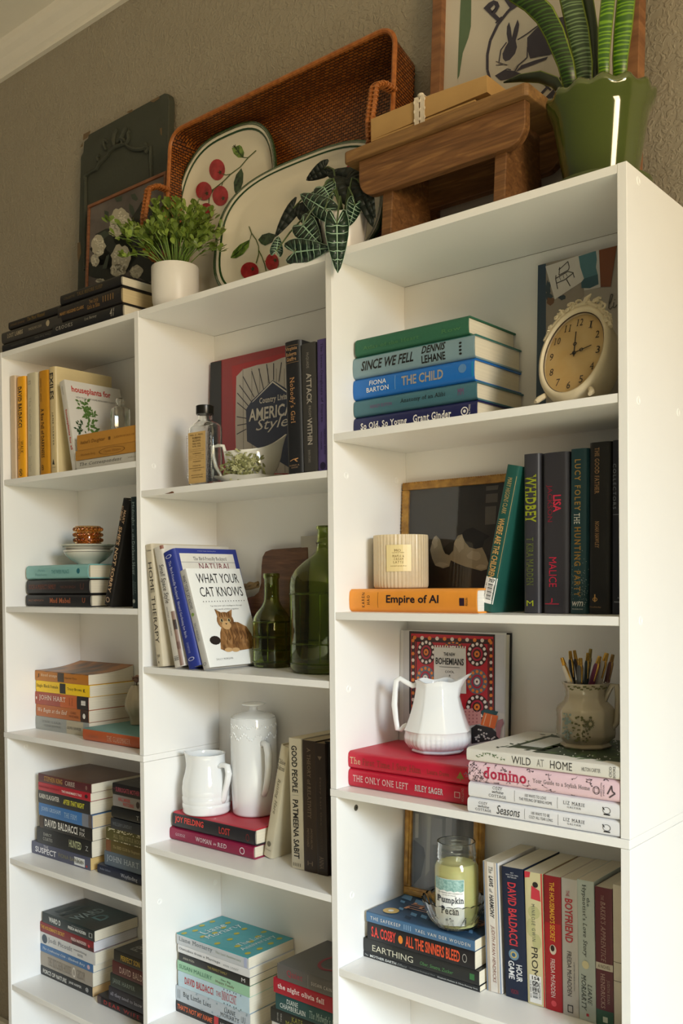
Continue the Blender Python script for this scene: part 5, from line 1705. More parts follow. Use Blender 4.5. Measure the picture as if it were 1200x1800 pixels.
flat(t, 'painted_stem', e(.0048), ribbon(None, [(800, 368), (720, 440), (640, 535), (545, 605), (465, 685), (375, 755), (330, 830), (325, 900)], 10) + ribbon(None, [(545, 605), (500, 615), (460, 605)], 8) + ribbon(None, [(720, 440), (690, 440), (665, 435)], 7) + ribbon(None, [(465, 685), (455, 720)], 8) + ribbon(None, [(375, 755), (340, 775)], 8), STM)

M2_ = lean(0.0, .112, HT + .002, 8.0)
l_, _ = on_plane(M2_, 387, 450)
_, tpp = on_plane(M2_, 602, 264)
wd2 = (on_plane(M2_, 690, 330)[0] - l_) / 2
t, _f = platter('wide cream platter with berries and double green rim, behind the veined plant', M2_, l_ + wd2, tpp / 2 + .004, wd2, tpp / 2 + .004, 3.0, KPL)
e = lambda z: paint_fn(M2_, KPL, z)
for (a, b, rx, ry) in ((735, 1578, 90, 88), (960, 1490, 66, 88)):
    flat(t, 'painted_berry', e(.0056), [ell(a, b, rx, ry, 20)], BER)
    flat(t, 'berry_star', e(.0062), [[(a + 30 + 26 * math.cos(x) * (1 if j % 2 else .35), b - 20 + 30 * math.sin(x) * (1 if j % 2 else .35)) for j, x in enumerate([k * math.pi / 5 for k in range(10)])]], '#3a3a20')
flat(t, 'painted_leaf', e(.0050), [[(540, 1450), (570, 1380), (640, 1310), (738, 1262), (725, 1340), (670, 1410), (600, 1450)]], LEF)
flat(t, 'leaf_vein', e(.0056), ribbon(None, [(545, 1445), (620, 1390), (735, 1265)], 7) + ribbon(None, [(610, 1345), (620, 1390), (580, 1420)], 5) + ribbon(None, [(660, 1305), (665, 1350), (640, 1400)], 5), '#2f4020')
flat(t, 'painted_leaf', e(.0050), [[(820, 1265), (860, 1215), (930, 1195), (1000, 1215), (960, 1290), (890, 1325), (850, 1305)]], DLF)
flat(t, 'painted_stem', e(.0054), ribbon(None, [(728, 1130), (755, 1200), (800, 1265), (825, 1330), (825, 1410), (800, 1500)], 9) + ribbon(None, [(825, 1370), (860, 1440), (885, 1510), (900, 1580)], 9) + ribbon(None, [(885, 1480), (915, 1480)], 7) + ribbon(None, [(755, 1200), (738, 1262)], 6), STM)
# berries at the far right end, seen past the veined plant
KAL = (460, 280, .18333)
g = lambda z: paint_fn(M2_, KAL, z)
for (a, b, rx, ry) in ((640, 105, 45, 25), (880, 90, 75, 45), (995, 520, 30, 85)):
    flat(t, 'painted_berry', g(.0060), [ell(a, b, rx, ry, 16)], BER)

# ---- bushy plant in a white pot
pc = at_y(308, 500, .058)
s = mpp(pc)
base = Vector((pc.x, .058, HT))
t = turned('potted_plant', 'bushy small-leaved green plant in a round white pot', 'plant', base)
rP = 41.5 * s
hP = at_y(308, 471, .058).z - HT
prof = [(rP * .55, 0), (rP * .80, .001), (rP * .90, .006), (rP * .965, .018), (rP, hP * .6), (rP * 1.0, hP - .002), (rP * .985, hP)]
MB().lathe(thick(prof, .004), 48).build('pot', mat('#dfdad2', .38, .02, 30), t, smooth=True)
MB().lathe([(rP * .95, hP - .014), (rP * .95, hP - .012)], 30).build('soil', mat('#3a3020', .9, .4, 200, bump=.6), t)
stems, leaves, leaves2 = MB(), MB(), MB()
rnd = random.Random(11)


def small_leaf(mb, p, d, ln, wd, up):
    d = d.normalized()
    s_ = d.cross(up)
    if s_.length < 1e-4:
        s_ = Vector((1, 0, 0))
    s_.normalize()
    nrm = s_.cross(d)
    P = [p, p + d * ln * .35 + s_ * wd * .36, p + d * ln * .72 + s_ * wd * .5, p + d * ln * .95 + s_ * wd * .25, p + d * ln * 1.0 - nrm * ln * .02,
         p + d * ln * .95 - s_ * wd * .25, p + d * ln * .72 - s_ * wd * .5, p + d * ln * .35 - s_ * wd * .36, p + d * ln * .6 + nrm * ln * .08]
    mb.add(P, [(0, 8, 1), (1, 8, 2), (2, 8, 3), (3, 8, 4), (4, 8, 5), (5, 8, 6), (6, 8, 7), (7, 8, 0)])


for i in range(96):
    a = rnd.uniform(0, 2 * math.pi)
    el = rnd.uniform(.12, 1.0)
    L_ = rnd.uniform(.078, .120) * (1.0 if el > .5 else 1.15)
    d = Vector((math.cos(a) * math.cos(el * 1.35), math.sin(a) * math.cos(el * 1.35) * .85, math.sin(el * 1.35)))
    p0 = Vector((math.cos(a) * rP * .45 * rnd.random(), math.sin(a) * rP * .45 * rnd.random(), hP - .012))
    pts = [p0 + d * L_ * q + Vector((0, 0, .02 * math.sin(q * 3) + (.012 * q if el > .3 else -.004 * q))) for q in (0, .25, .5, .75, 1)]
    if max((p.to_2d().length) for p in pts) > .135 or max((t.matrix_world @ p).y for p in pts) > .108:
        continue
    stems.tube(pts, [.0011, .001, .0009, .0008, .0006], 5)
    for q in range(2, 5):
        for k in range(5 if q < 4 else 6):
            aa = rnd.uniform(0, 6.28)
            dd = (d + Vector((math.cos(aa), math.sin(aa), rnd.uniform(-.2, .8))) * rnd.uniform(.6, 1.1)).normalized()
            small_leaf(leaves if rnd.random() < .6 else leaves2, pts[q] + Vector((rnd.uniform(-.004, .004), rnd.uniform(-.004, .004), rnd.uniform(-.006, .006))), dd, rnd.uniform(.012, .020), rnd.uniform(.008, .0125), Vector((rnd.uniform(-.3, .3), rnd.uniform(-.6, 0), 1)))
stems.build('stems', mat('#6d8a3a', .5, .15, 60), t, smooth=True, kind='stuff')
leaves.build('foliage', mat('#62762a', .35, .25, 30), t, smooth=True, sharp=180, kind='stuff')
leaves2.build('foliage', mat('#889d46', .35, .25, 30), t, smooth=True, sharp=180, kind='stuff')

# ---- veined plant hanging over the edge
pc = at_y(604, 430, .050)
s = mpp(pc)
t = turned('potted_plant', 'dark arrow-leaved plant with pale veins in a white pot, hanging over the edge', 'plant', (pc.x, .050, HT))
Mt = t.matrix_world.inverted()
rP = .040
prof = [(rP * .6, 0), (rP * .78, .001), (rP * .84, .006), (rP * 1.0, .068), (rP * .99, .070)]
MB().lathe(thick(prof, .003), 40).build('pot', mat('#d9d4cb', .3, .02, 30), t, smooth=True)
MB().lathe([(rP * .92, .060), (rP * .92, .062)], 24).build('soil', mat('#2c241a', .9, .4, 200, bump=.6), t)
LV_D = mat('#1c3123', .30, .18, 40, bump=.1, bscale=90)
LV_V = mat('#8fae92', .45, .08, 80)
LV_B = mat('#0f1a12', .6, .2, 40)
half = [(0, -.02), (.16, -.20), (.34, -.32), (.50, -.30), (.62, -.14), (.66, .02), (.62, .22), (.50, .46), (.34, .70), (.16, .90), (0, 1.0)]


def alocasia(bx, by, yb, tx, ty, yt, wd, dark=False, twist=0.0):
    """arrow leaf: base (where the veins meet) and tip in the plant view, each at its own depth; wd = width in view units"""
    B = at_y(KAL[0] + bx * KAL[2], KAL[1] + by * KAL[2], yb)
    T_ = at_y(KAL[0] + tx * KAL[2], KAL[1] + ty * KAL[2], yt)
    d = T_ - B
    L_ = d.length
    d.normalize()
    view = (CAM - B).normalized()
    s_ = d.cross(view).normalized()
    s_ = (Matrix.Rotation(twist, 3, d) @ s_)
    n_ = s_.cross(d).normalized()
    if n_.dot(view) < 0:
        n_ = -n_
    w_ = wd * KAL[2] * mpp(B) / 1.32

    def P(a, q, e=0.0):
        bend = -.10 * L_ * (q - .3) ** 2 - .06 * w_ * a * a * 4
        return Mt @ (B + d * (q * L_) + s_ * (a * w_) + n_ * (bend + e))
    mb = MB()
    N = len(half)
    cols = []
    for sg in (1, -1):
        for k in range(N - 1):
            (a0, q0), (a1, q1) = half[k], half[k + 1]
            c0, c1 = max(0, min(1, q0)), max(0, min(1, q1))
            vs = [P(0, c0), P(sg * a0, q0), P(sg * a1, q1), P(0, c1), P(sg * a0 * .5, (c0 + q0) / 2), P(sg * a1 * .5, (c1 + q1) / 2)]
            fs = [(0, 4, 5, 3), (4, 1, 2, 5)]
            if sg < 0:
                fs = [tuple(reversed(f)) for f in fs]
            mb.add(vs, fs)
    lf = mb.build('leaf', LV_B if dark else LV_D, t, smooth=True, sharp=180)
    so = lf.modifiers.new('thickness', 'SOLIDIFY')
    so.thickness = .0006
    if dark:
        return
    vn = MB()

    def vein(pts, r0, r1):
        for (a0, q0), (a1, q1), k in zip(pts[:-1], pts[1:], range(9)):
            f0, f1 = k / (len(pts) - 1), (k + 1) / (len(pts) - 1)
            wa, wb = (r0 + (r1 - r0) * f0) / 2, (r0 + (r1 - r0) * f1) / 2
            dx, dy = a1 - a0, (q1 - q0) * L_ / w_
            nn = math.hypot(dx, dy) or 1
            ox, oy = -dy / nn, dx / nn * w_ / L_
            vn.add([P(a0 - ox * wa, q0 - oy * wa, .0008), P(a0 + ox * wa, q0 + oy * wa, .0008), P(a1 + ox * wb, q1 + oy * wb, .0008), P(a1 - ox * wb, q1 - oy * wb, .0008)], [(0, 1, 2, 3)])
    vein([(0, -.02), (0, .3), (0, .65), (0, .97)], .085, .02)
    for sg in (1, -1):
        vein([(0, .0), (sg * .2, -.14), (sg * .36, -.26)], .07, .03)
        for q, qe, ae in ((.02, .0, .60), (.20, .13, .60), (.38, .34, .52), (.55, .52, .42), (.72, .70, .29)):
            vein([(0, q), (sg * ae * .5, (q + qe) / 2 + .03), (sg * ae * .96, qe + .02)], .065, .02)
        vein([(sg * a * .985, q) for a, q in half[1:]], .022, .015)
    vn.build('veins', LV_V, lf)


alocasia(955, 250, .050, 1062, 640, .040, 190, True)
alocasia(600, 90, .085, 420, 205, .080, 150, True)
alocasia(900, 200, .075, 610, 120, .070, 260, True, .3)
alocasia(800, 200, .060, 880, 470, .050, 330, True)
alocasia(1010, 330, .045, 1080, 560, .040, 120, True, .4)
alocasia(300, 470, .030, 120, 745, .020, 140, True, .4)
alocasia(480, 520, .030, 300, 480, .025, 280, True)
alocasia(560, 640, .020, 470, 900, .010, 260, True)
alocasia(592, 262, .030, 668, 390, .026, 240)
alocasia(605, 478, .010, 352, 325, .018, 215)
alocasia(892, 440, .030, 838, 640, .022, 170, False, -.5)
alocasia(392, 632, .000, 560, 815, -.006, 250)
alocasia(140, 880, .000, 160, 735, .004, 130)
alocasia(312, 890, -.008, 645, 850, -.006, 245)
alocasia(720, 622, -.010, 728, 1085, -.012, 235)
st = MB()
for (bx, by, yb) in ((720, 622, -.011), (312, 890, -.010), (392, 632, -.002), (605, 478, .008), (592, 262, .028), (892, 440, .028), (140, 880, -.001), (955, 250, .05), (600, 90, .085), (300, 470, .03)):
    B = Mt @ at_y(KAL[0] + bx * KAL[2], KAL[1] + by * KAL[2], yb)
    A = Vector((0, 0, .062))
    m_ = (A + B) / 2 + Vector((0, 0, .045))
    st.tube([A, A * .6 + m_ * .4 + Vector((0, 0, .006)), m_, m_ * .4 + B * .6 + Vector((0, 0, .004)), B], [.0024, .002, .0018, .0016, .0013], 6)
st.build('stems', mat('#4a5a35', .4, .15, 60), t, smooth=True, kind='stuff')

# ---- wooden stool
KSt = (600, 110, .31667)
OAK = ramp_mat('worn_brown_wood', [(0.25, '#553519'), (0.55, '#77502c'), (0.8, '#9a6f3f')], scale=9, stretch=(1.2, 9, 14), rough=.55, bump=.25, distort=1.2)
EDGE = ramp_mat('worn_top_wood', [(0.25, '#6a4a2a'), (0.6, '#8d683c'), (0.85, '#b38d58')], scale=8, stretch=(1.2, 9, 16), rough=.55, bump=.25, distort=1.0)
ys = .022
xl = at_y(*[KSt[0] + 8 * .31667, KSt[1] + 520 * .31667], ys).x
xr = at_y(KSt[0] + 1030 * .31667, KSt[1] + 140 * .31667, ys).x
ztop = at_y(KSt[0] + 1030 * .31667, KSt[1] + 100 * .31667, ys).z
t = thing('step_stool', 'small worn wooden stool with rounded aprons on top of the right bookcase', 'stool', (xl, ys, HT))
Ls = xr - xl
zt = ztop - HT
th = .0185
dS = .150
mb = MB().prism(rr(0, Ls, 0, dS, .008, 4), lambda p: (p[0], p[1], zt - th), lambda p: (p[0], p[1], zt))
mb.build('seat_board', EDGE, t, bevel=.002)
ax0 = at_y(KSt[0] + 100 * .31667, KSt[1] + 620 * .31667, ys + .012).x - xl
ax1 = at_y(KSt[0] + 1022 * .31667, KSt[1] + 290 * .31667, ys + .012).x - xl
za0 = at_y(KSt[0] + 540 * .31667, KSt[1] + 608 * .31667, ys + .012).z - HT


def apron(y0, y1):
    r = .030
    pl = [(ax0, zt - th), (ax0, za0 + r)]
    for i in range(1, 8):
        a = math.radians(180 + 90 * i / 8)
        pl.append((ax0 + r + r * math.cos(a), za0 + r + r * math.sin(a)))
    pl.append((ax0 + r, za0))
    pl.append((ax1 - r, za0))
    for i in range(1, 8):
        a = math.radians(270 + 90 * i / 8)
        pl.append((ax1 - r + r * math.cos(a), za0 + r + r * math.sin(a)))
    pl += [(ax1, za0 + r), (ax1, zt - th)]
    MB().prism(pl[::-1], lambda p: (p[0], y0, p[1]), lambda p: (p[0], y1, p[1])).build('apron', OAK, t, bevel=.0016)


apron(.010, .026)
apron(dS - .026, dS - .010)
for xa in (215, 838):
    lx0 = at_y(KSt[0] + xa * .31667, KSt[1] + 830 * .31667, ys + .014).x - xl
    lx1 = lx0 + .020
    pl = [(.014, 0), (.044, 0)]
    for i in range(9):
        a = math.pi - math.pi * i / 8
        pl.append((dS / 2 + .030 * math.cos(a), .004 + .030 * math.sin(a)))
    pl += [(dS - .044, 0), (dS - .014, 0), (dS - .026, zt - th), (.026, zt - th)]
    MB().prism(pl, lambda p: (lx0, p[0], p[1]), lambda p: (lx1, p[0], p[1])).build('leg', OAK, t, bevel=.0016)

# ---- bundle of old letters
zS = HT + zt
KRA = mat('#b8935c', .8, .10, 30, bump=.1, bscale=200)
lx0 = at_y(KSt[0] + 155 * .31667, KSt[1] + 400 * .31667, ys + .028).x
lx1 = at_y(KSt[0] + 800 * .31667, KSt[1] + 150 * .31667, ys + .028).x
ztb = at_y(KSt[0] + 160 * .31667, KSt[1] + 300 * .31667, ys + .028).z
t = thing('letter_bundle', 'bundle of brown paper envelopes tied with lace on the stool', 'envelopes', (lx0, ys + .030, zS))
nE = 7
hb = max(.02, ztb - zS)
Lb = lx1 - lx0
z = 0.0004
rnd = random.Random(6)
for i in range(nE):
    hh = hb * (.06 if i < nE - 1 else .60)
    jit = rnd.uniform(-.004, .004)
    l1 = Lb * (.90 if i < nE - 1 else 1) + jit
    mb = MB()
    if i < nE - 1:
        mb.box(0 + jit * .3, l1, .0 + abs(jit), .105, z, z + hh * .92)
    else:
        # thick folded packet whose top slopes up to the right
        pl = [(0, z), (Lb, z + .004), (Lb, z + hh * .86), (Lb * .55, z + hh * 1.0), (0, z + hh)]
        mb.prism(pl, lambda p: (p[0], .002, p[1]), lambda p: (p[0], .108, p[1]))
    mb.build('envelope', KRA, t, bevel=.0004)
    z += hh
xr_ = Lb * .445
mb = MB()
for k, off in enumerate((-.0085, .0025)):
    pts = [(xr_ + off, -.0022, .001 + hb * q) for q in (0, .25, .5, .75, 1.0)]
    for j in range(4):
        x0, y0, z0 = pts[j]
        x1, y1, z1 = pts[j + 1]
        mb.box(x0, x0 + .008, -.0014, .0005, z0, z1)
        mb.ball((x0 + .008, -.0012, (z0 + z1) / 2), (.0024, .001, .0032), 6, 4)
        mb.ball((x0, -.0012, (z0 + z1) / 2), (.0018, .001, .0030), 6, 4)
mb.box(xr_ - .0085, xr_ + .0105, .000, .108, hb * .985, hb * .985 + .0012)
mb.ball((xr_ + .004, -.001, hb + .002), (.006, .004, .003), 8, 5)
mb.build('lace_ribbon', mat('#d8ccb8', .8, .08, 90), t)

# ---- rabbit poster
KPo = (760, 0, .33333)
M = lean(0.0, .168, HT, 3.6)
t = thing('framed_poster', 'large wood-framed poster with a rabbit in an oval, behind the green pot', 'poster', M=M)
f0 = plane_fn(M, KPo, 0)
xa = f0(14, 250)[0]; xb = f0(1104, 250)[0]
hp = .62
PW = ramp_mat('poster_frame_wood', [(0.3, '#6d452a'), (0.7, '#9a6a44')], scale=14, stretch=(1, 5, 1), rough=.45)
bw = .020
for r in ((xa, xa + bw, 0, hp), (xb - bw, xb, 0, hp), (xa + bw, xb - bw, hp - bw, hp), (xa + bw, xb - bw, 0, bw)):
    MB().box(r[0], r[1], r[2], r[3], -.012, .012).build('frame_bar', PW, t, bevel=.001)
MB().box(xa + bw * .9, xb - bw * .9, bw * .9, hp - bw * .9, -.010, 0).build('print_sheet', mat('#cfc8bb', .7, .04, 12), t)
e = lambda z: plane_fn(M, KPo, z)
GRN = '#5d7358'
flat(t, 'green_band', e(.0006), [[(152, -60), (206, -60), (203, 140), (190, 200), (160, 280), (142, 400), (132, 420), (138, 250)]], GRN, .7)
INK = '#433f4d'
flat(t, 'oval_line', e(.0008), ribbon(None, [(540, -60), (470, -5), (400, 60), (345, 130), (305, 215), (290, 290), (290, 370), (310, 440), (345, 500), (400, 560), (480, 590), (560, 560), (640, 480), (710, 350), (745, 250)], 14), INK, .7)
flat(t, 'rabbit_picture', e(.0010), [[(395, 140), (405, 118), (414, 150), (420, 200), (432, 150), (450, 104), (458, 130), (452, 170), (440, 215), (447, 250), (436, 285), (408, 318), (385, 326), (372, 310), (370, 285), (385, 250), (400, 225), (392, 180)],
                                       [(500, 200), (560, 140), (640, 100), (690, 90), (720, 130), (720, 190), (680, 250), (620, 290), (560, 300), (515, 310), (500, 260)],
                                       [(470, 345), (540, 320), (610, 300), (600, 315), (540, 340), (480, 362), (440, 380)], [(330, 400), (380, 370), (430, 375), (470, 390), (420, 415), (360, 425)]], INK, .7)
flat(t, 'rabbit_picture', e(.0009), [[(350, 330), (365, 260), (395, 225), (450, 205), (490, 200), (510, 260), (500, 310), (440, 350), (420, 395), (395, 380), (400, 340), (370, 345)]], '#bdb6aa', .7)
flat(t, 'rabbit_outline', e(.0012), ribbon(None, [(352, 330), (362, 265), (392, 225)], 6) + ribbon(None, [(450, 212), (500, 180), (560, 135)], 6) + ribbon(None, [(502, 250), (500, 305), (455, 345), (425, 395)], 6) + ribbon(None, [(335, 325), (372, 338), (395, 345)], 4) + ribbon(None, [(335, 345), (372, 342)], 4) + ribbon(None, [(370, 380), (395, 365), (415, 370)], 6), INK, .7)
def arc_letter(ch, cx_, cy_, h, ang):
    mb = MB()
    V, F = text2d(ch, 'serif bold')
    ca, sa = math.cos(ang), math.sin(ang)
    g = e(.0010)
    P_ = []
    for a, b in V:
        x, y = (a - .5) * h * .85, -(b - .5) * h
        P_.append(g(cx_ + x * ca - y * sa, cy_ + x * sa + y * ca))
    mb.add(P_, F)
    mb.build('lettering', mat(INK, .7, .05, 60), t)


arc_letter('P', 330, 58, 105, -.80)
arc_letter('E', 425, -12, 105, -.58)
arc_letter('T', 590, 478, 60, .75)
arc_letter('E', 640, 520, 60, .65)

# ---- snake plant in a green pot
KGp = (940, 120, .19167)
yc = .100
pc = at_y(KGp[0] + 600 * .19167, KGp[1] + 600 * .19167, yc)
s = mpp(pc)
t = turned('potted_plant', 'tall snake plant in a glossy green scalloped pot', 'plant', (pc.x, yc, HT))
Mt = t.matrix_world.inverted()
POT = mat('#4b5522', .08, .10, 14, coat=.8, name='green_glaze')
rr_ = 94 * s
hb_ = at_y(KGp[0] + 600 * .19167, KGp[1] + 330 * .19167, yc).z - HT
prof = [(rr_ * .55, .012), (rr_ * .62, .012), (rr_ * .66, .022), (rr_ * .86, hb_ * .80), (rr_ * .885, hb_ * .86), (rr_ * .985, hb_ * .95), (rr_ * 1.0, hb_ * 1.0), (rr_ * .97, hb_ * 1.035)]


def scallop(a, r, z):
    k = max(0, (z - hb_ * .86) / (hb_ * .18))
    return (r * (1 + .022 * k * math.cos(14 * a)) * math.cos(a), r * (1 + .022 * k * math.cos(14 * a)) * math.sin(a), z + .0028 * k * math.cos(14 * a))


MB().lathe(thick(prof, .005), 112, mod=scallop).build('pot', POT, t, smooth=True, sharp=70)
MB().lathe(thick([(rr_ * .62, .0), (rr_ * .70, .001), (rr_ * .90, .012), (rr_ * .93, .017)], .005), 64).build('saucer', POT, t, smooth=True, sharp=70)
MB().lathe([(rr_ * .86, hb_ * .88), (rr_ * .86, hb_ * .89)], 30).build('soil', mat('#2c241a', .9, .4, 200, bump=.6), t)


def snake_mat(name, dark, light, sc=26):
    return ramp_mat(name, [(0.28, dark), (0.45, light), (0.80, light), (0.92, dark)], tex='wave', scale=sc, stretch=(.25, .25, 1), rough=.35, distort=7.0, detail=4, bands='Z')


S1 = snake_mat('snake_leaf_green', '#1b2f0d', '#3a5c18')
S2 = snake_mat('snake_leaf_pale', '#33472b', '#728c60')
S3 = snake_mat('snake_leaf_bright', '#335c0e', '#6d9a16')
S4 = mat('#1d2c14', .4, .2, 60)


def snake(pts, wd, m, yy, tipz=.10, fold=.35):
    """pts: centre line in the poster view from the soil up; continues above the picture to a tip"""
    C_ = [at_y(KPo[0] + a * .33333, KPo[1] + b * .33333, y_) for (a, b), y_ in zip(pts, yy)]
    d = (C_[-1] - C_[-2]).normalized()
    if tipz:
        C_ += [C_[-1] + d * tipz * .5, C_[-1] + d * tipz]
    N = len(C_)
    w0 = wd * .33333 * mpp(C_[0]) / 2
    mb = MB()
    rows = []
    for i, c_ in enumerate(C_):
        q = i / (N - 1)
        ww = w0 * (.62 + .38 * min(1, q * 3)) * (1 if not tipz or i < N - 2 else (.65 if i == N - 2 else .04))
        if not tipz:
            ww = w0 * math.sin(math.pi * min(.98, .15 + .85 * q))
        tg = (C_[min(N - 1, i + 1)] - C_[max(0, i - 1)]).normalized()
        sd = tg.cross((CAM - c_).normalized()).normalized()
        nn = sd.cross(tg).normalized()
        rows.append([Mt @ (c_ + sd * ww * a - nn * ww * fold * (a * a) + nn * 0) for a in (-1, -.86, -.4, 0, .4, .86, 1)])
    o = 0
    vs = [p for r in rows for p in r]
    fs, ms = [], []
    for i in range(N - 1):
        for k in range(6):
            fs.append((i * 7 + k, i * 7 + k + 1, (i + 1) * 7 + k + 1, (i + 1) * 7 + k))
            ms.append(1 if k in (0, 5) else 0)
    mb.v, mb.f, mb.m = [tuple(v) for v in vs], fs, ms
    ob = mb.build('leaf', [m, mat('#6d7f26', .4, .15, 60)], t, smooth=True, sharp=180)
    so = ob.modifiers.new('thickness', 'SOLIDIFY')
    so.thickness = .002
    so.offset = 0
    return ob


snake([(850, 470), (846, 300), (838, 150), (815, 0)], 62, S4, (.12, .125, .13, .13), .16)
snake([(700, 510), (640, 430), (560, 405), (460, 412), (375, 435)], 60, S4, (.10, .115, .125, .13, .13), 0)
snake([(735, 500), (700, 330), (640, 170), (585, 70), (510, 0), (430, -50)], 105, S1, (.085, .08, .075, .07, .07, .07), .05)
snake([(805, 500), (795, 330), (765, 160), (730, 0), (700, -130)], 112, S2, (.095, .10, .10, .10, .10), .14)
snake([(905, 500), (902, 300), (910, 150), (925, 0)], 70, S3, (.08, .08, .08, .08), .30)
snake([(985, 490), (990, 300), (1005, 150), (1020, 0)], 92, S3, (.10, .10, .10, .10), .26)

# ================================================================== ornaments on the shelves
def face_book(label, M, T, Hh, Dp, c, art, front_c=None, hard=True, pages='#e9e2d0', group=None, K=None):
    MM = M @ Matrix(((0, 1, 0, 0), (0, 0, 1, 0), (1, 0, 0, 0), (0, 0, 0, 1)))
    Mf = M @ Matrix.Translation((0, 0, T))

    def uvp(K):
        def g(a, b):
            x, y = on_plane(Mf, K[0] + a * K[2], K[1] + b * K[2])
            return (x / Dp, y / Hh)
        return g
    return book(label, MM, T, Hh, Dp, c, hard, art=(lambda byc, fr: art(byc, fr, uvp)) if art else None, front_c=front_c, pages=pages, group=group)


def decal(byc, fr, nm, c, g, polys, e, key=0):
    q = byc.setdefault((nm, c, key), MB())
    for p in polys:
        P = [g(a, b) for a, b in p]
        P = [(min(max(u, .002), .998), min(max(v, .002), .998)) for u, v in P]
        put_poly(q, fr(e), P)


def decal_text(byc, fr, c, g, s, a0, b0, a1, b1, e, key, style=''):
    """text between two corners (a0,b0 lower left .. a1,b1 upper right) of the view"""
    (u0, v0), (u1, v1) = g(a0, b0), g(a1, b1)
    # follow the cover, not the picture: use the lower-left corner, width and height
    put_text(byc.setdefault(('lettering', c, key), MB()), fr(e), s, u0, u1, v0, v0 + abs(g(a0, b0 - abs(b0 - b1))[1] - v0), style)


# ---- right bookcase, top compartment: scrapbook-style book and clock
KC = (920, 420, .16667)
M = lean(at_y(941, 600, .172).x, .188, LV['r1'] + .0004, 2.5)


def collage(byc, fr, uvp):
    g = uvp(KC)
    R_ = lambda pts, w_: ribbon(None, pts, w_)
    decal(byc, fr, 'cloth_spine', '#2c3f4f', g, [[(118, 260), (236, 260), (236, 1745), (118, 1745)]], .0003)
    decal(byc, fr, 'cover_print', '#8d8376', g, [[(240, 255), (600, 160), (640, 600), (240, 1000)]], .0004)
    decal(byc, fr, 'paper_card', '#cfc9bf', g, [[(232, 292), (575, 178), (635, 440), (330, 640)]], .0008)
    decal(byc, fr, 'chair_sketch', '#3a3430', g, R_([(385, 300), (375, 330), (470, 240), (485, 300), (475, 330), (375, 385), (385, 300)], 8) + R_([(340, 420), (470, 345), (530, 360), (440, 430), (350, 470), (340, 420)], 9) + R_([(350, 470), (362, 530)], 9) + R_([(455, 430), (495, 500)], 9) + R_([(525, 365), (538, 410)], 8) + R_([(345, 385), (340, 430)], 8) + R_([(380, 400), (395, 440)], 5) + R_([(420, 385), (430, 420)], 5) + R_([(450, 370), (465, 400)], 5), .0012)
    decal(byc, fr, 'paint_swatch', '#c9c6be', g, [[(575, 175), (795, 110), (812, 512), (640, 545)]], .0006)
    decal(byc, fr, 'paint_swatch', '#4c7880', g, [[(582, 185), (765, 122), (775, 220), (765, 300), (785, 380), (720, 400), (640, 420), (600, 300)]], .0009)
    decal(byc, fr, 'paint_swatch', '#2f5560', g, [[(640, 420), (785, 375), (792, 480), (700, 522), (612, 520), (610, 460)]], .0010)
    decal(byc, fr, 'paint_swatch', '#7a421f', g, [[(797, 108), (985, 66), (950, 300), (920, 505), (815, 508)]], .0009)
    decal(byc, fr, 'flower_print', '#34424a', g, [blob(262, 520, 25, 80, 12, .3, 1), blob(270, 610, 35, 50, 12, .3, 2), blob(410, 620, 40, 25, 10, .3, 3)], .0006)
    decal(byc, fr, 'flower_print', '#6b4a30', g, [blob(285, 660, 45, 40, 12, .3, 4)], .0008)
    decal(byc, fr, 'script_lettering', '#3a342e', g, R_([(900, 700), (930, 640), (945, 590), (925, 585), (905, 660), (900, 730), (915, 745), (940, 715)], 9) + R_([(955, 670), (945, 725), (965, 725), (990, 695)], 9) + R_([(962, 640), (966, 648)], 10), .0012)


face_book('collage-covered book with dark blue cloth spine behind the clock', M, .018, at_y(940, 468, .180).z - LV['r1'], XR1 - TP - .0015 - M.translation.x, '#a0988b', collage)

# clock
cb = at_y(KC[0] + 395 * KC[2], KC[1] + 1690 * KC[2], .036)
CL = lean(cb.x + .010, .030, LV['r1'] + .004, 22.0) @ Matrix.Rotation(0.0, 4, 'Y')
t = thing('mantel_clock', 'cream oval clock with ornate crest and tan dial', 'clock', M=CL)
s = mpp(cb)
hw, hh = .0530, .0775
cyl = hh
CRM = mat('#cdbf9f', .42, .14, 45, bump=.08, bscale=160)
n = 64


def oring(k, z, dx=0):
    return [((hw * k) * math.cos(2 * math.pi * i / n) + dx, cyl + (hh * k) * math.sin(2 * math.pi * i / n), z) for i in range(n)]


mb = MB()
rings = [(.60, -.052), (.88, -.050), (.95, -.044), (.985, -.020), (1.0, 0), (.99, .004), (.955, .008), (.90, .0095), (.86, .008), (.835, .003), (.83, -.002)]
vs = [p for k, z in rings for p in oring(k, z)]
fs = [(j * n + i, j * n + (i + 1) % n, (j + 1) * n + (i + 1) % n, (j + 1) * n + i) for j in range(len(rings) - 1) for i in range(n)]
fs.append(tuple(range(n - 1, -1, -1)))
mb.add(vs, fs)
body = mb.build('case', CRM, t, smooth=True, sharp=60)
MB().add(oring(.838, -.001) , [tuple(range(n))]).build('dial', ramp_mat('aged_dial_paper', [(0.3, '#b8924e'), (0.7, '#cdb380')], scale=14, rough=.5), t)
mb = MB()
P = [Vector(p) for p in oring(.845, .0045)]
mb.tube(P, .0011, 6, closed=True).build('bezel', mat('#3a2a1c', .4, .2, 200), t, smooth=True)
num = MB()
dial = lambda u, v: (u, v, .0004)
for k in range(1, 13):
    a = math.radians(90 - 30 * k)
    ux, uy = hw * .66 * math.cos(a), cyl + hh * .66 * math.sin(a)
    wv = .0055 if k < 10 else .0095
    num = MB()
    put_text(num, dial, str(k), ux - wv / 2, ux + wv / 2, uy - .0058, uy + .0058, 'serif')
    num.build('numeral', mat('#2d2721', .6, .1, 80), t)
INKB = mat('#1d1a17', .45, .1, 80)
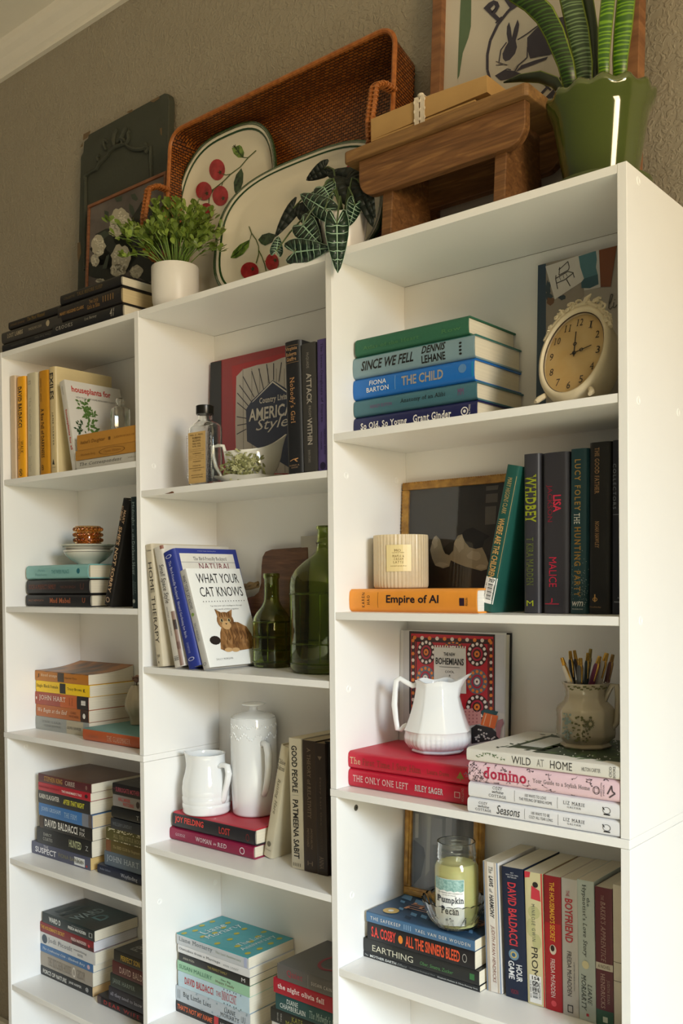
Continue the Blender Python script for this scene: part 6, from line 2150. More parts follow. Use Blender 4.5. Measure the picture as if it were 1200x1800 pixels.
for ang, ln in ((95, .036), (18, .026)):
    a = math.radians(ang)
    hmb = MB()
    c_, s_ = math.cos(a), math.sin(a)
    put_line(hmb, lambda u, v: (u, v, .0012 if ln > .03 else .0016), [(0 - c_ * .006, cyl - s_ * .006), (c_ * ln * .45, cyl + s_ * ln * .45), (c_ * ln, cyl + s_ * ln)], .0016)
    put_ring(hmb, lambda u, v: (u, v, .0012 if ln > .03 else .0016), c_ * ln * .42, cyl + s_ * ln * .42, .0030, .0030, .45, 12)
    hmb.build('hand', INKB, t)
MB().lathe([(.0028, .0010), (.0028, .0024), (.0015, .0030)], 14, mod=lambda a, r, z: (r * math.cos(a), cyl + r * math.sin(a), z)).build('hub', INKB, t)
gl = MB()
gr = [(.84, .0040), (.70, .0066), (.5, .0085), (.25, .0096), (.001, .0100)]
vs = [p for k, z in gr for p in oring(k, z)]
gl.add(vs, [(j * n + i, j * n + (i + 1) % n, (j + 1) * n + (i + 1) % n, (j + 1) * n + i) for j in range(len(gr) - 1) for i in range(n)])
gl.build('glass', glass_mat('clock_glass', '#ffffff', .0, 1.12), t, smooth=True)
crest = MB()
rnd = random.Random(9)
for i in range(46):
    a = math.radians(rnd.uniform(30, 160))
    k = 1.0 + rnd.uniform(0, .16) * math.sin((math.degrees(a) - 25) / 140 * math.pi)
    p0 = Vector((hw * k * math.cos(a), cyl + hh * k * math.sin(a), rnd.uniform(-.002, .006)))
    pts = []
    a2 = rnd.uniform(0, 6.28)
    for q in range(7):
        rr2 = .0050 * (1 - q / 8)
        pts.append(p0 + Vector((math.cos(a2 + q * .9) * rr2, math.sin(a2 + q * .9) * rr2, .001 * q)))
    crest.tube(pts, [.0016, .0019, .002, .0019, .0016, .0013, .001], 6)
crest.tube([Vector((hw * 1.0 * math.cos(math.radians(x)), cyl + hh * 1.02 * math.sin(math.radians(x)), .003)) for x in range(24, 168, 9)], .0042, 7)
crest.tube([Vector((.004, cyl + hh * 1.02, .003)), Vector((.005, cyl + hh * 1.14, .004)), Vector((.010, cyl + hh * 1.24, .003))], [.005, .004, .001], 7)
crest.build('crest', CRM, t, smooth=True)
for sx in (-1, 1):
    MB().tube([Vector((sx * .034, cyl - hh * .80, .000)), Vector((sx * .040, cyl - hh * .92, .006)), Vector((sx * .040, .002, .009)), Vector((sx * .041, -.001, .012))], [.004, .0042, .0036, .0026], 8).build('foot', CRM, t, smooth=True)

# ---- right bookcase, second compartment: ribbed candle and cat picture
KK = (600, 800, .275)
pc = at_y(KK[0] + 381 * KK[2], KK[1] + 820 * KK[2], .112)
s = mpp(pc) * KK[2]
t = turned('scented_candle', 'ribbed amber glass candle with gold paper label on the orange book', 'candle', (pc.x, .112, z_or + .0006))
r = 173 * s
hC = 335 * s
rib = lambda a, r_, z: (r_ * (1 + .013 * math.cos(44 * a)) * math.cos(a), r_ * (1 + .013 * math.cos(44 * a)) * math.sin(a), z)
vm = bpy.data.materials.new('ribbed_amber_glass')
vm.use_nodes = True
b_ = vm.node_tree.nodes['Principled BSDF']
nz_ = vm.node_tree.nodes.new('ShaderNodeTexNoise')
nz_.inputs['Scale'].default_value = 12
rp_ = vm.node_tree.nodes.new('ShaderNodeValToRGB')
rp_.color_ramp.elements[0].color = (*lin('#ecd6ac'), 1)
rp_.color_ramp.elements[1].color = (*lin('#f3e4c6'), 1)
vm.node_tree.links.new(nz_.outputs[0], rp_.inputs[0])
vm.node_tree.links.new(rp_.outputs[0], b_.inputs['Base Color'])
b_.inputs['Transmission Weight'].default_value = .30
b_.inputs['Roughness'].default_value = .22
b_.inputs['IOR'].default_value = 1.3
MB().lathe(thick([(r * .96, 0), (r * .99, .003), (r, .008), (r, hC - .003), (r * .99, hC)], .0035), 264, mod=rib).build('glass_vessel', vm, t, smooth=True, sharp=70)
MB().lathe([(r * .90, .006), (r * .90, hC * .86), (.001, hC * .86)], 40).build('wax', mat('#efd7a4', .6, .05, 30, sub=.15), t, smooth=True, sharp=40)
MB().tube([(0, 0, hC * .86), (.001, 0, hC * .86 + .007)], .0009, 6).build('wick', mat('#2a241c', .8, .1, 60), t)


def round_fn(r_, K, cx, ybase, s, e=.0007):
    """view coordinates -> point on the front of an upright cylinder standing on the local origin"""
    def f(a, b):
        x = (a - cx) * s
        x = max(-r_ * .98, min(r_ * .98, x))
        return (x * (1 + e / r_), -math.sqrt(r_ * r_ - x * x) - e, (ybase - b) * s)
    return f


g = round_fn(r * 1.016, KK, 381, 832, s)
mb = MB()
for i in range(6):
    a0, a1 = 282 + 25 * i, 282 + 25 * (i + 1)
    mb.add([g(a0, 728), g(a1, 728), g(a1, 562), g(a0, 562)], [(0, 1, 2, 3)])
lb = mb.build('label', mat('#e7d39a', .35, .05, 40), t)
g2 = round_fn(r * 1.016, KK, 381, 832, s, .0012)
for (s1, x0, x1, y0, y1, st) in (('MO', 330, 368, 606, 590, ''), ('HOUSE & HOME', 315, 388, 614, 609, ''), ('MAPLE &', 318, 388, 640, 626, 'serif wide'), ('CREAM', 326, 384, 658, 645, 'serif wide'), ('LATTE', 322, 384, 678, 664, 'serif wide'), ('scented candle 8 oz', 305, 402, 697, 690, 'ital')):
    mb = MB()
    put_text(mb, lambda u, v: g2(u, v), s1, x0, x1, y0, y1, st)
    mb.build('lettering', mat('#8a7340', .5, .1, 50), lb)

M = lean(0.0, .180, LV['r2'] + .0004, 3.5)
f0 = plane_fn(M, KK, .0)
xl = f0(392, 500)[0]; tp = f0(392, 182)[1]
xr = 1.322
t = thing('framed_cat_painting', 'gold-framed dark painting of a white and black kitten', 'painting', M=M)
GLD = ramp_mat('antique_gold', [(0.3, '#8a5f22'), (0.7, '#c0913f')], scale=70, rough=.38, bump=.3)
bw = .0140
for (x0, x1, y0, y1) in ((xl, xr, tp - bw, tp), (xl, xr, 0, bw), (xl, xl + bw, bw, tp - bw), (xr - bw, xr, bw, tp - bw)):
    MB().box(x0, x1, y0, y1, -.010, .006).build('frame_bar', GLD, t, bevel=.002)
bd = MB()
for i in range(64):
    bd.ball((xl + .003 + (xr - xl - .006) * i / 63, tp - .0015, .0055), .0017, 6, 4)
for i in range(38):
    bd.ball((xl + .0015, .004 + (tp - .008) * i / 37, .0055), .0017, 6, 4)
bd.build('beading', GLD, t, kind='stuff')
MB().box(xl + bw * .9, xr - bw * .9, bw * .9, tp - bw * .9, -.009, 0).build('canvas', ramp_mat('dark_canvas', [(0.3, '#2e2a26'), (0.7, '#45403a')], scale=6, rough=.6), t)
e = lambda z: plane_fn(M, KK, z)
flat(t, 'painted_table', e(.0004), [[(560, 640), (960, 640), (960, 835), (560, 835)]], '#3b3126', .6)
flat(t, 'painted_shutter', e(.0004), [[(925, 200), (1005, 192), (1000, 220), (925, 228)], [(925, 250), (1000, 244), (998, 300), (922, 306)], [(920, 330), (990, 325), (985, 440), (918, 446)]], '#6b645a', .6)
flat(t, 'painted_cat', e(.0006), [[(568, 605), (585, 540), (607, 514), (632, 540), (650, 600), (668, 630), (700, 630), (716, 570), (745, 515), (790, 500), (815, 560), (860, 600), (900, 590), (925, 640), (940, 690), (930, 730), (895, 740), (850, 728), (790, 712), (735, 690), (700, 672), (690, 712), (650, 724), (600, 705), (580, 660)]], '#c6bb9f', .7)
flat(t, 'painted_fur', e(.0008), [blob(600, 560, 18, 35, 10, .3, 1), blob(640, 700, 40, 14, 10, .2, 2), blob(760, 570, 30, 50, 10, .3, 3), blob(895, 715, 35, 14, 10, .2, 4), blob(850, 640, 40, 30, 10, .3, 5)], '#ddd3bb', .7)
flat(t, 'painted_head', e(.0010), [[(772, 500), (800, 475), (840, 463), (890, 488), (950, 520), (915, 545), (905, 585), (860, 600), (820, 590), (795, 560), (780, 530)], [(650, 600), (690, 560), (722, 555), (716, 610), (690, 640), (665, 630)]], '#1f1c19', .6)
pm = glass_mat('picture_glass', '#ffffff', .0, 1.35)
MB().box(xl + bw * .8, xr - bw * .8, bw * .8, tp - bw * .8, .0030, .0040).build('glass_pane', pm, t)

# ---- right bookcase, third compartment: tapestry-cover book, pitcher, pen jug
KB = (590, 1090, .275)
Tb = .021
M = lean(0.0, .190, LV['p'] + .0004, 2.5)
Mf_ = M @ Matrix.Translation((0, 0, Tb))
x0 = on_plane(Mf_, KB[0] + 403 * KB[2], KB[1] + 400 * KB[2])[0]
x1 = on_plane(Mf_, KB[0] + 1082 * KB[2], KB[1] + 400 * KB[2])[0]
tp = on_plane(Mf_, KB[0] + 405 * KB[2], KB[1] + 63 * KB[2])[1]
M = lean(x0, .190, LV['p'] + .0004, 2.5)


def bohemian(byc, fr, uvp):
    g = uvp(KB)
    D = lambda nm, c, polys, e_, k=0: decal(byc, fr, nm, c, g, polys, e_, k)
    D('cover_print', '#b9b6b4', [[(432, 60), (470, 62), (470, 900), (432, 900)]], .0003)
    D('tapestry', '#2c2320', [[(470, 70), (1018, 92), (1018, 585), (800, 600), (470, 600)]], .0004)
    D('tapestry', '#b3202b', [[(482, 85), (1008, 106), (1008, 575), (482, 580)]], .0006)
    D('tapestry_border', '#3a1f1c', ribbon(None, [(515, 135), (975, 150), (975, 575)], 7) + ribbon(None, [(515, 135), (515, 575)], 7) + ribbon(None, [(485, 122), (1005, 138)], 26) + ribbon(None, [(497, 100), (497, 575)], 22) + ribbon(None, [(992, 120), (992, 575)], 22), .0007)
    for i in range(11):
        D('tapestry_flower', '#d8c9bd' if i % 2 else '#d9792b', [ell(505 + 48 * i, 112 + 2.0 * i, 12, 13, 8)], .0009, i % 2)
        D('tapestry_flower', '#d8c9bd' if i % 2 else '#d9792b', [ell(495, 130 + 42 * i, 10, 12, 8), ell(993, 145 + 42 * i, 10, 12, 8)], .0009, i % 2)
    for j, (a, b, r1, r2, c1, c2, dk) in enumerate(((580, 205, 58, 80, '#e3d6cd', '#d9792b', '#3a1f1c'), (905, 217, 66, 80, '#e3d6cd', '#d9792b', '#3a1f1c'), (905, 393, 66, 80, '#d9792b', '#e3d6cd', '#5d6470'), (575, 370, 58, 78, '#d9792b', '#e3d6cd', '#5d6470'), (905, 555, 72, 80, '#e3d6cd', '#d9792b', '#3a1f1c'), (752, 175, 62, 40, '#d9792b', '#e3d6cd', '#4a3a3a'))):
        D('medallion', dk, [ell(a, b, r1, r2, 24)], .0010 + .00002 * j, 10 + j)
        for k in range(12):
            q = 2 * math.pi * k / 12
            D('medallion_flower', c1, [ell(a + r1 * .80 * math.cos(q), b + r2 * .80 * math.sin(q), r1 * .15, r2 * .14, 7)], .0012 + .00002 * j, 20 + j)
        D('medallion', '#a51f38', [ell(a, b, r1 * .56, r2 * .56, 18)], .0012 + .00002 * j, 30 + j)
        D('medallion', dk, [ell(a, b, r1 * .40, r2 * .40, 16)], .0014 + .00002 * j, 40 + j)
        D('medallion', c2, [ell(a, b, r1 * .27, r2 * .27, 12)], .0016 + .00002 * j, 50 + j)
        D('medallion', '#5a1a1c', [ell(a, b, r1 * .10, r2 * .10, 8)], .0018 + .00002 * j, 60 + j)
    D('title_panel', '#d3cfc6', [[(632, 172), (836, 180), (838, 470), (632, 462)]], .0024)
    for i in range(13):
        D('panel_bobble', '#e3d9d0', [ell(640 + 16 * i, 166 + .6 * i, 5, 7, 8)], .0024)
    for k, (s1, a0, b0, a1, b1, st) in enumerate((('THE NEW', 695, 228, 768, 206, 'bold'), ('BOHEMIANS', 643, 281, 824, 238, 'bold'), ('COOL', 703, 336, 762, 321, ''), ('&', 728, 360, 738, 348, ''), ('COLLECTED', 676, 384, 800, 372, ''))):
        decal_text(byc, fr, '#23221f', g, s1, a0, b0, a1, b1, .0028, 70 + k, st)
    D('title_rule', '#3a3833', [[(667, 296), (797, 303), (797, 306), (667, 299)]], .0028)
    D('wall_print', '#c3c2c4', [[(1018, 92), (1078, 96), (1078, 600), (1018, 585)]], .0003)
    D('sofa_print', '#2a292b', [[(868, 690), (900, 668), (1000, 690), (1040, 730), (1050, 760), (870, 790)]], .0012)
    for i in range(22):
        rnd = random.Random(i)
        D('sofa_print', '#cfcbc6', [ell(rnd.uniform(880, 1030), rnd.uniform(690, 775), 7, 6, 6)], .0014, 3)
    D('cushion_print', '#c58a86', [[(815, 570), (925, 558), (935, 660), (860, 675), (830, 640)]], .0014)
    for i in range(16):
        D('cushion_print', '#9c5a60', [ell(832 + 24 * (i % 4), 585 + 22 * (i // 4), 5, 6, 6)], .0016, 4)
    D('cushion_print', '#1f4a4e', [[(930, 580), (960, 570), (1040, 585), (1030, 605), (940, 615)]], .0013)
    D('cushion_print', '#d9682a', [[(950, 590), (1040, 612), (1018, 695), (928, 668)]], .0017)
    D('cushion_print', '#e3b08a', ribbon(None, [(965, 600), (945, 670)], 6) + ribbon(None, [(1000, 610), (985, 680)], 6), .0019)
    D('armchair_print', '#a5757c', [[(1025, 690), (1040, 640), (1070, 630), (1082, 660), (1060, 690), (1050, 760), (1030, 740)]], .0016)


face_book('black hardcover with red patterned tapestry cover, behind the white pitcher', M, Tb, tp, x1 - x0, '#1b1a1a', bohemian, front_c=mat('#cfccc8', .4, .03, 20))

GLAZ = mat('#eef0f0', .10, .015, 14, coat=.7, name='white_ironstone')


def vessel(t, name, prof, n, m, wall=.003, mod=None, sharp=60):
    return MB().lathe(thick(prof, wall), n, mod=mod).build(name, m, t, smooth=True, sharp=sharp)


def px_prof(pts, cx, yb, s):
    return [(r_ * s, (yb - y_) * s) for r_, y_ in pts]


def loop(t, name, pts, rad, m, flat_=1.0, n=10):
    return MB().tube([Vector(p) for p in pts], rad, n, flat=flat_).build(name, m, t, smooth=True, sharp=180)


pc = at_z(KB[0] + 652 * KB[2], KB[1] + 838 * KB[2], z_red)
s = mpp(pc) * KB[2]
t = turned('pitcher', 'white ironstone pitcher with panelled sides and ribbed foot', 'pitcher', (pc.x, pc.y, z_red + .0004), -.28)
YB = 832
pr_ = px_prof([(120, 832), (160, 831), (166, 822), (160, 812), (186, 800), (208, 770), (211, 735), (206, 700), (212, 692), (196, 660), (176, 600), (158, 540), (144, 480), (136, 430), (134, 400), (142, 380)], 655, YB, s)


def pitcher_mod(a, r_, z):
    y_ = YB - z / s
    oc = 1 / max(math.cos(((a + math.pi / 8) % (math.pi / 4)) - math.pi / 8), .9)
    k = 1 + (oc - 1) * .55 - .018
    if 715 < y_ < 812:
        k *= 1 + .014 * math.cos(40 * a)
    x, y = r_ * k * math.cos(a), r_ * k * math.sin(a)
    lift = 0
    if y_ < 480:
        q = max(0, (480 - y_) / 100)
        w_ = math.exp(-(math.atan2(math.sin(a), math.cos(a)) / .50) ** 2)
        x += 84 * s * q ** 1.8 * w_
        y *= 1 - .30 * w_ * q
        lift = 50 * s * q ** 2 * w_ + 8 * s * q * math.cos(5 * a) * (1 - w_)
    return (x, y, z + lift)


vessel(t, 'body', pr_, 120, GLAZ, .0035, pitcher_mod)
hp_ = [(-118, 405), (-160, 418), (-205, 395), (-240, 372), (-266, 388), (-274, 440), (-281, 545), (-271, 640), (-262, 700), (-238, 702), (-218, 682), (-196, 672)]
loop(t, 'handle', [((a) * s, 0, (YB - b) * s) for a, b in hp_], [19 * s, 18 * s, 17 * s, 18 * s, 19 * s, 17 * s, 20 * s, 17 * s, 18 * s, 17 * s, 17 * s, 17 * s], GLAZ, .8)

KJ = KW
pc = at_z(KJ[0] + 905 * KJ[2], KJ[1] + 752 * KJ[2], z_white)
s = mpp(pc) * KJ[2]
YB = 760
t = turned('pen_jug', 'beige glazed jug with olive flower print holding pens', 'jug', (pc.x, pc.y, z_white + .0006))
BEI = mat('#b3a78f', .14, .05, 16, coat=.6, name='beige_glaze')
pr_ = px_prof([(120, 760), (172, 759), (178, 748), (160, 730), (170, 715), (200, 690), (205, 660), (200, 560), (204, 500), (190, 470), (150, 430), (138, 390), (142, 350), (160, 310), (166, 296)], 905, YB, s)


def jug_mod(a, r_, z):
    oc = 1 / max(math.cos(((a + math.pi / 8) % (math.pi / 4)) - math.pi / 8), .9)
    k = 1 + (oc - 1) * .7 - .02
    return (r_ * k * math.cos(a), r_ * k * math.sin(a), z)


vessel(t, 'body', pr_, 96, BEI, .0035, jug_mod)
th_ = math.radians(-28)
hp_ = [(135, 440), (165, 360), (190, 312), (225, 310), (232, 400), (228, 500), (222, 580), (196, 615), (178, 640)]
loop(t, 'handle', [(a * s * math.cos(th_), a * s * math.sin(th_), (YB - b) * s) for a, b in hp_], [20 * s, 22 * s, 24 * s, 26 * s, 26 * s, 26 * s, 26 * s, 24 * s, 24 * s], BEI, .8)
g = round_fn(205 * s, KJ, 905, YB, s, .0012)
gt = round_fn(158 * s, KJ, 905, YB, s, .0016)
OLV = '#5d5a34'
rnd = random.Random(31)
pol = []
for i in range(46):
    a, b = rnd.gauss(835, 34), rnd.uniform(520, 700)
    pol.append(blob(a, b, rnd.uniform(5, 13), rnd.uniform(4, 10), 7, .35, i))
flat(t, 'flower_print', g, pol, OLV, .2)
flat(t, 'flower_print', g, [[(885 + 32 * math.cos(x) * (1 if j % 2 else .6), 570 + 36 * math.sin(x) * (1 if j % 2 else .6)) for j, x in enumerate([k * math.pi / 12 for k in range(24)])]], OLV, .2)
flat(t, 'flower_print', round_fn(205 * s, KJ, 905, YB, s, .0018), [ell(885, 570, 12, 14, 10)], '#a89a7c', .2)
flat(t, 'flower_print', g, [blob(745 + rnd.uniform(-22, 22), rnd.uniform(500, 690), rnd.uniform(4, 10), rnd.uniform(5, 12), 7, .4, 60 + i) for i in range(26)], '#7d8a80', .2)
flat(t, 'rim_print', gt, [blob(770 + 9.6 * i, 318 + 10 * math.sin(i * 1.1) + (i % 3) * 5, 7, 6, 7, .4, i) for i in range(27)], OLV, .2)

PENS = [(722, 112, 800, 330, '#c9bfae', '#b98d3c', 15), (812, 72, 830, 330, '#2a2a2c', '#c39a4a', 14), (846, 112, 846, 330, '#57585a', '#c39a4a', 17), (838, 66, 880, 330, '#3a3230', '#c39a4a', 13), (945, 88, 925, 330, '#34403f', '#a8873f', 14), (977, 62, 930, 330, '#3f4a48', '#8f7a45', 14), (996, 104, 930, 330, '#6b2a48', '#c39a4a', 17), (1058, 84, 990, 330, '#b3aaa0', '#c39a4a', 19), (1114, 98, 1060, 330, '#6d4546', '#9a7a4c', 15)]
names = ['white and gold', 'black', 'grey', 'dark brown', 'dark teal', 'greyish teal', 'plum and gold', 'pale grey', 'mauve']
where = ['leftmost in the jug', 'behind the grey pen', 'second from left, front', 'behind the grey pen, right', 'in the middle', 'tallest in the jug', 'right of the middle', 'second from right', 'at the right rim']
Mj = t.matrix_world
for i, (ax, ay, bx, by, c1, c2, rw) in enumerate(PENS):
    dy_ = (-.012, .012, -.020, .008, .014, .022, -.012, -.004, .004)[i]
    A = Vector(((ax - 905) * s, dy_, (YB - ay) * s))
    B = Vector(((bx - 905) * s, dy_ * .8, (YB - by) * s))
    D_ = (B - A).normalized()
    C_ = Vector(((bx - 905) * s * .35, dy_ * .1, .012))
    pt = thing('pen', '%s pen with gold top, %s' % (names[i], where[i]), 'pen', M=Mj, group='pens in the jug')
    k = A + (B - A) * .24
    r0 = rw * 1.45 * s
    MB().tube([k, k + D_ * .004, B, C_ + (B - C_) * .12, C_], [r0 * .80, r0, r0, r0 * .75, r0 * .2], 12).build('barrel', mat(c1, .3, .05, 60), pt, smooth=True)
    MB().tube([A, A + D_ * .002, k + D_ * .0005], [r0 * .55, r0 * .62, r0 * .72], 12).build('push_button', mat(c2, .25, .08, 60, metal=.9), pt, smooth=True)
    off = Vector((.0008, -r0 * 1.25, 0))
    MB().tube([k + off * .6, k + D_ * .006 + off, k + D_ * .026 + off], [r0 * .30, r0 * .30, r0 * .16], 8).build('clip', mat(c2, .25, .08, 60, metal=.9), pt, smooth=True)

# ---- right bookcase, fourth compartment: gilt frame, glass dish, candle jar
KD = (580, 1400, .25)
M = lean(0.0, .180, z_keep + .0004, 3.0)
xa = on_plane(M, KD[0] + 531 * KD[2], KD[1] + 400 * KD[2])[0]
xb = on_plane(M, KD[0] + 1070 * KD[2], KD[1] + 300 * KD[2])[0]
hp = LV['p'] - TS - z_keep - .006
t = thing('framed_picture', 'gilt-framed picture with a painted grey reflection behind the candle jar', 'picture', M=M)
bw = .0150
for (x0, x1, y0, y1) in ((xa, xb, hp - bw, hp), (xa, xb, 0, bw), (xa, xa + bw, bw, hp - bw), (xb - bw, xb, bw, hp - bw)):
    MB().box(x0, x1, y0, y1, -.010, .006).build('frame_bar', GLD, t, bevel=.002)
    MB().box(x0 + .004, x1 - .004, y0 + .004, y1 - .004, .005, .0085).build('frame_bead', GLD, t, bevel=.0015)
MB().box(xa + bw * .9, xb - bw * .9, bw * .9, hp - bw * .9, -.009, 0).build('canvas', ramp_mat('reflection_canvas', [(0.25, '#3f4246'), (0.5, '#6f6e6c'), (0.75, '#a39f97')], scale=5, stretch=(5, .7, 1), rough=.6), t)  # grey reflection of curtains in the glass, painted into the canvas
e = lambda z: plane_fn(M, KD, z)
flat(t, 'reflected_window', e(.0005), [[(720, 150), (790, 160), (790, 345), (715, 335)], [(815, 150), (860, 155), (855, 280), (812, 280)]], '#8b8a88', .6)
flat(t, 'reflected_curtain', e(.0005), [[(600, 120), (625, 122), (622, 290), (600, 292)], [(690, 140), (710, 142), (700, 520), (670, 560)]], '#a9a59c', .6)  # reflected room continued as flat painted patches
flat(t, 'reflected_chair', e(.0004), [[(588, 300), (660, 360), (670, 420), (640, 560), (588, 620)]], '#3a3d42', .6)
MB().box(xa + bw * .8, xb - bw * .8, bw * .8, hp - bw * .8, .0030, .0040).build('glass_pane', pm, t)

CLR = glass_mat('clear_glass', '#fbfdfb', .01, 1.46)
pc = at_z(KD[0] + 872 * KD[2], KD[1] + 918 * KD[2], z_keep)
pc.x = min(pc.x, 1.248 - .050)
s = mpp(pc) * KD[2]
t = turned('glass_dish', 'scalloped clear cut-glass dish under the candle jar', 'dish', (pc.x, pc.y, z_keep + .0006))
pr_ = [(70 * s, 0), (105 * s, .001), (120 * s, 14 * s), (165 * s, 70 * s), (200 * s, 130 * s), (220 * s, 180 * s), (224 * s, 198 * s)]
cut = lambda a, r_, z: (r_ * (1 + .020 * abs(math.sin(11 * a)) * (1 if z > .004 else 0)) * math.cos(a), r_ * (1 + .020 * abs(math.sin(11 * a)) * (1 if z > .004 else 0)) * math.sin(a), z + (.0024 * abs(math.sin(11 * a)) if z > 160 * s else 0))
vessel(t, 'bowl', pr_, 132, CLR, .0032, cut, 30)
st = MB()
for i in range(12):
    a = 2 * math.pi * i / 12
    for sg in (-1, 1):
        st.tube([(118 * s * math.cos(a), 118 * s * math.sin(a), 12 * s), (165 * s * math.cos(a + .16 * sg), 165 * s * math.sin(a + .16 * sg), 64 * s), (205 * s * math.cos(a + .26 * sg), 205 * s * math.sin(a + .26 * sg), 128 * s)], .0011, 5)
st.build('cut_lines', CLR, t, smooth=True, kind='stuff')
dish_c = pc.copy()

s2 = s
t = turned('jar_candle', 'pale yellow candle in a glass jar with teal-topped paper label', 'candle', (pc.x + .004, pc.y + .002, z_keep + .0050))
YB = 872
r = 152 * s
pr_ = px_prof([(120, 872), (146, 868), (152, 850), (152, 480), (150, 455), (136, 425), (132, 410), (136, 400), (139, 392), (134, 380), (139, 366), (134, 352), (137, 340), (133, 325), (133, 300), (136, 290), (135, 284)], 905, YB, s)
vessel(t, 'glass_jar', pr_, 64, CLR, .0026)
MB().lathe([(r * .90, .004), (r * .955, .010), (r * .955, (YB - 455) * s), (r * .86, (YB - 430) * s), (.001, (YB - 428) * s)], 48).build('wax', mat('#e6df98', .55, .04, 30, sub=.1), t, smooth=True, sharp=50)
MB().tube([(0, 0, (YB - 428) * s), (.001, 0, (YB - 400) * s)], .001, 6).build('wick', mat('#efe8d2', .8, .1, 60), t)
g = round_fn(r * 1.004, KD, 905, YB, s, .0006)
mb = MB()
for i in range(8):
    a0, a1 = 757 + 22.5 * i, 757 + 22.5 * (i + 1)
    mb.add([g(a0, 830), g(a1, 830), g(a1, 512), g(a0, 512)], [(0, 1, 2, 3)])
lb = mb.build('label', mat('#f1f0ea', .5, .02, 40), t)
g2 = round_fn(r * 1.004, KD, 905, YB, s, .0010)
mb = MB()
for i in range(8):
    a0, a1 = 758 + 22 * i, 758 + 22 * (i + 1)
    mb.add([g2(a0, 590 + 8 * (i % 2)), g2(a1, 590 + 8 * ((i + 1) % 2)), g2(a1, 514), g2(a0, 514)], [(0, 1, 2, 3)])
mb.build('glitter_band', ramp_mat('teal_glitter', [(0.3, '#5f8f88'), (0.7, '#a9c9c2')], scale=260, rough=.3), lb)
for (s1, a0, a1, b0, b1, st_) in (('ALABAMA SOY CANDLE CO', 772, 925, 612, 604, ''), ('candle for Friends', 795, 880, 626, 619, 'ital'), ('Pumpkin', 763, 934, 690, 632, 'serif bold'), ('Pecan', 786, 900, 752, 700, 'serif bold'), ('8 oz', 815, 865, 795, 780, '')):
    mb = MB()
    put_text(mb, lambda u, v: g2(u, v), s1, a0, a1, b0, b1, st_)
    mb.build('lettering', mat('#3f4248', .5, .05, 50), lb)

# ---- middle section, top shelf: face-out book, flask, sauce boat on a saucer
Tb = .020
M = lean(0.0, .188, LV['m1'] + .0004, 3.0)
Mf_ = M @ Matrix.Translation((0, 0, Tb))
x0 = on_plane(Mf_, KM1[0] + 447 * KM1[2], KM1[1] + 500 * KM1[2])[0]
tp = on_plane(Mf_, KM1[0] + 449 * KM1[2], KM1[1] + 252 * KM1[2])[1]
M = lean(x0, .188, LV['m1'] + .0004, 3.0)


def country(byc, fr, uvp):
    g = uvp(KM1)
    D = lambda nm, c, polys, e_, k=0: decal(byc, fr, nm, c, g, polys, e_, k)
    D('cloth_spine', '#1d2022', [[(440, 240), (516, 240), (516, 960), (440, 960)]], .0004)
    D('cover_print', '#a3272c', [[(575, 272), (900, 190), (1000, 180), (1000, 900), (600, 900)]], .0004, 1)
    D('plank_print', '#b5aea4', [[(602, 330), (640, 290), (720, 265), (800, 250), (860, 225), (960, 200), (990, 240), (985, 880), (602, 880), (596, 600)]], .0006)
    for x in (640, 690, 735, 782, 830, 876, 930):
        D('plank_gap', '#7d776e', ribbon(None, [(x, 285), (x + 4, 880)], 3), .0008)
    for (a, b, c_, d) in ((608, 425, 690, 520), (640, 330, 705, 450), (690, 300, 730, 430), (730, 285, 760, 410), (775, 260, 790, 370), (815, 255, 815, 350), (860, 250, 845, 360), (608, 480, 680, 540), (605, 560, 665, 570), (608, 610, 660, 600), (605, 660, 660, 630), (620, 380, 700, 490)):
        D('sunburst_print', '#34313a', ribbon(None, [(a, b), (c_, d)], 5), .0010)
    D('badge_print', '#26304a', [[(658, 520), (690, 470), (810, 352), (880, 395), (985, 470), (985, 880), (664, 700)]], .0012)
    D('badge_print', '#cfcac0', [[(700, 475), (810, 366), (900, 430), (980, 485), (980, 470), (810, 356), (690, 480)]], .0014, 2)
    D('badge_house', '#26304a', [[(785, 440), (790, 415), (812, 392), (835, 412), (838, 440)]], .0016)
    decal_text(byc, fr, '#cfcac0', g, 'Country Living', 735, 497, 905, 455, .0018, 21, 'serif bold')
    decal_text(byc, fr, '#cfcac0', g, 'AMERICAN', 675, 590, 965, 520, .0018, 22, 'bold')
    decal_text(byc, fr, '#cfcac0', g, 'Style', 715, 660, 900, 580, .0018, 23, 'ital')


face_book('red lifestyle book with black spine and badge print, behind the sauce boat', M, Tb, tp, .262, '#8f2328', country)

# flask
y0 = .014
xa = at_y(KM1[0] + 316 * KM1[2], KM1[1] + 900 * KM1[2], y0).x
xb = at_y(KM1[0] + 462 * KM1[2], KM1[1] + 900 * KM1[2], y0).x
zt_ = at_y(KM1[0] + 468 * KM1[2], KM1[1] + 492 * KM1[2], y0 + .018).z
t = thing('glass_flask', 'clear flat glass bottle with black cap and old paper label', 'bottle', ((xa + xb) / 2, y0 + .017, LV['m1'] + .0006))
W2, D2 = (xb - xa) / 2, .017
Hf = zt_ - LV['m1']
zc = Hf * .89
zs = Hf * .70
zn = Hf * .80


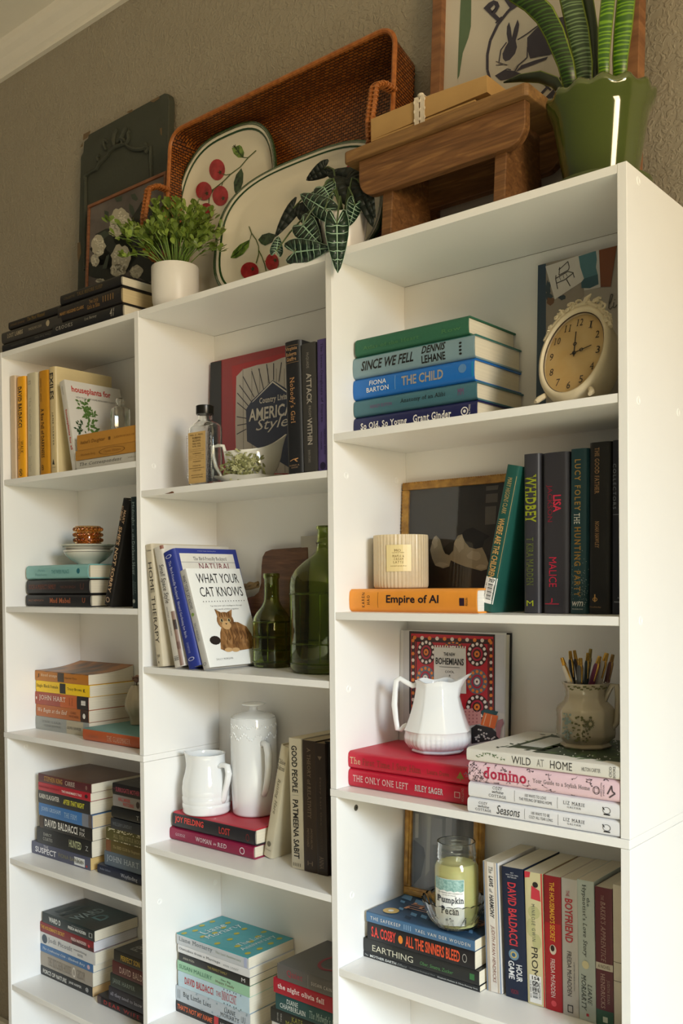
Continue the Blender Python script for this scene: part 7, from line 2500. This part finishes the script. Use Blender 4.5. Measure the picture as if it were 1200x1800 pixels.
def flask(off):
    rows = []
    for z, k in ((.0 + off, .90), (.004 + off, 1.0), (zs, 1.0), (zs + (zn - zs) * .35, .95), (zs + (zn - zs) * .7, .78), (zn, .46), (zn + .004, .38), (zc + .004, .36)):
        wd, dp_ = max(W2 * k - off, .003), max(D2 * min(1, k * 1.05) - off, .003)
        if k < .5:
            wd = dp_ = max(W2 * k - off, .004)
        rows.append([(wd * math.copysign(abs(math.cos(a)) ** (.45 if k > .5 else 1), math.cos(a)), dp_ * math.copysign(abs(math.sin(a)) ** (.45 if k > .5 else 1), math.sin(a)), z) for a in [2 * math.pi * i / 40 for i in range(40)]])
    return rows


rows = flask(0) + flask(.0022)[::-1]
mb = MB()
mb.add([p for r_ in rows for p in r_], [(j * 40 + i, j * 40 + (i + 1) % 40, (j + 1) * 40 + (i + 1) % 40, (j + 1) * 40 + i) for j in range(len(rows) - 1) for i in range(40)])
mb.f += [tuple(range(39, -1, -1)), tuple(range((len(rows) - 1) * 40, len(rows) * 40))]
mb.m += [0, 0]
mb.build('glass_body', CLR, t, smooth=True, sharp=50)
rbm = MB()
for sx in (-1, 1):
    for i in range(26):
        rbm.ball((sx * W2 * .93, -D2 * .93, .012 + i * (zs - .02) / 26), (.0016, .0016, .0013), 6, 4)
rbm.build('edge_ribs', CLR, t, smooth=True, kind='stuff')
MB().lathe([(W2 * .46, zc), (W2 * .47, zc + .001), (W2 * .47, Hf - .001), (W2 * .44, Hf)], 36, mod=lambda a, r_, z: (r_ * (1 + .012 * math.cos(36 * a)) * math.cos(a), r_ * (1 + .012 * math.cos(36 * a)) * math.sin(a), z)).build('cap', mat('#17150f', .3, .1, 80), t, smooth=True)
lz0, lz1 = .004, Hf * .665
lbf = lambda u, v: (-W2 * .80 + u * W2 * 1.35, -D2 - .0006, lz0 + v * (lz1 - lz0))
lb = MB()
put_poly(lb, lbf, [(0, 0), (1, 0), (1, 1), (0, 1)])
lb = lb.build('paper_label', mat('#c7a56a', .7, .10, 40), t)
lbf2 = lambda u, v: (-W2 * .80 + u * W2 * 1.35, -D2 - .0010, lz0 + v * (lz1 - lz0))
lines = [('NO. 6 - REG.', .93, .96), ('RUBBING', .865, .905), ('ALCOHOL', .81, .85), ('70% VOL', .755, .785), ('4 FL OZ', .705, .735), ('For external use only', .655, .67), ('apply freely as needed', .62, .635), ('WARNING', .565, .59), ('Do not take internally', .53, .545), ('keep from children', .495, .51), ('and away from flame', .46, .475), ('POISON', .41, .435), ('MADE BY', .33, .35), ('BROWN BROS DRUG CO', .285, .305), ('CHICAGO', .24, .26), ('BOTTLED IN', .15, .17), ('SOUTH SIDE', .105, .125)]
for s1, v0, v1_ in lines:
    mb = MB()
    ln = min(.84, .055 * len(s1) + .1)
    put_text(mb, lbf2, s1, .5 - ln / 2, .5 + ln / 2, v0, v1_, '')
    mb.build('lettering', mat('#3a2c18', .6, .1, 60), lb)

# saucer and sauce boat
pc = at_y(KM1[0] + 690 * KM1[2], KM1[1] + 905 * KM1[2], .078)
s = mpp(pc) * KM1[2]
CHN = mat('#e3e1d6', .10, .02, 14, coat=.7, name='white_china')
t = turned('saucer', 'white oval saucer with wavy rim under the sauce boat', 'saucer', (pc.x, .078, LV['m1'] + .0005))
wav = lambda a, r_, z: (r_ * (1 + .012 * math.cos(9 * a)) * math.cos(a), r_ * .62 * (1 + .012 * math.cos(9 * a)) * math.sin(a), z + (.0012 * math.cos(9 * a) if z > .008 else 0))
vessel(t, 'plate', [(90 * s, 0), (130 * s, .0008), (150 * s, .004), (195 * s, .011), (218 * s, .0145)], 90, CHN, .0028, wav)
t = turned('sauce_boat', 'white china sauce boat with green leaf cluster on its side', 'sauce boat', (pc.x, .078, LV['m1'] + .0052))
YB = 868
pr_ = px_prof([(80, 868), (112, 866), (112, 856), (104, 848), (126, 822), (146, 785), (150, 750), (146, 720), (148, 700), (154, 690)], 700, YB, s)


def boat_mod(a, r_, z):
    y_ = YB - z / s
    x, y = r_ * 1.02 * math.cos(a), r_ * .62 * math.sin(a)
    q = max(0, (800 - y_) / 110)
    w_ = math.exp(-(math.atan2(math.sin(a), math.cos(a)) / .85) ** 2)
    x += 46 * s * q ** 1.5 * w_
    y *= 1 - .45 * w_ * q
    return (x, y, z + 92 * s * q ** 2 * w_ - 6 * s * q * (1 - w_))


vessel(t, 'body', pr_, 90, CHN, .003, boat_mod)
hp_ = [(-140, 765), (-150, 700), (-160, 662), (-190, 660), (-218, 668), (-219, 720), (-205, 780), (-178, 830), (-150, 862), (-118, 852)]
loop(t, 'handle', [(a * s, -.002, (YB - b) * s) for a, b in hp_], [13 * s] * len(hp_), CHN, .8)
rnd = random.Random(77)
GRL = mat('#6f7040', .5, .3, 300)
GR2_ = mat('#a3a272', .5, .3, 300)
c1, c2 = MB(), MB()
for i in range(300):
    a, b = rnd.gauss(655, 66), rnd.gauss(788, 44)
    if ((a - 660) / 118) ** 2 + ((b - 785) / 85) ** 2 > 1:
        continue
    x = (a - 700) * s
    yy = -.62 * math.sqrt(max(1e-6, (154 * s) ** 2 - min(abs(x), 150 * s) ** 2)) - rnd.uniform(.0003, .0016)
    aa = rnd.uniform(0, 6.28)
    L_ = rnd.uniform(20, 40) * s
    small_leaf(c1 if i % 3 else c2, Vector((x, yy, (YB - b) * s)), Vector((math.cos(aa), -.12, math.sin(aa))), L_, L_ * .36, Vector((0, -1, .01)))
for j, (a, b) in enumerate(((632, 740), (612, 800), (720, 760))):
    for k in range(7):
        q = 2 * math.pi * k / 7
        small_leaf(c2, Vector(((a - 700) * s, -.62 * 150 * s - .003, (YB - b) * s)), Vector((math.cos(q), -.1, math.sin(q))), 20 * s, 10 * s, Vector((0, -1, .01)))
c1.build('leaf_cluster', GRL, t, kind='stuff')
c2.build('flower_cluster', GR2_, t, kind='stuff')

# ---- middle section, second shelf: green bottles, cutting board, grey book
GG = glass_mat('green_glass', '#c6d488', .02, 1.42)


def green_bottle(label, cx, yb, rows, K, extra):
    pc = at_z(K[0] + cx * K[2], K[1] + yb * K[2], LV['m2'])
    rm = max(r_ for r_, _ in rows) * K[2] * mpp(pc)
    if pc.y > .198 - rm:
        pc = at_y(K[0] + cx * K[2], K[1] + yb * K[2], .198 - rm)
    s = mpp(pc) * K[2]
    t = turned('glass_bottle', label, 'bottle', (pc.x, pc.y, LV['m2'] + .0006), group='green glass bottles')
    pr_ = px_prof(rows, cx, yb, s)
    vessel(t, 'glass_body', pr_, 72, GG, .0030)
    for r_, y_ in extra:
        MB().tube([Vector((r_ * s * math.cos(2 * math.pi * i / 48), r_ * s * math.sin(2 * math.pi * i / 48), (yb - y_) * s)) for i in range(48)], 4.5 * s, 6, closed=True).build('glass_ring', GG, t, smooth=True)
    for k in range(6):
        a = 2 * math.pi * k / 6 + .35
        r_ = extra[0][0]
        MB().tube([(r_ * s * math.cos(a), r_ * s * math.sin(a), (yb - y_) * s) for y_ in (extra[-1][1], (extra[0][1] + extra[-1][1]) / 2, extra[0][1])], 3.5 * s, 6).build('glass_rib', GG, t, smooth=True)
    return pc, s


green_bottle('shorter green glass bottle beside the kitten book', 806, 948, [(90, 948), (104, 944), (109, 925), (108, 700), (104, 670), (88, 640), (60, 605), (46, 575), (43, 530), (42, 450), (48, 440), (48, 420), (44, 416)], KM2, [(110, 690), (110, 775), (110, 850), (110, 915)])
green_bottle('tall dark green glass demijohn against the right panel', 1118, 965, [(170, 965), (200, 958), (212, 930), (210, 470), (204, 430), (180, 385), (130, 340), (80, 305), (56, 275), (52, 240), (58, 232), (50, 215), (48, 160), (55, 152), (55, 140), (50, 136)], KM2, [(212, 520), (212, 800), (212, 910)])

M = lean(0.0, .160, LV['m2'] + .0004, 6.0)
t = thing('cutting_board', 'dark wooden cutting board with rope loop, leaning behind the green bottles', 'cutting board', M=M)
f0 = plane_fn(M, KM2, 0)
ol = [(1010, 262), (800, 277), (765, 290), (748, 320), (742, 370), (740, 470), (726, 520), (700, 543), (662, 552), (655, 600), (662, 648), (700, 660), (728, 690), (740, 740)]
pl = [f0(a, b)[:2] for a, b in ol]
xR = min(pl[0][0], .95)
pl[0] = (xR, pl[0][1])
pl += [(pl[-1][0], .0), (xR, 0)]
WAL = ramp_mat('walnut_board', [(0.25, '#4a2f1e'), (0.6, '#6f4a30'), (0.85, '#8d6342')], scale=7, stretch=(1.5, 14, 1), rough=.5, bump=.1, distort=1.5)
MB().prism(pl[::-1], lambda p: (p[0], p[1], -.016), lambda p: (p[0], p[1], 0)).build('board', WAL, t, bevel=.002)
rp = [f0(a, b)[:2] for a, b in ((735, 470), (715, 480), (690, 475), (668, 488), (655, 480), (662, 500), (690, 498), (715, 492), (738, 488))]
MB().tube([Vector((p[0], p[1], .004 + .003 * math.sin(i))) for i, p in enumerate(rp)], .0042, 8).build('rope_loop', ramp_mat('jute_rope', [(0.3, '#6d5538'), (0.7, '#a58a5f')], tex='wave', scale=200, stretch=(1, 1, 1), rough=.9, bump=.6, distort=2), t, smooth=True)

Tg = .016
M = lean(0.0, .196, LV['m2'] + .0004, 1.2)
Mf_ = M @ Matrix.Translation((0, 0, Tg))
x0 = on_plane(Mf_, KM2[0] + 962 * KM2[2], KM2[1] + 300 * KM2[2])[0]
tp = on_plane(Mf_, KM2[0] + 975 * KM2[2], KM2[1] + 203 * KM2[2])[1]
x0 = max(x0, .775)
M = lean(x0, .196, LV['m2'] + .0004, 1.2)
face_book('plain grey-beige book behind the tall green bottle', M, Tg, tp, min(.16, 1.0 - x0), '#a39c8c', None, front_c='#aca593')

# ---- middle section, third shelf: two white jugs
pc = at_z(KM3[0] + 432 * KM3[2], KM3[1] + 800 * KM3[2], z_joy)
s = mpp(pc) * KM3[2]
YB = 806
t = turned('small_jug', 'squat white glazed jug with ringed base', 'jug', (pc.x, pc.y, z_joy + .0004), group='white jugs')
pr_ = px_prof([(110, 806), (130, 804), (136, 792), (135, 772), (138, 764), (137, 752), (133, 746), (137, 738), (138, 712), (134, 704), (138, 696), (138, 665), (132, 620), (120, 575), (111, 540), (108, 500), (108, 480), (111, 472)], 432, YB, s)


def jug_spout(a, r_, z):
    y_ = YB - z / s
    x, y = r_ * math.cos(a), r_ * math.sin(a)
    q = max(0, (580 - y_) / 108)
    d = math.atan2(math.sin(a - math.pi), math.cos(a - math.pi))
    w_ = math.exp(-(d / .35) ** 2)
    x -= 20 * s * q ** 2 * w_
    return (x, y, z + 14 * s * q ** 2 * w_)


vessel(t, 'body', pr_, 72, GLAZ, .003, jug_spout)
th_ = math.radians(-38)
loop(t, 'handle', [(a * s * math.cos(th_), a * s * math.sin(th_), (YB - b) * s) for a, b in ((100, 540), (135, 525), (168, 530), (178, 570), (165, 625), (148, 670), (134, 715), (124, 735))], [15 * s, 16 * s, 17 * s, 17 * s, 16 * s, 15 * s, 17 * s, 16 * s], GLAZ, 1.3)
pc2 = at_z(KM3[0] + 704 * KM3[2], KM3[1] + 788 * KM3[2], z_joy)
if pc2.y > .156:
    pc2 = at_y(KM3[0] + 704 * KM3[2], KM3[1] + 788 * KM3[2], .156)
s = mpp(pc2) * KM3[2]
YB = 795
t = turned('coffee_pot', 'tall white lidded coffee pot with flat knob', 'pot', (pc2.x, pc2.y, z_joy + .0004), group='white jugs')
pr_ = px_prof([(105, 795), (118, 793), (124, 780), (131, 600), (132, 400), (131, 262), (127, 248)], 704, YB, s)
vessel(t, 'body', pr_, 72, GLAZ, .003)
ld = t
MB().lathe(px_prof([(124, 248), (126, 243), (110, 232), (70, 220), (34, 214), (24, 208), (23, 192), (30, 184), (60, 180), (68, 175), (68, 170), (60, 167), (1, 166)], 704, YB, s), 56).build('lid', GLAZ, t, smooth=True, sharp=60)
th_ = math.radians(-62)
loop(t, 'handle', [(a * s * math.cos(th_), a * s * math.sin(th_), (YB - b) * s) for a, b in ((122, 395), (150, 375), (185, 385), (205, 430), (205, 500), (190, 570), (165, 630), (140, 665), (124, 660))], [14 * s, 17 * s, 18 * s, 18 * s, 17 * s, 16 * s, 15 * s, 14 * s, 12 * s], GLAZ, 1.2)
rl = MB()
for i in range(34):
    a = math.radians(-170 + i * 5)
    b = 345 + 16 * math.sin(i * .9)
    rl.ball((131 * s * math.cos(a), 131 * s * math.sin(a), (YB - b) * s), (5 * s, 5 * s, 9 * s), 6, 4)
    rl.ball((131 * s * math.cos(a), 131 * s * math.sin(a), (YB - 290 - 8 * math.cos(i * 1.3)) * s), (4 * s, 4 * s, 7 * s), 6, 4)
rl.build('relief_band', GLAZ, t, smooth=True, kind='stuff')

# ---- left bookcase: small bottle, bowls, amber votive, ribbed vase
pc = at_y(KL1[0] + 940 * KL1[2], KL1[1] + 850 * KL1[2], .050)
s = mpp(pc) * KL1[2]
t = turned('glass_bottle', 'small clear glass bottle on the mustard books', 'bottle', (pc.x, .050, z_isb + .0006), .5)
YB = 865
rows = [(40, 865), (62, 863), (66, 850), (66, 700), (62, 678), (40, 662), (26, 652), (25, 636), (30, 632), (34, 615), (30, 600), (18, 594)]
sq = lambda a, r_, z: (lambda k: (r_ * k * math.cos(a), r_ * k * math.sin(a), z))(1 / max(abs(math.cos(a)), abs(math.sin(a))) ** .75 if z < (YB - 665) * s else 1.0)
vessel(t, 'glass_body', px_prof(rows, 940, YB, s), 48, CLR, .0018, sq)

yB = .128
pc = at_y(KL2[0] + 690 * KL2[2], KL2[1] + 600 * KL2[2], yB)
s = mpp(pc) * KL2[2]
BW = mat('#dcd6c6', .14, .02, 16, coat=.6, name='cream_china')
DK = mat('#4a4540', .3, .1, 60)
s_r = 190
base_z = z_teal + .0006
t = turned('bowl', 'lower white bowl with dark line, on the pale teal book', 'bowl', (pc.x, yB, base_z), group='stacked white bowls')
vessel(t, 'bowl_wall', [(70 * s, 0), (84 * s, .0008), (88 * s, 10 * s), (135 * s, 38 * s), (172 * s, 72 * s), (188 * s, 100 * s), (190 * s, 112 * s)], 64, BW, .003)
MB().tube([(187.5 * s * math.cos(2 * math.pi * i / 60), 187.5 * s * math.sin(2 * math.pi * i / 60), 96 * s) for i in range(60)], 1.6 * s, 5, closed=True).build('painted_line', DK, t, smooth=True)
t = turned('bowl', 'upper white bowl with wide rim, holding the amber votive', 'bowl', (pc.x, yB, base_z + .0150), group='stacked white bowls')
o_ = .0150 / s
vessel(t, 'bowl_wall', [(60 * s, 0), (84 * s, .0008), (130 * s, (50 - o_ * .3) * s), (176 * s, (128 - o_) * s), (194 * s, (142 - o_) * s), (212 * s, (149 - o_) * s), (214 * s, (154 - o_) * s)], 64, BW, .003)
MB().tube([(193 * s * math.cos(2 * math.pi * i / 60), 193 * s * math.sin(2 * math.pi * i / 60), (138 - o_) * s) for i in range(60)], 1.6 * s, 5, closed=True).build('painted_line', DK, t, smooth=True)
AMB = glass_mat('amber_glass', '#ebc283', .05, 1.45)
t = turned('votive_holder', 'amber hobnail glass candle holder on the upper bowl', 'candle holder', (pc.x, yB, base_z + 126 * s))
r = 100 * s
MB().lathe(thick([(r * .8, 0), (r * .96, .001), (r, .004), (r, 168 * s), (r * .97, 172 * s)], .003), 48).build('glass_cup', AMB, t, smooth=True)
hb = MB()
for j in range(4):
    for i in range(20):
        a = 2 * math.pi * (i + .5 * (j % 2)) / 20
        hb.ball((r * 1.02 * math.cos(a), r * 1.02 * math.sin(a), (22 + 42 * j) * s), 16 * s, 8, 6)
hb.build('hobnails', AMB, t, smooth=True, kind='stuff')
MB().lathe([(r * .88, .004), (r * .88, 110 * s)], 30).build('wax', mat('#d9a862', .5, .05, 30), t, smooth=True, sharp=40)

KV = (215, 1170, .0777)
yV = .075
pc = at_z(KV[0] + 330 * KV[2], KV[1] + 1330 * KV[2], z_fig)
pc.y = min(max(pc.y, .06), .150)
pc.x = min(pc.x, .4985 - .028)
s = mpp(pc) * KV[2]
YB = 1350
t = turned('ceramic_vase', 'small cream ribbed vase on the orange-spined book', 'vase', (pc.x, pc.y, z_fig + .0005))
pr_ = px_prof([(120, 1350), (145, 1345), (150, 1310), (152, 1200), (190, 1110), (240, 1010), (262, 900), (245, 780), (205, 650), (160, 540), (120, 480), (110, 462)], 330, YB, s)
vessel(t, 'body', pr_, 84, mat('#b3a58c', .25, .06, 40, coat=.4), .003, lambda a, r_, z: (r_ * (1 + (.045 * math.cos(9 * a + z * 60) if (YB - z / s) < 1150 else 0)) * math.cos(a), r_ * (1 + (.045 * math.cos(9 * a + z * 60) if (YB - z / s) < 1150 else 0)) * math.sin(a), z))
fl = turned('dried_flower', 'dusty pink dried flower standing in the ribbed vase', 'flower', (pc.x, pc.y, z_fig + .0005))
MB().tube([(0, 0, .006), (.0, 0, (YB - 470) * s), (.001, 0, (YB - 400) * s)], .0012, 6).build('stem', mat('#5a4a34', .7, .1, 60), fl, smooth=True)
pm_ = MB()
for i in range(16):
    a = 2 * math.pi * i / 16 * 2.4
    small_leaf(pm_, Vector((0, 0, (YB - 430 + i * 6) * s)), Vector((math.cos(a), math.sin(a), .9)), 150 * s, 95 * s, Vector((0, 0, 1)))
pm_.build('petals', mat('#a5806f', .8, .15, 60), fl, smooth=True, kind='stuff')
